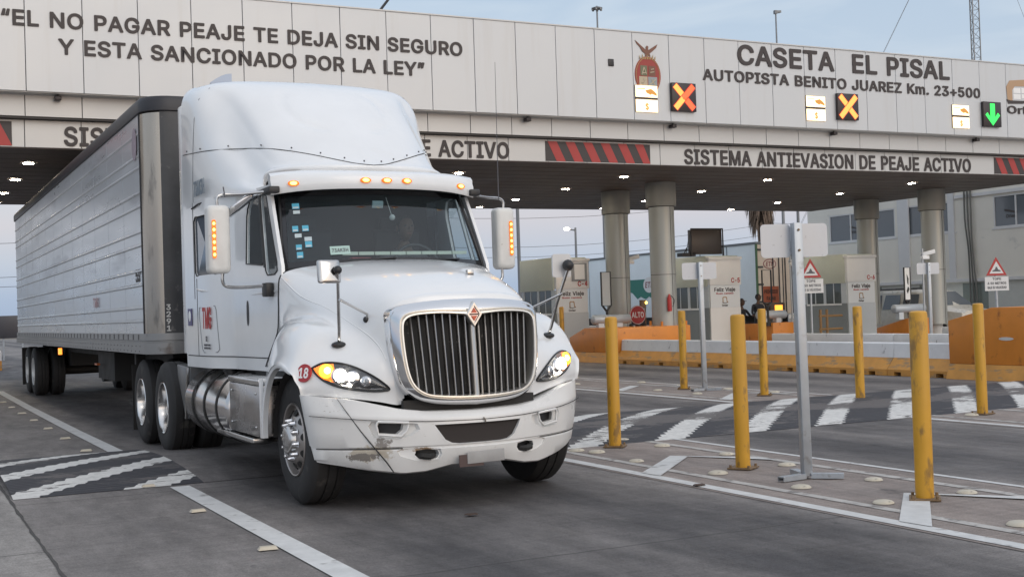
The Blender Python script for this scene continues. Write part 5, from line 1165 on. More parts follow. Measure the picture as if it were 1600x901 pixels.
for sg in (-1, 1):
    s = MB(); o_ = [[T(sg*cabS(shY(y, z), z), shY(y, z), z) for y in yy_] for z in zz]; n_ = len(zz); m_ = len(yy_)
    i_ = [[T(sg*(cabS(shY(y, z), z)-.03), shY(y, z), z) for y in yy_] for z in zz]
    s.grid(o_); s.grid(i_)
    b0 = n_*m_
    for j in range(m_-1): s.f += [[j, j+1, b0+j+1, b0+j], [(n_-1)*m_+j, b0+(n_-1)*m_+j, b0+(n_-1)*m_+j+1, (n_-1)*m_+j+1]]; s.mi += [0, 0]
    for i in range(n_-1): s.f += [[i*m_, b0+i*m_, b0+(i+1)*m_, (i+1)*m_], [i*m_+m_-1, (i+1)*m_+m_-1, b0+(i+1)*m_+m_-1, b0+i*m_+m_-1]]; s.mi += [0, 0]
    side = s.build('cab_side', M_truck, truck, ang=45)
    cuts = []
    for w_ in WIN:
        q = MB(); q.prism([T(sg*.8, y, z) for y, z in w_], (sg*.6, 0, 0)); cuts.append(q)
    boolean(side, cuts)
    for w_, nm in ((dwin, 'door_window'), (vwin, 'quarter_window'), (swin, 'sleeper_window')):
        cy_ = sum(p[0] for p in w_)/len(w_); cz_ = sum(p[1] for p in w_)/len(w_); nn = len(w_)
        q = MB(); q.add([T(sg*(cabS(cy_, cz_)-.012), cy_, cz_)]+[T(sg*(cabS(y, z)-.012), y, z) for y, z in w_], [(0, 1+i, 1+(i+1) % nn) for i in range(nn)])
        gl = q.build(nm, mat('dark_glass', (.11, .135, .17), .06, spec=.9, coat=.5) if nm == 'sleeper_window' else M_side, side, smooth=False)
        q = MB(); q.tube([T(sg*(cabS(y, z)+.001), y, z) for y, z in w_], .007, 6, closed=True); q.build('window_seal', M_rubg, side)
    q = MB(); q.tube([T(sg*(cabS(shY(10.645, z), z)+.002), shY(10.645, z), z) for z in (1.93, 2.2, 2.45, 2.59)], .009, 6); q.build('window_post', M_rubg, side)
    # shut lines
    q = MB()
    q.tube([T(sg*(cabS(y, 1.135)+.0005), y, 1.135) for y in [10.3+.1*i for i in range(26)]], .006, 4)
    q.tube([T(sg*(cabS(11.46, z)+.0005), 11.46+.03*(z-1.2), z) for z in [1.14+.1*i for i in range(16)]], .0045, 4) if False else None
    q.tube([T(sg*(cabS(12.36, z)+.0005), 12.36, z) for z in [1.14, 1.6, 1.9]], .004, 4)
    q.tube([T(sg*(cabS(12.45, z)+.0005), 12.45, z) for z in [1.7, 2.1, 2.4, 2.66]], .004, 4)
    q.build('shut_line', M_gap, side)
    q = MB(); q.tube([T(sg*(cabS(y, 1.735)+.004), y, z) for y, z in ((12.40, 1.80), (12.2, 1.775), (12.0, 1.765))], [.003, .012, .003], 6); q.tube([T(sg*(cabS(y, 1.7)+.0), y, z) for y, z in ((11.0, 1.70), (10.7, 1.705), (10.3, 1.715))], [.003, .011, .011], 6)
    q.build('body_crease', M_truck, side)
    # door handle pocket
    q = MB(); hp_ = []
    for a in range(16):
        an = a*math.tau/16; hp_.append((11.115+.032*math.cos(an), 1.535+.115*math.copysign(abs(math.sin(an))**.6, math.sin(an))))
    q.add([T(sg*(cabS(11.1, 1.535)+.004), 11.115, 1.535)]+[T(sg*(cabS(y, z)+.003), y, z) for y, z in hp_], [(0, 1+i, 1+(i+1) % 16) for i in range(16)]); q.build('door_handle', M_blk, side)
    # luggage hatch outline
    q = MB(); q.tube([T(sg*(cabS(y, z)+.002), y, z) for y, z in ((12.28, 1.61), (11.86, 1.62), (11.84, 1.58), (11.80, 1.20), (11.84, 1.175), (12.16, 1.17), (12.22, 1.21), (12.30, 1.56))], .0045, 4, closed=True); q.build('hatch_outline', MATS['panel_gap'] if False else mat('faint_gap', (.25, .26, .27), .6), side)
nearside = [o for o in bpy.data.objects if o.name.startswith('cab_side')][0]
# lettering on the near side (door faces -X: reading direction is -Y)
SU = (0, -1, 0)
s = MB(); xs = TX-cabS(12.0, 1.5)-.006
text(s, 'TMG', (xs-.012, 12.19, 1.40), (.075, -1, 0), (0, 0, 1), .21, .27, .003, .05); s.build('lettering', M_red, nearside)
s = MB()
for z, w in ((1.28, .05), (1.235, .20), (1.205, .20)): text(s, 'IlI' if w < .1 else 'TRANSPORTE DE CARGA', (xs-.012, 12.05+w/2, z), (.075, -1, 0), (0, 0, 1), .05 if w < .1 else .018, w, .002, .02)
s.build('lettering', M_grey_t, nearside)
s = MB(); s.obox((TX-1.2525, 12.66, 1.52), (.003, 0, 0), (0, .085, 0), (0, 0, .085)); st_ = s.build('sticker', mat('sticker_blue', (.07, .06, .17), .4), nearside)
s = MB(); s.lathe((TX-1.256, 12.66, 1.53), (-1, 0, 0), [(.055, 0), (.05, .002)], 14); s.build('sticker_emblem', M_bwhite, st_)
# rear wall, roof lining, floor and bulkhead: the dark inside of the cab
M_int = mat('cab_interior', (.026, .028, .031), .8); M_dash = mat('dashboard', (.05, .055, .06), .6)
s = MB()
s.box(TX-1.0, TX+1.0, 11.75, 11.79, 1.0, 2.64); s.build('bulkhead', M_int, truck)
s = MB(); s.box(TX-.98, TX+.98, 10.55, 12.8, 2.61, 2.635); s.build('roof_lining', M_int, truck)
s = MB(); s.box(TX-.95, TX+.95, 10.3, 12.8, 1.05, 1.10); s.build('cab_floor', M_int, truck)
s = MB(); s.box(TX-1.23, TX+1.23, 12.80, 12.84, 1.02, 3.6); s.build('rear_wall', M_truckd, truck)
s = MB(); s.grid([[T(-.93+1.86*i/10, y+.35*((-.93+1.86*i/10)**2), z) for i in range(11)] for y, z in ((10.02, 1.80), (10.05, 1.90), (10.20, 1.945), (10.45, 1.965), (10.52, 1.85), (10.55, 1.3))]); s.build('dashboard', M_dash, truck)
s = MB(); pts = [T(.45+.22*math.cos(a), 10.72+.07*math.sin(a), 1.93+.20*math.sin(a)) for a in [i*math.tau/24 for i in range(24)]]; s.tube(pts, .016, 6, closed=True); s.tube([T(.23, 10.72, 1.93), T(.67, 10.72, 1.93)], .014, 6); s.tube([T(.45, 10.72, 1.93), T(.45, 10.5, 1.75)], .03, 6); s.build('steering_wheel', M_blk, truck)
for sx in (-.45, .45):
    s = MB(); s.obox(T(sx, 11.0, 1.50), (.24, 0, 0), (0, .24, 0), (0, 0, .08)); s.obox(T(sx, 11.28, 1.90), (.23, 0, 0), (0, .06, .02), (0, -.05, .40)); s.obox(T(sx, 11.35, 2.34), (.13, 0, 0), (0, .04, 0), (0, -.01, .10)); s.build('seat', mat('seat_cloth', (.03, .03, .033), .9), truck, bevel=.03)
# lit strip and papers on the dash, tag on the glass
s = MB()
for i in range(8): s.box(TX-.37+.152*i, TX-.37+.152*i+.143, 10.45, 10.465, 2.02, 2.05)
s.build('dash_strip', mat('strip_cream', (.85, .84, .66), .5), truck)
s = MB(); s.obox(T(-.30, 10.20, 1.965), (.10, .02, 0), (0, .05, 0), (0, 0, .02)); s.build('red_cloth', mat('red_cloth', (.35, .05, .05), .8), truck, bevel=.01)

# ---- windscreen
def wsp(q, r_):     # q -1..1 across, r_ 0 bottom..1 top
    s_ = q*(.955+(.865-.955)*r_); y0 = 9.99+.36*q*q; y1 = 10.44+.25*q*q; z0 = 1.90+.025*(1-q*q); z1 = 2.605-.01*q*q
    return T(s_, y0+(y1-y0)*r_-.02*math.sin(math.pi*r_), z0+(z1-z0)*r_)
s = MB(); s.grid([[wsp(-1+i/10, j/6) for i in range(21)] for j in range(7)]); ws = s.build('windscreen', glass('windscreen_glass', (.66, .78, .83), .03, haze=.025, haze_col=(.30, .42, .48)), truck)  # blue-grey veil in the glass stands in for haze and reflection
s = MB()
def band(f0, f1):
    s.grid([[f0(i/20)-Vector((0, .003, 0)) for i in range(21)], [f1(i/20)-Vector((0, .003, 0)) for i in range(21)]])
band(lambda t: wsp(-1+2*t, .93), lambda t: wsp(-1+2*t, 1.0)); band(lambda t: wsp(-1+2*t, -.02), lambda t: wsp(-1+2*t, .075))
for sg in (-1, 1): band(lambda t: wsp(sg*.955, t), lambda t: wsp(sg*1.0, t))
s.build('windscreen_border', mat('glass_border', (.012, .012, .014), .15, spec=.7), ws)
s = MB(); s.tube([wsp(-1+2*i/20, -.02)-Vector((0, .0, 0)) for i in range(21)], .018, 6); s.tube([wsp(-1, j/6) for j in range(7)], .014, 6); s.tube([wsp(1, j/6) for j in range(7)], .014, 6); s.build('windscreen_seal', M_rubg, ws)
M_stb = mat('sticker_cyan', (.10, .42, .58), .4); M_stw = mat('sticker_white', (.50, .58, .60), .4)
for a, b_, w, h, mm in ((-.865, .80, .032, .030, M_stb), (-.862, .72, .03, .018, M_stw), (-.885, .50, .026, .030, M_stb), (-.80, .50, .028, .030, M_stb), (-.865, .41, .030, .020, M_stw), (-.785, .36, .032, .020, M_stw), (-.865, .26, .026, .026, M_stb), (-.785, .29, .030, .030, M_stb), (-.86, .16, .028, .030, M_stb)):
    c_ = wsp(a, b_)+Vector((0, -.006, 0)); u_ = (wsp(a+.05, b_)-wsp(a-.05, b_)).normalized(); v_ = (wsp(a, b_+.05)-wsp(a, b_-.05)).normalized()
    s = MB(); s.obox(c_, u_*w, u_.cross(v_)*.001, v_*h); so2 = s.build('windscreen_sticker', mm, ws)
    if mm is M_stb: s = MB(); s.obox(c_+u_.cross(v_)*.002-v_*h*.55, u_*w*.8, u_.cross(v_)*.0008, v_*h*.3); s.build('sticker_line', M_stw, so2)
c_ = wsp(-.53, .19)+Vector((0, -.006, 0)); u_ = (wsp(-.45, .19)-wsp(-.6, .19)).normalized(); v_ = (wsp(-.53, .25)-wsp(-.53, .13)).normalized()
s = MB(); s.obox(c_, u_*.085, u_.cross(v_)*.001, v_*.042); pp = s.build('permit_card', mat('permit_green', (.40, .55, .50), .5), ws)
s = MB(); text(s, '73AK3H', c_+u_.cross(v_)*.002-v_*.018, u_, v_, .036, .14, .001, .01, 'C'); s.build('lettering', M_grey_t, pp)
s = MB(); cm_ = wsp(.05, .82)+Vector((0, .05, 0)); s.obox(wsp(-.06, .80)+Vector((0, .05, 0)), (.05, 0, 0), (0, .008, .006), (0, -.01, .026)); s.build('toll_tag', mat('tag_pale', (.35, .42, .42), .4), ws)
s = MB(); s.ball(wsp(.06, .62)+Vector((0, .06, 0)), .028, 10); s.tube([wsp(.06, .62)+Vector((0, .06, 0)), wsp(.06, .9)+Vector((0, .06, 0))], .003, 4); s.build('hanging_charm', mat('charm_pale', (.5, .48, .44), .6), ws)
# wipers
s = MB()
for a0, a1 in ((-.55, -.05), (.15, .65)):
    s.tube([wsp(a0+(a1-a0)*i/6, .035+.03*i/6)+Vector((0, -.022, 0)) for i in range(7)], .010, 5)
s.each('wiper', M_rubg, ws)

# ---- sun visor over the windscreen
def vis(q, y, z): y = y*(1-.82*q*q) if y > .06 else y; return T(q*.975, 10.28+y+.27*q*q, z-.045*q*q*q*q)
vq = [-1+2*i/28 for i in range(29)]
s = MB(); s.grid([[vis(q, y, z) for q in vq] for y, z in ((.60, 2.80), (.30, 2.795), (.10, 2.765), (.02, 2.735), (0, 2.70), (.0, 2.62), (.012, 2.60), (.05, 2.615), (.40, 2.65))])
s.f.append([j*29 for j in range(9)]); s.f.append([j*29+28 for j in range(9)]); s.mi += [0, 0]
visor = s.build('sun_visor', M_truck, truck, ang=40)
for a in (-.80, -.195, 0, .195, .80):
    q = a/.975; p = vis(q, -.004, 2.672)
    s = MB(); nrm = Vector((a*.35, -1, .12)).normalized(); s.lathe(p, nrm, [(.050, -.01), (.050, .006), (.044, .012)], 20)
    for v in s.v: v.z = p.z+(v.z-p.z)*.52
    l_ = s.build('roof_light', M_ambdk, visor)
    s = MB(); s.lathe(p+nrm*.012, nrm, [(.030, 0), (.022, .008), (0, .011)], 16)
    for v in s.v: v.z = p.z+(v.z-p.z)*.55
    s.build('bulb', M_ambhot, l_)

# ---- roof fairing
rf = [
 [(0,12.86,3.97),(.5,12.86,3.96),(.90,12.86,3.935),(1.14,12.86,3.875),(1.235,12.86,3.72),(1.247,12.86,3.4),(1.25,12.86,3.0),(1.25,12.86,2.62)],
 [(0,12.45,3.93),(.5,12.45,3.92),(.90,12.45,3.885),(1.09,12.45,3.80),(1.195,12.45,3.63),(1.225,12.45,3.3),(1.238,12.45,2.95),(1.243,12.45,2.63)],
 [(0,12.02,3.80),(.48,12.05,3.785),(.82,12.11,3.735),(.955,12.15,3.62),(1.07,12.12,3.43),(1.155,12.08,3.18),(1.19,12.06,2.9),(1.20,12.05,2.65)],
 [(0,11.52,3.49),(.46,11.56,3.475),(.77,11.66,3.42),(.88,11.74,3.31),(.965,11.72,3.12),(1.04,11.62,2.93),(1.09,11.56,2.76),(1.11,11.52,2.655)],
 [(0,11.05,3.16),(.45,11.11,3.14),(.74,11.25,3.10),(.845,11.36,3.03),(.915,11.36,2.88),(.98,11.28,2.76),(1.03,11.20,2.69),(1.04,11.14,2.62)],
 [(0,10.70,2.91),(.43,10.78,2.905),(.69,10.93,2.895),(.815,11.08,2.875),(.875,11.10,2.78),(.93,11.06,2.70),(.965,11.0,2.65),(.955,10.96,2.585)],
 [(0,10.59,2.835),(.43,10.68,2.835),(.73,10.86,2.83),(.875,11.03,2.81),(.90,11.07,2.745),(.91,11.02,2.685),(.94,10.98,2.64),(.935,10.94,2.58)],
 [(0,10.66,2.755),(.43,10.74,2.755),(.71,10.90,2.75),(.85,11.05,2.74),(.875,11.07,2.70),(.89,11.0,2.66),(.915,10.96,2.62),(.91,10.92,2.57)],
]
cols = [crom([Vector(r[j]) for r in rf], 12) for j in range(8)]
fd = [crom([c[i] for c in cols], 11) for i in range(len(cols[0]))]
# shallow pressed creases: a groove on the front face, a soft ridge along the flank
def crease(pl_, depth, sig):
    for r in fd:
        for p in r:
            d_ = min((p-q).length for q in pl_)
            if d_ < sig*3.5: p += Vector((.25, -.55, .8)).normalized()*(depth*math.exp(-(d_/sig)**2))
crease(crom([V(.44, 11.93, 3.69), V(.50, 11.78, 3.60), V(.50, 11.55, 3.45), V(.42, 11.36, 3.32), V(.27, 11.24, 3.25)], 6), -.016, .045)
0 and crease(crom([V(1.07, 12.25, 3.57), V(1.045, 11.98, 3.42), V(.98, 11.72, 3.26), V(.90, 11.52, 3.14)], 6), .018, .06)
ff = [[T(-p.x, p.y, p.z) for p in reversed(r[1:])] + [T(p.x, p.y, p.z) for p in r] for r in fd]
s = MB(); s.grid(ff); fairing = s.build('roof_fairing', M_truck, truck, ang=50)
FB = BVHTree.FromPolygons([v for r in ff for v in r], [(i*len(ff[0])+j, i*len(ff[0])+j+1, (i+1)*len(ff[0])+j+1, (i+1)*len(ff[0])+j) for i in range(len(ff)-1) for j in range(len(ff[0])-1)])
# seam between fairing and roof cap, with rivets
seam = []
# joint line on the shell, half of it (s, y, z); mirrored for the other side
pts = [T(*p) for p in [(-1.248, 12.793, 3.18), (-1.244, 12.632, 3.169), (-1.233, 12.446, 3.156), (-1.202, 12.231, 3.145), (-1.144, 12.007, 3.133), (-1.03, 11.797, 3.12), (-0.908, 11.587, 3.103), (-0.828, 11.365, 3.077), (-0.744, 11.185, 3.049), (-0.633, 11.042, 3.015), (-0.522, 10.92, 2.979), (-0.424, 10.833, 2.947), (-0.33, 10.766, 2.918), (-0.239, 10.709, 2.891), (-0.156, 10.655, 2.868), (-0.083, 10.618, 2.855), (0.0, 10.594, 2.846)]]
pts[-1].x = TX
seam = [pts, [Vector((2*TX-p.x, p.y, p.z)) for p in pts]]
s = MB()
for p in seam: s.tube(crom(p, 4), .0042, 4)
for sg in (-1, 1):
    q = []
    for z in (2.66, 2.9, 3.2, 3.5, 3.7, 3.82):
        h = FB.ray_cast(T(sg*2.2, 12.42, z), Vector((-sg, 0, 0)))
        if h[0]: q.append(h[0])
    s.tube(q, .0042, 4)
s.each('fairing_seam', M_gap, fairing)
s = MB()
for p in seam:
    for i, v in enumerate(p):
        if i % 2 == 1: s.ball(v+Vector((0, -.004, .03)), .0095, 8)
s.each('rivet', mat('rivet_grey', (.12, .12, .125), .5), fairing)
# drain gutter line above the doors
s = MB()
for sg in (-1, 1): s.tube([T(sg*(cabS(y, 2.66)+.012), y, z) for y, z in ((12.45, 2.60), (12.2, 2.625), (11.7, 2.665), (11.3, 2.672), (11.1, 2.668))], .008, 5)
s.each('gutter_line', M_gap, fairing)
s = MB(); text(s, '73AK3H', (TX-1.243, 12.36, 2.71), (.03, -1, 0), (0, 0, 1), .15, .40, .004, .004); s.build('lettering', mat('faint_lettering', (.17, .21, .25), .5), fairing)
s = MB(); s.grid([[T(-.92+.22*i/4, 12.86+.02, 3.88+.10*math.sin(math.pi*i/4*.5)+z) for i in range(5)] for z in (0, .09)]); s.grid([[T(-.92+.22*i/4, 12.90+.02, 3.88+.10*math.sin(math.pi*i/4*.5)+z) for i in range(5)] for z in (0, .09)]); s.build('rear_lip', mat('lip_blue_grey', (.36, .42, .52), .3), fairing)
# side extender at the back of the sleeper
for sg in (-1, 1): s = MB(); s.box(*sorted((TX+sg*1.20, TX+sg*1.25)), 12.845, 12.99, 1.15, 3.70); s.build('side_extender', M_truckd, truck, bevel=.01)
# air horn pins / aerials
s = MB(); s.tube([T(-.80, 10.45, 2.0), T(-.80, 10.40, 2.66)], .004, 4) if False else None
s.tube([T(1.32, 10.72, 2.55), T(1.34, 10.74, 3.9)], [.005, .002], 5); s.tube([T(-1.34, 10.72, 2.55), T(-1.35, 10.73, 2.64)], .006, 5); s.build('aerial', M_grey_t, truck)

# ---- wing mirrors
M_mir = mat('mirror_white', (.66, .66, .64), .35, var=.05, scale=9, dirt=(.40, .38, .34), dth=.66, dscale=22)
for sg in (-1, 1):
    c_ = T(sg*1.395, 10.78, 2.185)
    pts = roundrect(.20, .60, .045, 4); rows = []
    for k_, y in ((.55, -.055), (.86, -.050), (.97, -.03), (1.0, .0), (1.0, .06)):
        rows.append([c_+Vector((a*(k_ if k_ < 1 else 1), y, b_*(1-(1-k_)*.35))) for a, b_ in pts])
    s = MB(); s.grid(rows, closed=True); s.f.append(list(range(len(pts)))); s.mi.append(0); mir = s.build('wing_mirror', M_mir, truck, ang=60)
    s = MB(); s.prism([c_+Vector((a*.96, .062, b_*.98)) for a, b_ in pts], (0, .01, 0)); s.build('mirror_glass', M_chrome, mir)
    xl = sg*.030
    s = MB(); s.prism([c_+Vector((xl+sg*.02+a, -.057, b_+.0)) for a, b_ in roundrect(.034, .335, .012, 3)], (0, -.010, 0)); s.build('led_strip', M_ambdk, mir)
    s = MB()
    for i in range(6): s.ball(c_+Vector((xl+sg*.02, -.066, .135-.054*i)), .013, 8, sc=(1, .5, 1.15))
    s.each('led', M_ambhot, mir)
    s = MB()
    s.tube(crom([c_+Vector((0, .0, .29)), c_+Vector((-sg*.0, .0, .36)), c_+Vector((-sg*.05, .0, .392)), c_+Vector((-sg*.2, -.04, .395)), T(sg*.93, 10.62, 2.60)], 4), .014, 8)
    s.tube(crom([c_+Vector((-sg*.03, .0, -.29)), c_+Vector((-sg*.03, .0, -.37)), c_+Vector((-sg*.07, -.01, -.415)), c_+Vector((-sg*.2, -.1, -.425)), T(sg*1.06, 10.52, 1.765)], 4), .015, 8)
    s.each('mirror_arm', M_chromed, mir)
    s = MB(); s.obox(T(sg*1.045, 10.50, 1.73), (.035, 0, 0), (0, .07, 0), (0, 0, .06)); s.obox(T(sg*.965, 10.60, 2.60), (.05, 0, 0), (0, .12, 0), (0, 0, .03)); s.each('mirror_bracket', M_blk, mir, bevel=.012)
# chrome wind deflector blade by the near door window
s = MB(); s.obox(T(-1.17, 10.86, 2.50), V(.10, -.05, .085), V(.02, .03, 0), V(-.012, 0, .03)); s.build('look_down_mirror', M_chrome, truck, bevel=.012)
# ---- bonnet mirrors
for sg in (-1, 1):
    base = hoodfront(sg*.91, 1.262, 0)
    base = HB.ray_cast(T(sg*.91, 9.05, 2.2), Vector((0, 0, -1)))[0]
    b2 = HB.ray_cast(T(sg*.70, 9.0, 2.4), Vector((0, 0, -1)))[0]
    head = T(sg*.985, 8.80, 1.815)
    s = MB(); s.tube(crom([base, base+Vector((sg*.01, -.05, .08)), base+Vector((sg*.03, -.11, .25)), head+Vector((0, 0, 0))], 4), .013, 8)
    s.tube([base.lerp(head, .62)+Vector((0, -.03, 0)), b2+Vector((0, -.03, .04)), b2], .010, 7); am = s.build('bonnet_mirror', M_chromed, truck)
    s = MB(); s.ball(base, .05, 12, sc=(1.2, 1.0, .55)); s.ball(b2, .026, 10); s.each('mirror_foot', M_blk, am)
    s = MB()
    if sg < 0:
        rr_ = roundrect(.18, .175, .02, 4); hc = head+Vector((-.055, .012, 0))
        def mp_(k_, o_): return [hc+Vector((a*k_, o_+.055*((a*k_/.09)**2)*.35+.10*a*k_+.16*b_*k_, b_*k_)) for a, b_ in rr_]
        s.grid([mp_(.02, 0), mp_(.35, 0), mp_(.7, 0), mp_(.94, 0), mp_(1, .004), mp_(1, .03)], closed=True); s.build('mirror_head', M_chromed, am, ang=60)
        s = MB(); s.ball(head+Vector((.0, .0, .01)), .033, 12); s.build('ball_joint', M_blk, am)
    else:
        s.prism([head+Vector((-.03+a, .05, b_+.02)) for a, b_ in roundrect(.17, .19, .02, 3)], (0, .02, 0)); s.build('mirror_head', mat('mirror_back_white', (.6, .6, .6), .3), am)
        s = MB(); s.ball(head+Vector((0, 0, .02)), .048, 12); s.build('ball_joint', M_blk, am)

# ---- wheels
M_alw = mat('polished_alloy', (.62, .61, .60), .16, 1.0, var=.08, scale=6)
def tyre(mb, c, d, r_=.515, w=.28):
    """c: outer face centre; d: outward axis"""
    p = [(r_-.235, -.02), (r_-.215, -.004), (r_-.16, .004), (r_-.07, .0), (r_-.025, -.02), (r_-.004, -.045), (r_, -.08)]
    p += [(r_, -.12), (r_-.012, -.124), (r_-.012, -.132), (r_, -.136)] + [(r_, -w+.10), (r_-.012, -w+.096), (r_-.012, -w+.09), (r_, -w+.086)]
    p += [(r_-.02, -w+.02), (r_-.09, -w), (r_-.235, -w+.01)]
    mb.lathe(c, d, p, 48, caps=False)
def nut_ring(mb, c, d, r_, n_, rad, L, off, only=None):
    d = Vector(d).normalized(); a = d.orthogonal().normalized(); b_ = d.cross(a)
    for i in range(n_):
        if only is not None and i != only: continue
        an = i*math.tau/n_; p = Vector(c)+(a*math.cos(an)+b_*math.sin(an))*r_+d*off
        mb.lathe(p, d, [(rad*1.25, 0), (rad, .006), (rad*.9, L*.7), (rad*.55, L), (0, L*1.05)], 8)
def front_wheel(sg):
    c = T(sg*1.13, 9.575, .515); d = Vector((sg, 0, 0))
    s = MB(); tyre(s, c, d, .515, .295); w = s.build('front_wheel', M_rub, truck, ang=30)
    s = MB(); s.lathe(c, d, [(.285, -.03), (.292, -.004), (.286, .006), (.276, .0), (.268, -.03), (.262, -.05), (.235, -.045), (.19, -.010), (.165, .008), (.135, .016), (.12, .018)], 48, caps=False); s.build('rim', mat('brushed_alloy', (.40, .37, .35), .34, .8, var=.1, scale=7, dirt=(.20, .18, .165), dth=.6, dscale=8), w, ang=40)
    s = MB(); s.lathe(c, d, [(.125, .012), (.118, .05), (.105, .065), (.09, .07), (0, .074)], 32); s.build('hub', M_chromed, w, ang=40)
    s = MB()
    a_ = d.orthogonal().normalized(); b_ = d.cross(a_)
    for i in range(10):
        an = (i+.5)*math.tau/10; e1 = a_*math.cos(an)+b_*math.sin(an); e2 = -a_*math.sin(an)+b_*math.cos(an); p = c+e1*.216-d*.0245
        nd = (d*.82+e1*.55).normalized(); t1 = (e1-nd*e1.dot(nd)).normalized()
        pts = [p+e2*.030*math.cos(q*math.tau/14)+t1*.034*math.sin(q*math.tau/14) for q in range(14)]
        s.prism(pts, nd*.010)
    s.each('hand_hole', M_dark, w)
    for i in range(10): s = MB(); nut_ring(s, c, d, .150, 10, .020, .050, .010, only=i); s.build('wheel_nut', M_chrome, w)
front_wheel(-1); front_wheel(1)
def rear_wheel(par, x_in, y, sg, r_=.515, nm='rear_wheel', rimm=None):
    """dual wheel: outer face at x_in"""
    c = Vector((x_in, y, r_)); d = Vector((sg, 0, 0))
    s = MB(); tyre(s, c, d, r_, .28); tyre(s, c-d*.33, d, r_, .28); w = s.build(nm, M_rub, par, ang=30)
    s = MB(); s.lathe(c, d, [(.285, -.03), (.292, -.004), (.286, .004), (.272, -.004), (.262, -.04), (.255, -.12), (.25, -.17), (.22, -.18), (.12, -.175), (.115, -.12), (.10, -.06), (.085, -.05), (0, -.048)], 48, caps=False); nut_ring(s, c, d, .165, 10, .016, .04, -.177); s.build('rim', rimm or M_alw, w, ang=40)
for y in (14.28, 15.63):
    for sg in (-1, 1): rear_wheel(truck, TX+sg*1.235, y, sg, nm='drive_wheel')
# ---- chassis, tank, boxes, fenders
s = MB()
for sx in (-.42, .42): s.box(TX+sx-.05, TX+sx+.05, 9.0, 16.6, .72, .98)
for y in (AY, 14.28, 15.63): s.cyl(T(-.9, y, .515), T(.9, y, .515), .09, n=12)
for y in (14.28, 15.63): s.ball(T(0, y, .52), .24, 16)
s.box(TX-.35, TX+.35, 9.2, 10.6, .62, 1.3); s.box(TX-.40, TX+.40, 13.2, 16.4, .98, 1.10); s.cyl(T(0, 10.6, .75), T(0, 14.1, .6), .06)
s.box(TX-1.0, TX+1.0, 10.2, 12.8, .86, 1.03); s.build('chassis', M_dark, truck)
for sg in (-1, 1):
    s = MB(); s.lathe(T(sg*.955, 11.12, .665), (0, 1, 0), [(.0, 0), (.30, .0), (.325, .02), (.335, .05), (.335, 1.72), (.325, 1.75), (.30, 1.77), (0, 1.77)], 48); tk = s.build('fuel_tank', mat('tank_polished', (.60, .58, .57), .17, 1.0, var=.06, scale=3), truck, ang=40)
    for y in (11.45, 11.95, 12.45):
        s = MB(); s.lathe(T(sg*.955, y, .665), (0, 1, 0), [(.337, 0), (.345, .004), (.345, .05), (.337, .054)], 48, caps=False); s.build('strap', M_dark, tk)
    s = MB(); s.cyl(T(sg*1.06, 11.75, .96), T(sg*1.10, 11.75, 1.03), .06, n=16); s.build('filler_cap', M_blk, tk)
    s = MB(); s.box(*sorted((TX+sg*.70, TX+sg*1.268)), 10.06, 11.06, .50, .93); bx = s.build('battery_box', mat('box_stainless', (.45, .43, .42), .24, 1.0, var=.08, scale=3), truck, bevel=.015)
    s = MB(); s.box(*sorted((TX+sg*.70, TX+sg*1.275)), 10.05, 11.07, .932, .985); s.build('box_lid', M_alw, bx, bevel=.008)
    s = MB(); nut = [(10.16, .58), (10.16, .86), (10.96, .86), (10.96, .58)]
    for y, z in nut: s.ball(T(sg*1.27, y, z), .012, 8)
    s.each('box_bolt', M_chromed, bx)
    s = MB(); s.box(*sorted((TX+sg*1.02, TX+sg*1.26)), 10.32, 11.60, .435, .475); st2 = s.build('step', M_alw, truck, bevel=.006)
    s = MB()
    for i in range(8): s.box(*sorted((TX+sg*1.06, TX+sg*1.24)), 10.36+.15*i, 10.43+.15*i, .476, .479)
    s.build('step_tread', M_dark, st2)
    # plate ahead of the drive wheels and quarter fender
    s = MB(); s.prism([T(sg*.75, 12.95, 1.0), T(sg*.75, 13.62, 1.02), T(sg*.75, 13.60, .90), T(sg*.75, 13.25, .46), T(sg*.75, 13.08, .46)], (sg*.45, 0, 0)); s.build('quarter_fender', mat('fender_grey', (.10, .105, .11), .3, .3), truck, bevel=.01)
    s = MB(); s.prism([T(sg*1.205, 13.0, 1.0), T(sg*1.205, 13.04, 1.0), T(sg*1.205, 13.17, .46), T(sg*1.205, 13.13, .46)], (sg*.02, 0, 0)); s.build('fender_edge', M_chromed, truck)
    s = MB(); s.prism([T(sg*.75, 16.3, .95), T(sg*1.22, 16.3, .95), T(sg*1.22, 16.3, .12), T(sg*.75, 16.3, .12)], (0, .012, 0)); s.build('mud_flap', M_dark, truck)
    # strip behind the wheel arch
    s = MB(); s.prism([T(sg*1.24, 10.045, .99), T(sg*1.272, 10.045, .99), T(sg*1.272, 10.045, .50), T(sg*1.24, 10.045, .50)], (0, -.025, 0)); s.build('arch_trim', M_truckd, truck, bevel=.006)
s = MB(); s.lathe(T(0, 14.95, 1.14), (0, .06, 1), [(.45, 0), (.45, .05)], 28); s.build('fifth_wheel', M_dark, truck)
s = MB()
for i in range(3): s.tube(crom([T(-.2+.2*i, 12.9, 1.5), T(-.22+.2*i, 13.3, 1.15), T(-.2+.22*i, 13.9, 1.2), T(-.15+.2*i, 14.6, 1.6)], 5), .018, 6)
s.each('air_line', M_blk, truck)

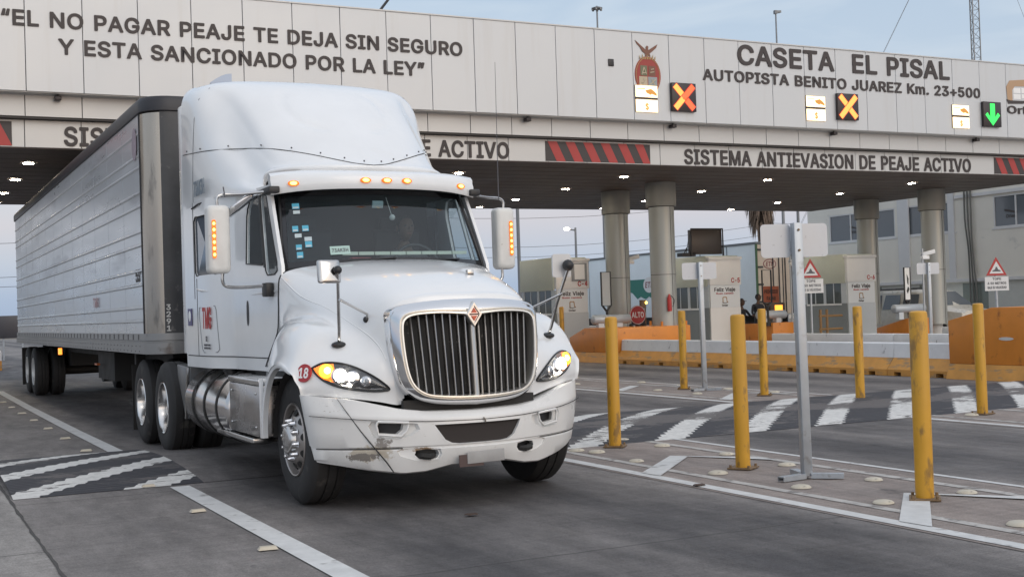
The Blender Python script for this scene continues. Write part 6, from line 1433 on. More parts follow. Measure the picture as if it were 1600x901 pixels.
# ================================================================== TRAILER
tr = thing('box_trailer', 'long white ribbed box trailer coupled behind the white lorry', 'trailer', (3.98, 29.0, 0))
M_ts = mat('trailer_side_white', (.60, .62, .64), .30, .35, var=.05, scale=1.2, stretch=(1, .25, 2.5), dirt=(.36, .37, .39), dth=.585, dscale=1.3, dstretch=(1, .35, 2.2), damt=.6, bump=.22, bscale=2.6)
M_stain = mat('stainless_worn', (.46, .41, .35), .22, .9, var=.15, scale=1.6, stretch=(2, 2, .35), dirt=(.10, .095, .09), dth=.60, dscale=1.7, dstretch=(2, 2, .5), damt=.75)
M_tdark = mat('trailer_front_dark', (.07, .07, .072), .5, .3, var=.3, scale=2, dirt=(.18, .17, .16), dth=.62, dscale=5)
M_rail = mat('trailer_rail', (.30, .295, .29), .45, .6, var=.1, scale=3, stretch=(1, .3, 1), dirt=(.16, .14, .13), dth=.6, dscale=4)
M_trail = mat('trailer_top_rail', (.035, .035, .04), .45, .3)
XS, XO = 2.69, 5.27; YF, YR = 14.95, 31.1
# side walls with pressed horizontal beads, front corner radius
def bead_profile():
    zs = []; z = 1.36
    beads = [1.50, 1.66, 1.93, 2.10, 2.40, 2.56, 2.86, 3.02, 3.32, 3.46, 3.72]
    prof = [(0, 1.35)]
    for b_ in beads: prof += [(0, b_-.022), (.012, b_-.008), (.012, b_+.008), (0, b_+.022)]
    prof += [(0, 3.98)]; return prof
for sg, x in ((-1, XS), (1, XO)):
    s = MB(); s.grid([[V(x+sg*o_, y, z) for y in (YF+.02, YF+4, YF+8, YF+12, YR-.1)] for o_, z in bead_profile()]); sw = s.build('side_panel', M_ts, tr, ang=20, recalc=False)
    s = MB()
    for i in range(1, 13): s.box(*sorted((x-sg*.004, x+sg*.0015)), YF+1.24*i-.008, YF+1.24*i+.008, 1.36, 3.97)
    s.build('panel_joint', mat('joint_strip', (.44, .47, .50), .35, .3), sw)
s = MB(); s.box(XS+.02, XO-.02, YF+.02, YR-.02, 1.2, 1.30); s.box(XS+.02, XO-.02, YF+.02, YR-.02, 3.99, 4.09); s.box(XS+.02, XO-.02, YR-.06, YR, 1.2, 4.05); s.build('floor_and_roof', M_dark, tr)
# rounded front: polished corner, dark nose
def nose_row(a0, a1, n_, z0, z1):
    out_ = []
    for z in (z0, z1):
        r_ = []
        for i in range(n_+1):
            a = a0+(a1-a0)*i/n_; r_.append((a, z))
        out_.append(r_)
    return out_
RC = .32
def corner(sg, a, z):        # a 0 = side, 90 = front
    cx_ = (XS+RC) if sg < 0 else (XO-RC); cy_ = YF
    return V(cx_+sg*RC*math.cos(R(a)), cy_-RC*math.sin(R(a)), z)
for sg in (-1, 1):
    s = MB(); s.grid([[corner(sg, 64*i/10, z) for i in range(11)] for z in (1.35, 1.7, 2.2, 2.9, 3.5, 3.93)]); s.build('corner_post', M_stain, tr, ang=60)
    s = MB(); s.tube([corner(sg, 2, z)+V(sg*.002, .02, 0) for z in (1.35, 3.96)], .012, 5); s.build('edge_strip', M_trail, tr)
s = MB(); s.grid([[corner(-1, 64+26*i/5, z) for i in range(6)]+[corner(1, 90-26*i/5, z) for i in range(6)] for z in (1.35, 2.6, 3.96)]); s.build('nose_panel', M_tdark, tr, ang=60)
pts = [corner(-1, 90*i/8, 0) for i in range(9)]+[corner(1, 90-90*i/8, 0) for i in range(9)]
pl_ = [V(XS, YR, 0)]+pts+[V(XO, YR, 0)]
def offs(p, k): c_ = V(3.98, 20, 0); return V(p.x+(k if p.x > 3.98 else -k), p.y-(k if p.y < 16 else 0), 0)
s = MB(); s.grid([[offs(p, k_)+V(0, 0, z) for p in pl_] for k_, z in ((.0, 3.94), (.022, 3.95), (.024, 4.07), (.0, 4.12), (-.35, 4.13))]); s.add([offs(p, -.34)+V(0, 0, 4.125) for p in pl_], [tuple(range(len(pl_)))]); s.build('top_rail', M_trail, tr, ang=40)
s = MB(); s.grid([[offs(p, k_)+V(0, 0, z) for p in pl_] for k_, z in ((-.1, 1.352), (.014, 1.35), (.016, 1.27), (.006, 1.265), (.006, 1.245), (.022, 1.24), (.022, 1.11), (-.06, 1.10))]); rl = s.build('bottom_rail', M_rail, tr, ang=25)
s = MB()
for i in range(44): s.box(XS-.019, XS-.012, YF+.3+.36*i, YF+.36+.36*i, 1.275, 1.34)
s.build('rail_slot', M_tdark, rl)
s = MB()
for i in range(60):
    y = YF+.2+.27*i; s.ball((XS-.023, y, 1.20), .008, 6); s.ball((XS-.023, y+.05, 1.14), .008, 6)
s.build('rivet', MATS['trailer_front_dark'], rl)
s = MB(); xs_ = XS-.006; text(s, "53'", (xs_, 15.42, 1.97), (0, -1, 0), (0, 0, 1), .15, .34, .003, .03); s.build('lettering', M_txt, tr)
s = MB()
for i, ch in enumerate('3291'):
    a = 72; p = corner(-1, a, 1.62-.082*i); u_ = (corner(-1, a+3, 0)-corner(-1, a-3, 0)).normalized(); text(s, ch, p+u_.cross(V(0, 0, 1))*.004, u_, (0, 0, 1), .066, .05, .003, .04, 'C')
s.each('lettering', mat('lettering_white', (.62, .6, .56), .5), tr)
s = MB(); text(s, 'THERMO', (xs_-.012, 21.4, 1.98), (0, -1, 0), (0, 0, 1), .01, .02, .002) if False else None
s = MB(); s.lathe((XS-.012, 15.25, 3.62), (-1, 0, 0), [(.0, 0), (.15, .001), (.15, .003)], 20)
for v in s.v: v.z = 3.62+(v.z-3.62)*1.3
s.build('faded_emblem', mat('faded_emblem', (.33, .27, .31), .5), tr)
# faded remains of a red decal low on the side
s = MB(); text(s, 'TMG', (XS-.0145, 18.9, 1.72), (0, -1, 0), (0, 0, 1), .14, .5, .002, .03); s.build('lettering', mat('faded_red', (.40, .25, .26), .5), tr)
# undercarriage
s = MB()
for sx in (-.5, .5): s.box(3.98+sx-.06, 3.98+sx+.06, 17, 31, .92, 1.1)
s.box(3.98-.55, 3.98+.55, 27.6, 30.4, .62, .92)
for y in (28.35, 29.65): s.cyl((3.0, y, .515), (4.96, y, .515), .10, n=12)
s.box(3.0, 5.0, 19.2, 20.8, .62, 1.05); s.lathe((3.98, 21.6, .8), (1, 0, 0), [(.0, -.8), (.28, -.8), (.28, .8), (0, .8)], 20)
s.build('underframe', M_dark, tr)
for sg in (-1, 1):
    s = MB(); s.box(3.98+sg*.95-.06, 3.98+sg*.95+.06, 17.2, 17.32, .42, 1.1); s.box(3.98+sg*.95-.12, 3.98+sg*.95+.12, 17.12, 17.4, .38, .42); s.build('landing_leg', M_dark, tr)
    for y in (28.35, 29.65): rear_wheel(tr, 3.98+sg*1.235, y, sg, nm='wheel', rimm=mat('rim_white', (.62, .63, .64), .35, .2))
    s = MB(); s.prism([V(3.98+sg*.7, 30.6, 1.0), V(3.98+sg*1.25, 30.6, 1.0), V(3.98+sg*1.25, 30.6, .15), V(3.98+sg*.7, 30.6, .15)], (0, .012, 0)); s.build('mud_flap', M_dark, tr)
s = MB(); s.box(2.95, 5.0, 31.0, 31.06, .48, .58)
for sx in (-.7, .7): s.box(3.98+sx-.05, 3.98+sx+.05, 31.0, 31.06, .581, 1.1)
s.build('rear_bumper', M_dark, tr)
s = MB(); s.box(XS-.03, XS+.02, 23.0, 23.12, .97, 1.08); s.build('marker_lamp', mat('marker_orange', (.8, .2, .02), .3, emit=(1, .25, .03), es=2.2), tr)
s = MB(); s.box(XS+.2, XS+.25, 20.2, 20.45, .84, .87); s.build('side_reflector', mat('reflector_orange', (.5, .12, .03), .3), tr)

# ================================================================== PEOPLE
M_skin = mat('skin', (.13, .075, .05), .55, var=.05); M_hair = mat('dark_hair', (.02, .016, .014), .6)
def person(label, joints, edges, shirt, trousers, head, face, loc, cap=None, root=0, group=None):
    """joints: name -> (pos, radius); one skinned body, coloured by zone; head with face, hair"""
    t_ = thing('person', label, 'person', loc, group)
    names = list(joints); me = bpy.data.meshes.new('body')
    me.from_pydata([joints[k_][0] for k_ in names], [(names.index(a), names.index(b_)) for a, b_ in edges], [])
    o = bpy.data.objects.new('tmp', me); COL.objects.link(o)
    o.modifiers.new('s', 'SKIN'); 
    for i, k_ in enumerate(names):
        me.skin_vertices[0].data[i].radius = (joints[k_][1], joints[k_][1]*.85); me.skin_vertices[0].data[i].use_root = (i == root)
    md = o.modifiers.new('d', 'SUBSURF'); md.levels = 2
    bpy.context.view_layer.update()
    bm_ = bpy.data.meshes.new_from_object(o.evaluated_get(bpy.context.evaluated_depsgraph_get()))
    bpy.data.objects.remove(o)
    bm_.materials.clear()
    for q in (shirt, trousers, M_skin): bm_.materials.append(q)
    hz = joints['pelvis'][0]
    skinpts = [Vector(joints[k_][0]) for k_ in names if k_.startswith(('hand', 'neck', 'head'))]
    legpts = [Vector(joints[k_][0]) for k_ in names if k_.startswith(('knee', 'foot', 'hip'))]
    for p in bm_.polygons:
        c_ = p.center
        ds = min((c_-q).length for q in skinpts); dl = min((c_-q).length for q in legpts)
        p.material_index = 2 if ds < .085 else (1 if dl < .24 and c_.z < hz[2]+.10 else 0)
        p.use_smooth = True
    b_ = bpy.data.objects.new('body', bm_); bm_.name = 'body'; COL.objects.link(b_); b_.parent = t_
    h = Vector(head); f_ = Vector(face).normalized(); r_ = f_.cross(Vector((0, 0, 1))).normalized()
    W_ = Vector(loc)
    s = MB()
    rows = []
    for i in range(13):
        th = math.pi*i/12
        rr = []
        for j in range(16):
            ph_ = j*math.tau/16; x_ = math.sin(th)*math.cos(ph_); y_ = math.sin(th)*math.sin(ph_); z_ = math.cos(th)
            w = .078*(1-.16*max(0, -z_)); rr.append(W_+h+r_*x_*w+f_*(y_*.098)+Vector((0, 0, z_*.122)))
        rows.append(rr)
    s.grid(rows, closed=True)
    n0 = W_+h+f_*.095
    s.add([n0+Vector((0, 0, .03)), n0+r_*.017+Vector((0, 0, -.018)), n0-r_*.017+Vector((0, 0, -.018)), n0+f_*.026+Vector((0, 0, -.014))], [(0, 3, 1), (0, 2, 3), (1, 3, 2)])
    for sg in (-1, 1): s.ball(W_+h+r_*sg*.08-f_*.01, .028, 8, sc=(.5, .8, 1.1))
    hd = s.build('head', M_skin, t_, ang=70)
    s = MB()
    for sg in (-1, 1): s.ball(W_+h+f_*.088+r_*sg*.032+Vector((0, 0, .018)), .013, 8, sc=(1, .6, .7))
    s.build('eye', M_hair, hd)
    s = MB(); s.tube([n0-r_*.024-f_*.008+Vector((0, 0, -.055)), n0+Vector((0, 0, -.054)), n0+r_*.024-f_*.008+Vector((0, 0, -.055))], .006, 5); s.build('mouth', mat('lips', (.22, .09, .07), .5), hd)
    s = MB(); rows = []
    for i in range(8):
        th = math.pi*.60*i/7
        rows.append([W_+h-f_*.012+r_*math.sin(th)*math.cos(j*math.tau/16)*.086+f_*math.sin(th)*math.sin(j*math.tau/16)*(.104 if math.sin(j*math.tau/16) < .35 else .103*(1 if th < 1.05 else .80))+Vector((0, 0, math.cos(th)*.128+.006)) for j in range(16)])
    s.grid(rows, closed=True); s.build('hair' if not cap else 'cap', cap or M_hair, t_, ang=70)
    if cap: s = MB(); s.prism([W_+h+f_*.085-r_*.06+Vector((0, 0, .05)), W_+h+f_*.17-r_*.03+Vector((0, 0, .035)), W_+h+f_*.17+r_*.03+Vector((0, 0, .035)), W_+h+f_*.085+r_*.06+Vector((0, 0, .05))], (0, 0, .008)); s.build('cap_peak', cap, t_)
    # hands: palm plus four fingers and a thumb, lightly curled
    for k_ in ('hand_l', 'hand_r'):
        if k_ not in joints: continue
        el = Vector(joints['elbow'+k_[4:]][0]); wr = Vector(joints[k_][0]); d = (wr-el).normalized(); sd_ = d.cross(Vector((0, 0, 1))).normalized(); dn = d.cross(sd_)
        if dn.z > 0: dn = -dn
        s = MB(); s.obox(W_+wr+d*.045, d*.048, sd_*.038, dn*.013)
        for i, L_ in enumerate((.068, .078, .072, .056)):
            b0_ = W_+wr+d*.09+sd_*(.028-.0185*i); s.tube([b0_, b0_+d*L_*.5+dn*.008, b0_+d*L_*.8+dn*.03, b0_+d*L_*.85+dn*.05], [.0095, .009, .008, .006], 6)
        b0_ = W_+wr+d*.03+sd_*.036; s.tube([b0_, b0_+sd_*.025+d*.03, b0_+sd_*.03+d*.06+dn*.015], [.011, .010, .008], 6)
        s.build('hand', M_skin, t_, bevel=.004)
    return t_
ED = [('pelvis', 'waist'), ('waist', 'chest'), ('chest', 'neck'), ('neck', 'headbase'), ('chest', 'shoulder_l'), ('chest', 'shoulder_r'), ('shoulder_l', 'elbow_l'), ('elbow_l', 'hand_l'), ('shoulder_r', 'elbow_r'), ('elbow_r', 'hand_r'),
      ('pelvis', 'hip_l'), ('hip_l', 'knee_l'), ('knee_l', 'foot_l'), ('foot_l', 'toe_l'), ('pelvis', 'hip_r'), ('hip_r', 'knee_r'), ('knee_r', 'foot_r'), ('foot_r', 'toe_r')]
def sitting(arms=.0):
    j = {'pelvis': ((0, 0, .10), .15), 'waist': ((0, .02, .28), .14), 'chest': ((0, .04, .46), .155), 'neck': ((0, .02, .62), .058), 'headbase': ((0, 0, .70), .055)}
    for k_, sg in (('l', 1), ('r', -1)):
        j['shoulder_'+k_] = ((sg*.20, .04, .54), .062); j['elbow_'+k_] = ((sg*.27, -.12, .32), .046); j['hand_'+k_] = ((sg*.19, -.34, .36+arms), .032)
        j['hip_'+k_] = ((sg*.10, -.04, .09), .095); j['knee_'+k_] = ((sg*.13, -.45, .10), .066); j['foot_'+k_] = ((sg*.13, -.50, -.34), .042); j['toe_'+k_] = ((sg*.13, -.62, -.38), .034)
    return j
def standing(turn=0):
    j = {'pelvis': ((0, 0, .93), .14), 'waist': ((0, .01, 1.10), .135), 'chest': ((0, .02, 1.30), .155), 'neck': ((0, .01, 1.47), .056), 'headbase': ((0, -.01, 1.54), .053)}
    for k_, sg in (('l', 1), ('r', -1)):
        j['shoulder_'+k_] = ((sg*.20, .02, 1.40), .06); j['elbow_'+k_] = ((sg*.25, .02, 1.12), .045); j['hand_'+k_] = ((sg*.22, -.16, .98), .032)
        j['hip_'+k_] = ((sg*.10, 0, .88), .09); j['knee_'+k_] = ((sg*.11, -.02, .48), .06); j['foot_'+k_] = ((sg*.12, .02, .08), .042); j['toe_'+k_] = ((sg*.13, -.12, .04), .036)
    return j
M_cd = mat('dark_cloth', (.03, .03, .035), .85); M_navy = mat('navy_cloth', (.035, .038, .05), .85)
dr = person('driver in dark clothing seated at the wheel of the white lorry', sitting(.04), ED, mat('driver_shirt', (.10, .10, .11), .8), M_cd, (0, -.03, .80), (0, -1, 0), (TX+.45, 11.02, 1.50))
at1 = person('person in black hooded top seated beside the orange block right of booth C-5', sitting(), ED, M_cd, M_cd, (0, -.03, .80), (.3, -1, 0), (24.79, 32.55, .70), cap=M_cd)
at2 = person('person in a dark short-sleeved shirt and cap standing behind the roller right of booth C-5', standing(), ED, M_navy, M_cd, (0, -.02, 1.65), (.5, -1, 0), (26.6, 34.0, 0.0), cap=M_cd)
s = MB(); s.box(24.56, 25.02, 32.40, 32.80, .59, .65)
for a in (24.59, 24.99):
    for b_ in (32.44, 32.76): s.cyl((a, b_, .285), (a, b_, .59), .018, n=8)
s.box(24.56, 25.02, 32.77, 32.81, .65, 1.05); st = s.build('stool', M_blk, None); tag(st, 'black chair holding the seated attendant beside booth C-5', 'chair')

# ================================================================== LANE EQUIPMENT
M_roll = mat('roller_grey', (.42, .46, .50), .4, .2, var=.05)
def gate(x, y, zt, zb, w, label, inner, rot=0.0):
    t_ = thing('lane_gate', label, 'lane gate', (x, y, zb-.5), 'barrier gates at the booths')
    s = MB(); s.tube([V(x-w/2, y, zb), V(x-w/2, y, zt), V(x+w/2, y, zt), V(x+w/2, y, zb)], .028, 6, closed=True); s.build('frame', M_blk, t_)
    if inner: s = MB(); s.box(x-w/2+.02, x+w/2-.02, y-.01, y+.01, zb, zt); s.build('arm_panel', inner, t_); 
    s = MB(); s.tube([V(x-w/2+.02, y, zb), V(x, y, zb-.16)], .03, 6); s.tube([V(x+w/2-.02, y, zb), V(x, y, zb-.16)], .03, 6); s.tube([V(x, y, zb-.10), V(x+.02, y, zb-.62)], .035, 8); s.box(x-.1, x+.14, y-.12, y+.12, zb-.72, zb-.60); s.build('mast', M_blk, t_)
    return t_
gate(17.95, 29.7, 2.47, 1.53, .30, 'black framed barrier arm panel standing upright between booth C-4 and a column', mat('arm_grey', (.42, .45, .46), .4))
gate(23.98, 30.2, 2.46, 1.47, .34, 'open black frame gate right of booth C-5', None)
g3 = gate(27.85, 28.3, 2.40, 1.41, .24, 'white barrier arm panel with black markings right of booth C-6', M_bwhite)
s = MB(); s.prism([V(27.85+a, 28.288, 1.90+z) for a, z in ((-.02, .30), (.05, .15), (.03, -.05), (-.01, .02))], (0, -.004, 0)); s.prism([V(27.85+a, 28.288, 1.72+z) for a, z in ((.02, .1), (.07, .02), (-.0, -.12), (-.05, -.04))], (0, -.004, 0)); s.build('arm_marking', M_blk, g3)
def roller(x0, x1, y, z, r_, label):
    t_ = thing('roller', label, 'roller', ((x0+x1)/2, y, z-.5), 'grey rollers on the islands')
    s = MB(); s.lathe((x0, y, z), (1, 0, 0), [(0, 0), (r_*.8, 0), (r_, .03), (r_, x1-x0-.03), (r_*.8, x1-x0), (0, x1-x0)], 24); s.build('drum', M_roll, t_, ang=50)
    s = MB()
    for a in (.2, .7): s.box(x0+(x1-x0)*a-.09, x0+(x1-x0)*a+.09, y-.08, y+.08, z-.32, z-r_+.02)
    s.each('support', M_bpale, t_)
roller(17.3, 18.5, 29.4, 1.15, .13, 'grey horizontal roller behind the orange wedge of booth C-4'); roller(23.9, 24.98, 30.6, 1.09, .13, 'grey horizontal roller right of booth C-5'); roller(27.0, 28.25, 28.05, 1.15, .13, 'grey horizontal roller in front of the van')
# hand-held stop paddle on its stand
t_ = thing('stop_sign', 'round red ALTO sign standing between the left pair of columns', 'sign', (19.05, 29.6, .2))
s = MB(); s.lathe((18.9, 29.6, 1.24), (0, -1, 0), [(.0, 0), (.27, .0), (.27, .012), (0, .0125)], 8 if False else 32); s.build('plate', mat('sign_red', (.36, .025, .025), .4), t_)
s = MB(); s.tube([V(18.9+.255*math.cos(a), 29.586, 1.24+.255*math.sin(a)) for a in [i*math.tau/32 for i in range(32)]], .008, 5, closed=True); s.build('plate_rim', mat('sign_white', (.66, .66, .65), .4), t_)
s = MB(); text(s, 'ALTO', (18.9, 29.587, 1.165), (1, 0, 0), (0, 0, 1), .16, .40, .004, .03, 'C'); s.build('lettering', MATS['sign_white'], t_)
s = MB(); s.tube([V(18.66, 29.62, .98), V(18.85, 29.64, .70), V(19.15, 29.64, 1.0)], [.05, .10, .06], 8); s.tube([V(18.9, 29.64, 1.0), V(18.95, 29.64, .25)], .06, 8); s.box(18.92, 19.2, 29.5, 29.75, .2, .27); s.build('stand', M_blk, t_)
# traffic camera posts
def campost(x, y, z0, zc, label):
    t_ = thing('camera_post', label, 'camera post', (x, y, z0), 'security cameras on posts')
    s = MB(); s.cyl((x, y, z0), (x, y, zc+.25), .03, n=8); s.build('post', M_galv, t_)
    s = MB(); s.obox((x+.18, y-.02, zc+.12), V(.17, -.10, .05), V(.03, .06, 0), V(-.01, 0, .055)); s.obox((x+.10, y, zc), (.13, 0, 0), (0, .05, 0), (0, 0, .05)); s.build('camera', M_bwhite, t_, bevel=.012)
campost(19.65, 31.25, .2, 2.80, 'white security camera on a post between the left pair of columns'); campost(25.5, 30.9, 0, 2.66, 'white security camera on a post behind the nearest blank sign'); campost(26.2, 26.0, .22, 2.60, 'white security camera on a post above the far grey sign back')
s = MB(); s.tube([V(18.5, 29.66, 1.9), V(18.6, 29.6, 1.95)], .01) ; s = MB(); s.lathe((18.97, 28.08, 1.32), (0, 0, 1), [(.0, 0), (.055, 0), (.06, .03), (.06, .36), (.03, .42), (.02, .47), (0, .47)], 14); fe = s.build('fire_extinguisher', M_red, None); tag(fe, 'red fire extinguisher hung on the nearer left column', 'extinguisher')
s = MB(); s.tube(crom([V(18.98, 28.03, 1.76), V(19.07, 28.0, 1.62), V(19.04, 28.03, 1.44)], 4), .012, 5); s.build('hose', M_blk, fe)
# small guard rails with an amber lamp
t_ = thing('guard_rail', 'orange pipe rails with an amber beacon beside the left columns', 'guard rail', (19.5, 29.9, .2))
s = MB()
for xa, ya in ((19.55, 29.95), (18.78, 28.2), (19.5, 28.1)): s.cyl((xa, ya, .2), (xa, ya, 1.05), .035, n=8)
s.tube([V(19.55, 29.95, .62), V(18.9, 29.95, .62)], .03, 6); s.build('rail', M_orange, t_)
s = MB(); s.cyl((19.36, 29.9, .2), (19.36, 29.9, 1.45), .02, n=8); s.box(19.2, 19.36, 29.85, 29.95, 1.42, 1.66); s.build('beacon_box', mat('beacon_brown', (.12, .07, .04), .5), t_)
s = MB(); s.ball((19.36, 29.84, 1.58), .04, 10); s.build('beacon', M_ambhot, t_)
t_ = thing('sign_board', 'orange notice board with dark writing behind the gate of booth C-5', 'sign', (27.97, 35.0, 0))
s = MB(); s.box(27.62, 28.32, 35.0, 35.03, 1.42, 2.04); s.build('board', mat('board_orange', (.45, .13, .07), .5), t_)
s = MB(); text(s, 'PROHIBIDO', (27.97, 34.998, 1.78), (1, 0, 0), (0, 0, 1), .14, .60, .004, .03, 'C'); text(s, 'PASAR', (27.97, 34.998, 1.54), (1, 0, 0), (0, 0, 1), .14, .40, .004, .03, 'C'); s.build('lettering', M_txt, t_)
s = MB(); s.cyl((27.75, 35.05, 0), (27.75, 35.05, 1.42), .03, n=8); s.cyl((28.2, 35.05, 0), (28.2, 35.05, 1.42), .03, n=8); s.each('post', M_galv, t_)
t_ = thing('warning_lamp', 'orange glowing lamp unit on the roller right of booth C-5', 'lamp', (25.45, 30.9, 1.3))
s = MB(); s.box(24.72, 25.32, 31.0, 31.3, 1.12, 1.46); s.build('housing', mat('lamp_brown', (.07, .04, .025), .6), t_, bevel=.03)
s = MB(); s.box(24.90, 25.20, 30.985, 30.998, 1.18, 1.38); s.build('lens', mat('lamp_glow', (.9, .4, .05), .4, emit=(1, .38, .04), es=1.5), t_)
s = MB(); s.box(24.82, 25.22, 31.05, 31.25, .853, 1.118); s.build('stand', M_bgrey, t_)
# rails behind the C-5 lane
t_ = thing('guard_rail', 'brown pipe rails behind the nearest sign post right of booth C-5', 'guard rail', (25.6, 29.5, .28))
s = MB()
for xa in (25.35, 25.6): s.cyl((xa, 29.4, .28), (xa, 29.4, 1.2), .04, n=8)
s.tube([V(25.3, 29.4, .6), V(26.2, 29.4, .6)], .035, 6); s.tube([V(25.3, 29.4, 1.0), V(26.2, 29.4, 1.0)], .035, 6); s.build('rail', mat('rail_brown', (.26, .15, .06), .6), t_)
# warning triangles on posts
M_sw = MATS['sign_white']
def warn(x, y, zt, k_, z0, label):
    t_ = thing('warning_sign', label, 'sign', (x, y, z0), 'triangular warning signs on the islands'); u = V(math.cos(R(-20)), math.sin(R(-20)), 0); nrm = V(u.y, -u.x, 0)
    if nrm.y > 0: nrm = -nrm
    c_ = V(x, y, zt)
    s = MB(); s.prism([c_+u*a*k_+V(0, 0, z*k_) for a, z in ((0, 0), (-.33, -.56), (.33, -.56))], nrm*.012); tri = s.build('triangle', mat('tri_red', (.40, .03, .03), .4), t_)
    s = MB(); s.prism([c_+u*a*k_+V(0, 0, z*k_)+nrm*.0125 for a, z in ((0, -.13), (-.225, -.50), (.225, -.50))], nrm*.003); s.build('triangle_field', M_sw, tri)
    s = MB(); s.prism([c_+u*a*k_+V(0, 0, z*k_)+nrm*.016 for a, z in ((-.13, -.44), (.13, -.44), (.13, -.41), (.05, -.38), (.02, -.30), (-.02, -.30), (-.05, -.38), (-.13, -.41))], nrm*.002); s.build('hump_symbol', M_grey_t, tri)
    s = MB(); s.prism([c_+u*a*k_+V(0, 0, z*k_) for a, z in ((-.38, -.60), (.38, -.60), (.38, -1.02), (-.38, -1.02))], nrm*.012); pl2 = s.build('plate', M_sw, t_)
    s = MB()
    for tx, z in (('TOPE', -.70), ('A 50 METROS', -.83), ('BAJE SU VELOCIDAD', -.96)): text(s, tx, c_+V(0, 0, z*k_)+nrm*.013, -nrm.cross(V(0, 0, 1)), (0, 0, 1), .075*k_, (.28 if len(tx) < 6 else .6)*k_, .003, .02, 'C')
    s.build('lettering', M_grey_t, pl2)
    s = MB(); s.cyl(V(x, y, z0)-nrm*.03, V(x, y, zt-.05)-nrm*.03, .03, n=8); s.build('post', M_galv, t_)
warn(23.15, 27.2, 2.66, .95, .28, 'red triangle warning sign half hidden by the nearest grey post'); warn(21.6, 19.3, 2.30, .72, 0, 'red triangle warning sign above the big orange wedge block')

# ================================================================== BUILDINGS AND VEHICLES BEHIND
M_wall = mat('office_wall', (.72, .69, .62), .75, var=.05, scale=.6, dirt=(.50, .49, .46), dth=.6, dscale=.8)
M_wallw = mat('office_trim', (.62, .62, .62), .7, var=.03)
M_wgl = mat('office_glass', (.13, .145, .16), .10, .0, spec=.7)
ob = thing('office_building', 'grey two-storey office building with dark windows at the right', 'building', (36.5, 35, 0))
XB = 36.5
s = MB(); s.box(XB+.06, 46, 20, 42.9, 0, 6.4); s.build('body', M_wall, ob)
wins = [(37.6, 41.5), (34.45, 36.9), (30.6, 32.6), (26.5, 29.0)]
ys_ = [20]+[v for a in sorted(wins) for v in a]+[42.9]
s = MB()
for i in range(0, len(ys_), 2): s.box(XB-.04, XB+.055, ys_[i], ys_[i+1], 3.93, 5.11)
s.box(XB-.04, XB+.055, 20, 42.9, 5.112, 6.4); s.box(XB-.04, XB+.055, 20, 42.9, 2.12, 3.928); s.build('wall', M_wall, ob)
s = MB(); s.box(XB-.10, XB-.042, 20, 34.4, 5.18, 5.3); s.box(XB-.10, XB-.042, 34.45, 34.75, 2.12, 6.4); s.box(XB-.10, XB-.042, 36.8, 37.4, 2.12, 6.4); s.box(XB-.12, XB+.055, 20, 42.9, 2.0, 2.118); s.build('trim', M_wallw, ob)
s = MB(); s.box(XB-.02, XB+.055, 20, 42.9, .0, 1.998); s.build('lower_wall', mat('lower_wall', (.52, .53, .50), .7, var=.06), ob)
for a, b_ in wins:
    s = MB(); s.box(XB+.0, XB+.055, a, b_, 3.93, 5.11); wv = s.build('window', M_wgl, ob)
    s = MB(); s.box(XB-.035, XB-.001, a+.001, b_-.001, 3.931, 3.985); s.box(XB-.035, XB-.001, a+.001, b_-.001, 5.06, 5.109); s.box(XB-.034, XB-.0012, a+.001, a+.05, 3.986, 5.059); s.box(XB-.034, XB-.0012, b_-.05, b_-.001, 3.986, 5.059); s.build('window_casing', M_wallw, wv)
    s = MB(); s.box(XB-.06, XB-.0405, a-.08, b_+.08, 3.87, 3.93); s.build('window_sill', M_wallw, wv)
    s = MB(); nb = 3 if b_-a > 2.2 else 2
    for i in range(1, nb): yq = a+(b_-a)*i/nb; s.box(XB-.03, XB-.001, yq-.03, yq+.03, 3.931, 5.109)
    s.build('frame', M_wallw, wv)
    s = MB(); yq = a+(b_-a)*.62; s.obox((XB-.004, yq, 4.50), (.003, 0, 0), (0, .28, .06), (0, -.01, .035)); text(s, 'Orler', (XB-.003, yq+.22, 4.26), (0, -1, 0), (0, 0, 1), .13, .42, .004, .02); s.build('lettering', M_txt, wv)
for y in (33.0, 35.2, 38.5):
    s = MB(); s.box(XB-.03, XB-.0201, y, y+1.2, .05, 1.95); s.build('door', mat('glass_door', (.20, .23, .21), .12), ob)
s = MB()
for i, y in enumerate((33.55, 33.7, 33.85)): s.tube(crom([V(XB-.14, y, 6.4), V(XB-.14, y+.02, 4.4), V(XB-.14, y-.05*i, 3.2), V(XB-.14, y-.12, 1.6), V(XB-.14, y-.1, 0)], 4), .035, 6)
s.build('conduit', mat('conduit_grey', (.14, .14, .13), .6), ob)
s = MB(); s.box(XB-.35, XB-.13, 34.9, 35.3, .4, .55); fl = s.build('flood_light', M_galv, None); tag(fl, 'glowing white floodlight low against the office wall', 'lamp')
s = MB(); s.box(XB-.33, XB-.15, 34.95, 35.25, .552, .60); s.build('lens', mat('flood_glow', (1, 1, .9), .4, emit=(1, .98, .82), es=14), fl)
fl2 = copy_tree(fl); fl2.location = (0, -.85, -.02); tag(fl2, 'second white floodlight against the office wall, nearer the big orange wedge')
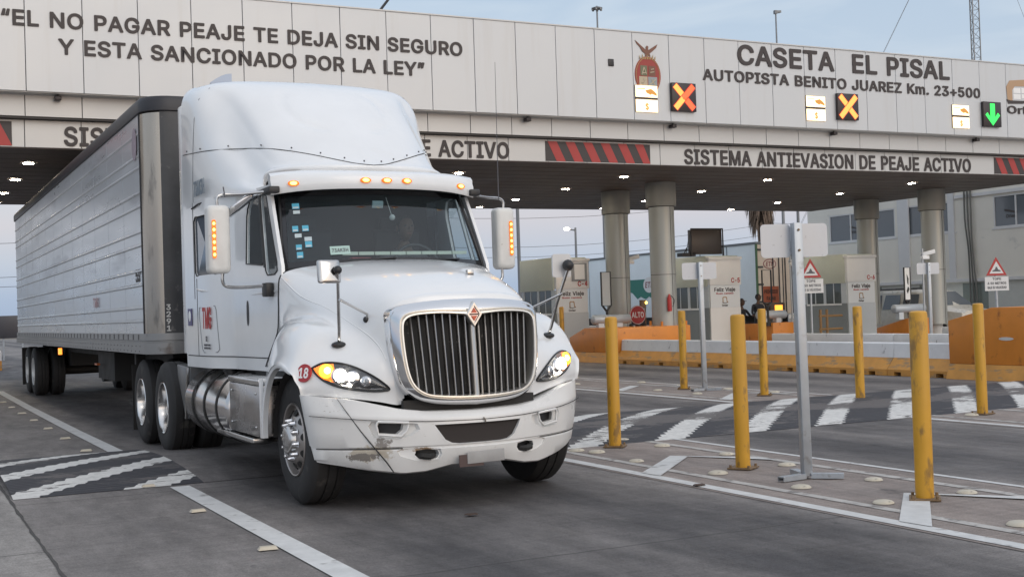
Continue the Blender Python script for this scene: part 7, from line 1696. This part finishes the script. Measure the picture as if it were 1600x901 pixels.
# far articulated trailer in the right-hand lanes
ft = thing('far_trailer', 'pale trailer with a green and white oval mark parked beyond the booths', 'trailer', (32.5, 47, 0))
M_ft = mat('far_trailer_side', (.72, .78, .80), .45, var=.05, scale=.8); M_fr = mat('far_trailer_rear', (.60, .51, .42), .5, var=.06)
s = MB(); s.box(31.2, 33.8, 39.93, 56, .95, 3.83); s.build('body', M_ft, ft, bevel=.02)
s = MB(); s.box(31.17, 33.83, 39.86, 56.05, 3.832, 3.92); s.build('top_rail', mat('rail_grey', (.16, .17, .18), .5), ft)
s = MB(); s.box(31.25, 33.75, 39.88, 39.928, 1.0, 3.80); rd = s.build('rear_door', M_fr, ft)
s = MB()
for x in (32.0, 32.30, 32.62, 32.95): s.cyl((x, 39.85, 1.0), (x, 39.85, 3.8), .025, n=6)
s.box(32.48, 32.52, 39.86, 39.879, 1.0, 3.8)
for z in (1.5, 2.2, 2.9, 3.6): s.box(31.26, 31.5, 39.85, 39.879, z-.04, z+.04)
s.build('locking_bar', M_tdark, rd)
s = MB(); s.box(31.165, 31.235, 39.85, 39.92, 1.0, 3.83); s.build('corner_trim', mat('trim_green', (.06, .13, .06), .5), ft)
s = MB(); s.lathe((31.85, 39.878, 3.02), (0, -1, 0), [(.33, 0), (.33, .003)], 24)
for v in s.v: v.z = 3.02+(v.z-3.02)*.62
o1 = s.build('oval_mark', mat('mark_maroon', (.22, .05, .06), .5), rd)
s = MB(); s.lathe((31.85, 39.8745, 3.02), (0, -1, 0), [(.29, 0), (.29, .003)], 24)
for v in s.v: v.z = 3.02+(v.z-3.02)*.58
s.build('oval_field', M_fr, o1)
s = MB(); text(s, 'ETN', (31.86, 39.871, 2.93), (1, 0, 0), (0, 0, 1), .19, .42, .004, .03, 'C', shear=.2); s.build('lettering', MATS['mark_maroon'], o1)
s = MB()
for i in range(1, 9): s.box(31.19, 31.199, 39.93+1.9*i-.03, 39.93+1.9*i+.03, 1.0, 3.82)
s.build('panel_joint', mat('joint_dark', (.2, .23, .25), .5), ft)
s = MB(); s.prism([V(31.19, y, z) for y, z in ((50.2, 2.72), (47.2, 2.72), (47.2, 1.92), (47.5, 1.80), (47.8, 1.92), (48.1, 1.80), (48.5, 1.92), (48.8, 1.82), (49.2, 2.1), (50.4, 2.4))], (-.006, 0, 0)); gm = s.build('green_mark', mat('mark_green', (.02, .17, .13), .5), ft)
s = MB(); s.lathe((31.183, 47.75, 2.45), (-1, 0, 0), [(.5, 0), (.5, .003)], 24)
for v in s.v: v.z = 2.45+(v.z-2.45)*.72
s.build('oval_field', M_sw, gm)
s = MB(); text(s, 'ETN', (31.178, 48.1, 2.32), (0, -1, 0), (0, 0, 1), .27, .72, .004, .03, shear=.2); s.build('lettering', MATS['mark_maroon'], gm)
s = MB(); s.box(31.4, 33.6, 41, 55, .6, .94); s.build('underframe', M_dark, ft)
for y in (41.8, 43.1): rear_wheel(ft, 31.25, y, -1, nm='wheel'); rear_wheel(ft, 33.75, y, 1, nm='wheel')
# van
vn = thing('passenger_van', 'pale estate van with a roof rack waiting right of booth C-6', 'van', (31.9, 34.0, 0))
M_van = mat('van_paint', (.66, .62, .54), .3, coat=.4, var=.03)
def vsec(y, pts): return [V(31.9+x, y, z) for x, z in pts]
half = lambda w, zb, zs, zr, wr: [(-w, zb), (-w, zs*.7), (-w+.02, zs), (-wr-.03, zr-.08), (-wr+.1, zr), (0, zr+.03), (wr-.1, zr), (wr+.03, zr-.08), (w-.02, zs), (w, zs*.7), (w, zb)]
rows = [vsec(y, half(*a)) for y, a in ((31.0, (.72, .35, .72, .78, .62)), (31.1, (.86, .30, .92, .98, .72)), (32.0, (.90, .28, 1.02, 1.12, .76)), (32.1, (.91, .28, 1.03, 1.15, .76)), (32.85, (.92, .28, 1.04, 1.66, .70)), (33.2, (.92, .28, 1.04, 1.72, .72)), (35.4, (.92, .28, 1.04, 1.72, .72)), (35.75, (.90, .35, 1.02, 1.60, .70)))]
s = MB(); s.grid(rows); s.f.append(list(range(11))); s.mi.append(0); s.f.append(list(range(77, 88))); s.mi.append(0); s.build('body', M_van, vn, ang=40)
s = MB(); s.add([V(31.9-.74, 32.16, 1.18), V(31.9+.74, 32.16, 1.18), V(31.9+.64, 32.80, 1.64), V(31.9-.64, 32.80, 1.64)], [(0, 1, 2, 3)])
for v in s.v: v.y -= .05
s.build('windscreen', M_wgl, vn)
for a, b_ in ((32.95, 33.7), (33.8, 34.6), (34.7, 35.3)):
    for sg in (-1, 1): s = MB(); s.prism([V(31.9+sg*.905, a, 1.08), V(31.9+sg*.905, b_, 1.08), V(31.9+sg*.765, b_-.05, 1.58), V(31.9+sg*.765, a+.05, 1.58)], (sg*.02, 0, .0)); s.build('side_window', M_wgl, vn)
for sg in (-1, 1):
    s = MB(); s.box(*sorted((31.9+sg*.45, 31.9+sg*.78)), 31.02, 31.09, .66, .80); s.build('headlight', mat('van_lamp', (.6, .6, .55), .2, emit=(1, .95, .8), es=.6), vn)
    for y in (31.95, 34.75):
        s = MB(); s.lathe((31.9+sg*.92, y, .32), (sg, 0, 0), [(.19, -.01), (.30, .0), (.32, -.05), (.32, -.2)], 24, caps=False); w_ = s.build('wheel', M_rub, vn); s = MB(); s.lathe((31.9+sg*.915, y, .32), (sg, 0, 0), [(.2, 0), (.05, .01), (0, .012)], 20); s.build('rim', M_chromed, w_)
    s = MB(); s.tube([V(31.9+sg*.66, 33.2, 1.76), V(31.9+sg*.66, 35.3, 1.76)], .02, 6); s.build('roof_rail', M_blk, vn)
s = MB()
for y in (33.4, 34.2, 35.0): s.tube([V(31.24, y, 1.79), V(32.56, y, 1.79)], .018, 6)
s.build('roof_rack', M_blk, vn); s = MB(); s.box(31.4, 32.4, 30.96, 31.0, .36, .55); s.build('bumper', M_blk, vn)
vn.location.y -= 1.9
# low boundary fence and trailer-park wall far behind
def farwall(name, x0, x1, y0, y1, h, m_, label, cat):
    s = MB(); s.box(x0, x1, y0, y1, 0, h); tag(s.build(name, m_, None), label, cat)
farwall('boundary_wall', -40, 3.9, 66, 66.3, 1.6, mat('far_wall', (.42, .40, .37), .8, var=.1, scale=.5), 'low pale boundary wall far behind at the left edge', 'wall')
farwall('boundary_wall', 10, 31, 75, 75.3, 1.7, MATS['far_wall'], 'pale boundary wall far behind between the lorry and the booths', 'wall')
farwall('boundary_wall', 36, 160, 85, 85.3, 1.8, MATS['far_wall'], 'pale boundary wall far behind the office building', 'wall')
t_ = thing('dark_board', 'dark rectangular board on posts behind the trailer at the far left', 'board', (4.7, 60, 0))
s = MB(); s.box(4.42, 5.6, 60, 60.06, .98, 2.0); s.build('board', mat('board_dark', (.05, .05, .06), .4), t_, bevel=.02)
s = MB()
for x in (4.6, 5.4): s.cyl((x, 60.1, 0), (x, 60.1, 1.0), .04, n=8)
s.build('post', M_galv, t_)
for i, (y, lab) in enumerate(((45.9, 'white over pale orange barrier segment behind the trailer, nearer of two'), (49.5, 'white over pale orange barrier segment behind the trailer, farther of two'))): 
    b_ = barrier(3.1+.25*i, y, y+3.4, lab, 'barrier segments behind the trailer', M_owear)
# tall masts and lamps
M_pole = mat('pole_grey', (.22, .23, .24), .5, .4)
def mastlamp(x, y, h, label, style):
    t_ = thing('light_pole', label, 'light pole', (x, y, 0), 'tall light poles')
    s = MB(); s.cyl((x, y, 0), (x, y, h), .12, .045, n=10); s.build('pole', M_pole, t_)
    s = MB()
    if style == 'crown':
        s.lathe((x, y, h-.18), (0, 0, 1), [(.0, 0), (.30, .0), (.32, .06), (.1, .14), (0, .14)], 16)
        for a in range(6): s.box(x+.27*math.cos(a)-.05, x+.27*math.cos(a)+.05, y+.27*math.sin(a)-.04, y+.27*math.sin(a)+.04, h-.26, h-.15)
    else: s.obox((x+.16, y, h), (.20, 0, .02), (0, .10, 0), (0, 0, .07)); s.obox((x-.02, y, h-.04), (.09, 0, 0), (0, .09, 0), (0, 0, .11))
    s.build('lamp_head', M_pole, t_); return t_
mastlamp(36.3, 60, 18.6, 'tall light mast with a round crown above the canopy, left of the crest', 'crown'); mastlamp(49.1, 60, 19.3, 'tall pole with a single floodlight head above the word CASETA', 'flood')
t_ = thing('street_lamp', 'lit street lamp seen under the canopy above booth C-4', 'street lamp', (34.4, 60, 0))
s = MB(); s.cyl((34.4, 60, 0), (34.4, 60, 6.0), .09, .06, n=8); s.tube([V(34.4, 60, 5.85), V(33.95, 60, 5.9)], .04, 6); s.build('pole', M_pole, t_)
s = MB(); s.ball((33.85, 60, 5.92), .15, 12, sc=(1.3, .8, .6)); s.build('lamp_head', mat('street_lamp_glow', (1, .9, .85), .4, emit=(1, .86, .74), es=9), t_)
for x, y, h, r_, lab in ((27.0, 52.6, 4.95+6, .10, 'thin grey pole rising from behind booth C-4 to the canopy'), (42.6, 70, 9, .16, 'grey pole seen between booth C-5 and the columns'), (33.5, 40.0, 5.6, .08, 'thin grey pole behind the nearest blank sign')):
    s = MB(); s.cyl((x, y, 0), (x, y, h), r_, r_*.7, n=8); tag(s.build('pole', M_pole, None), lab, 'pole')
# lattice radio mast with guys
t_ = thing('radio_mast', 'slender lattice radio mast rising above the canopy at the right', 'radio mast', (66.1, 60, 0))
s = MB(); cs = [(65.8, 59.9), (66.4, 59.9), (66.1, 60.4)]
for a, b_ in cs: s.cyl((a, b_, 0), (a, b_, 34), .045, n=6)
s.build('leg', M_pole, t_)
s = MB()
for i in range(52):
    z = i*.65
    for q in range(3):
        a, b_ = cs[q], cs[(q+1) % 3]; s.tube([V(*a, z), V(*b_, z+.65)], .018, 4); s.tube([V(*a, z), V(*b_, z)], .014, 4)
s.build('lattice', M_pole, t_)
s = MB()
for ex, ey_ in ((48, 62), (84, 62), (66, 85)): s.tube([V(66.1, 60, 30), V(ex, ey_, 0)], .012, 4)
s.build('guy_wire', M_pole, t_)
# overhead wires beyond the plaza
t_ = thing('overhead_wires', 'sagging overhead wires crossing the sky under the canopy', 'wires', (40, 95, 8))
s = MB()
for z0, z1 in ((5.2, 11.0), (4.6, 9.8), (7.6, 13.6)):
    s.tube([V(-10+130*i/24, 95, z0+(z1-z0)*i/24-1.0*math.sin(math.pi*((i % 8)/8))) for i in range(25)], .022, 4)
s.each('wire', M_blk, t_)
for x in (-10, 33.3, 76.6, 120):
    s = MB(); s.cyl((x, 95.2, 0), (x, 95.2, 9.5), .14, .10, n=8); s.box(x-.9, x+.9, 95.05, 95.19, 8.8, 8.95); tag(s.build('wire_pole', M_pole, None), 'wooden pole carrying the overhead wires far behind the plaza', 'pole', 'poles of the overhead wires')
# aerials on the canopy roof
for (x0_, z0_, x1_, z1_, lab) in ((9.55, 7.9, 10.1, 8.6, 'dark slanted aerial on the canopy roof left of the crest'), (7.05, 7.9, 7.3, 8.4, 'thin aerial stub on the canopy roof above the lorry')):
    s = MB(); s.tube([V(x0_, 25.2, z0_), V(x1_, 25.2, z1_)], .03, 6); tag(s.build('aerial', M_blk, None), lab, 'aerial')
# palm with a skirt of dead fronds
pm = thing('palm_tree', 'palm with a shaggy skirt of dry fronds seen under the canopy edge', 'palm tree', (55.3, 70, 0))
s = MB(); s.tube([V(55.2, 70, 0), V(55.25, 70, 3), V(55.3, 70, 6), V(55.3, 70, 9.6)], [.34, .28, .26, .3], 12); s.build('trunk', mat('palm_bark', (.13, .10, .08), .9, var=.3, scale=6, bump=.6, bscale=8), pm)
s = MB()
for i in range(420):
    a = rnd.uniform(0, math.tau); z = rnd.uniform(6.7, 9.4); L_ = rnd.uniform(.8, 1.8); o_ = .25+.8*((z-6.7)/2.7)**.8*rnd.uniform(.5, 1)
    p0 = V(55.3+.28*math.cos(a), 70+.28*math.sin(a), z+.3); p1 = V(55.3+(.3+o_)*math.cos(a), 70+(.3+o_)*math.sin(a), z); p2 = p1+V(.12*math.cos(a), .12*math.sin(a), -L_*.6); q = V(-math.sin(a), math.cos(a), 0)*rnd.uniform(.03, .08)
    s.add([p0-q, p0+q, p1+q*1.4, p1-q*1.4, p2], [(0, 1, 2, 3), (3, 2, 4)])
s.build('dry_skirt', mat('dry_frond', (.17, .125, .095), .9, var=.35, scale=5), pm, smooth=False, recalc=False, merge=False)
s = MB()
for i in range(26):
    a = i*2.4; el = rnd.uniform(-.2, 1.2); L_ = rnd.uniform(1.6, 2.3); pts = []
    for k_ in range(6): t__ = k_/5; pts.append(V(55.3+math.cos(a)*L_*t__*math.cos(el), 70+math.sin(a)*L_*t__*math.cos(el), 9.6+L_*t__*math.sin(el)-.9*t__*t__))
    s.tube(pts, [.03, .026, .022, .018, .012, .006], 4)
    for k_ in range(2, 6):
        for sg in (-1, 1):
            d = V(-math.sin(a), math.cos(a), 0)*sg; p = pts[k_]; s.add([p, p+d*.5+V(0, 0, -.25)+V(math.cos(a), math.sin(a), 0)*.3, p+V(math.cos(a), math.sin(a), 0)*.12], [(0, 1, 2)])
s.build('crown', mat('palm_leaf', (.05, .075, .035), .7, var=.3), pm, smooth=False, recalc=False, merge=False)
# distant tree line: one low hazy mass on the horizon
s = MB()
for i in range(1500):
    x = rnd.uniform(-300, 520); y = rnd.uniform(280, 320); z = rnd.uniform(0, 4.2)*(.5+.5*abs(math.sin(x*.03)*math.cos(x*.011))); r_ = rnd.uniform(1.0, 2.4)
    a = rnd.uniform(0, math.tau); c_ = V(x, y, z); e1 = V(math.cos(a), math.sin(a)*.3, rnd.uniform(-.5, .5))*r_; e2 = V(rnd.uniform(-.5, .5), 0, 1)*r_*.7
    s.add([c_-e1, c_+e2, c_+e1, c_-e2*.7], [(0, 1, 2, 3)])
o = s.build('tree_line', mat('far_foliage', (.07, .08, .07), .9, var=.3, scale=.05), None, smooth=False, recalc=False, merge=False); tag(o, 'low dark line of far-off trees on the horizon', 'trees', kind='stuff')
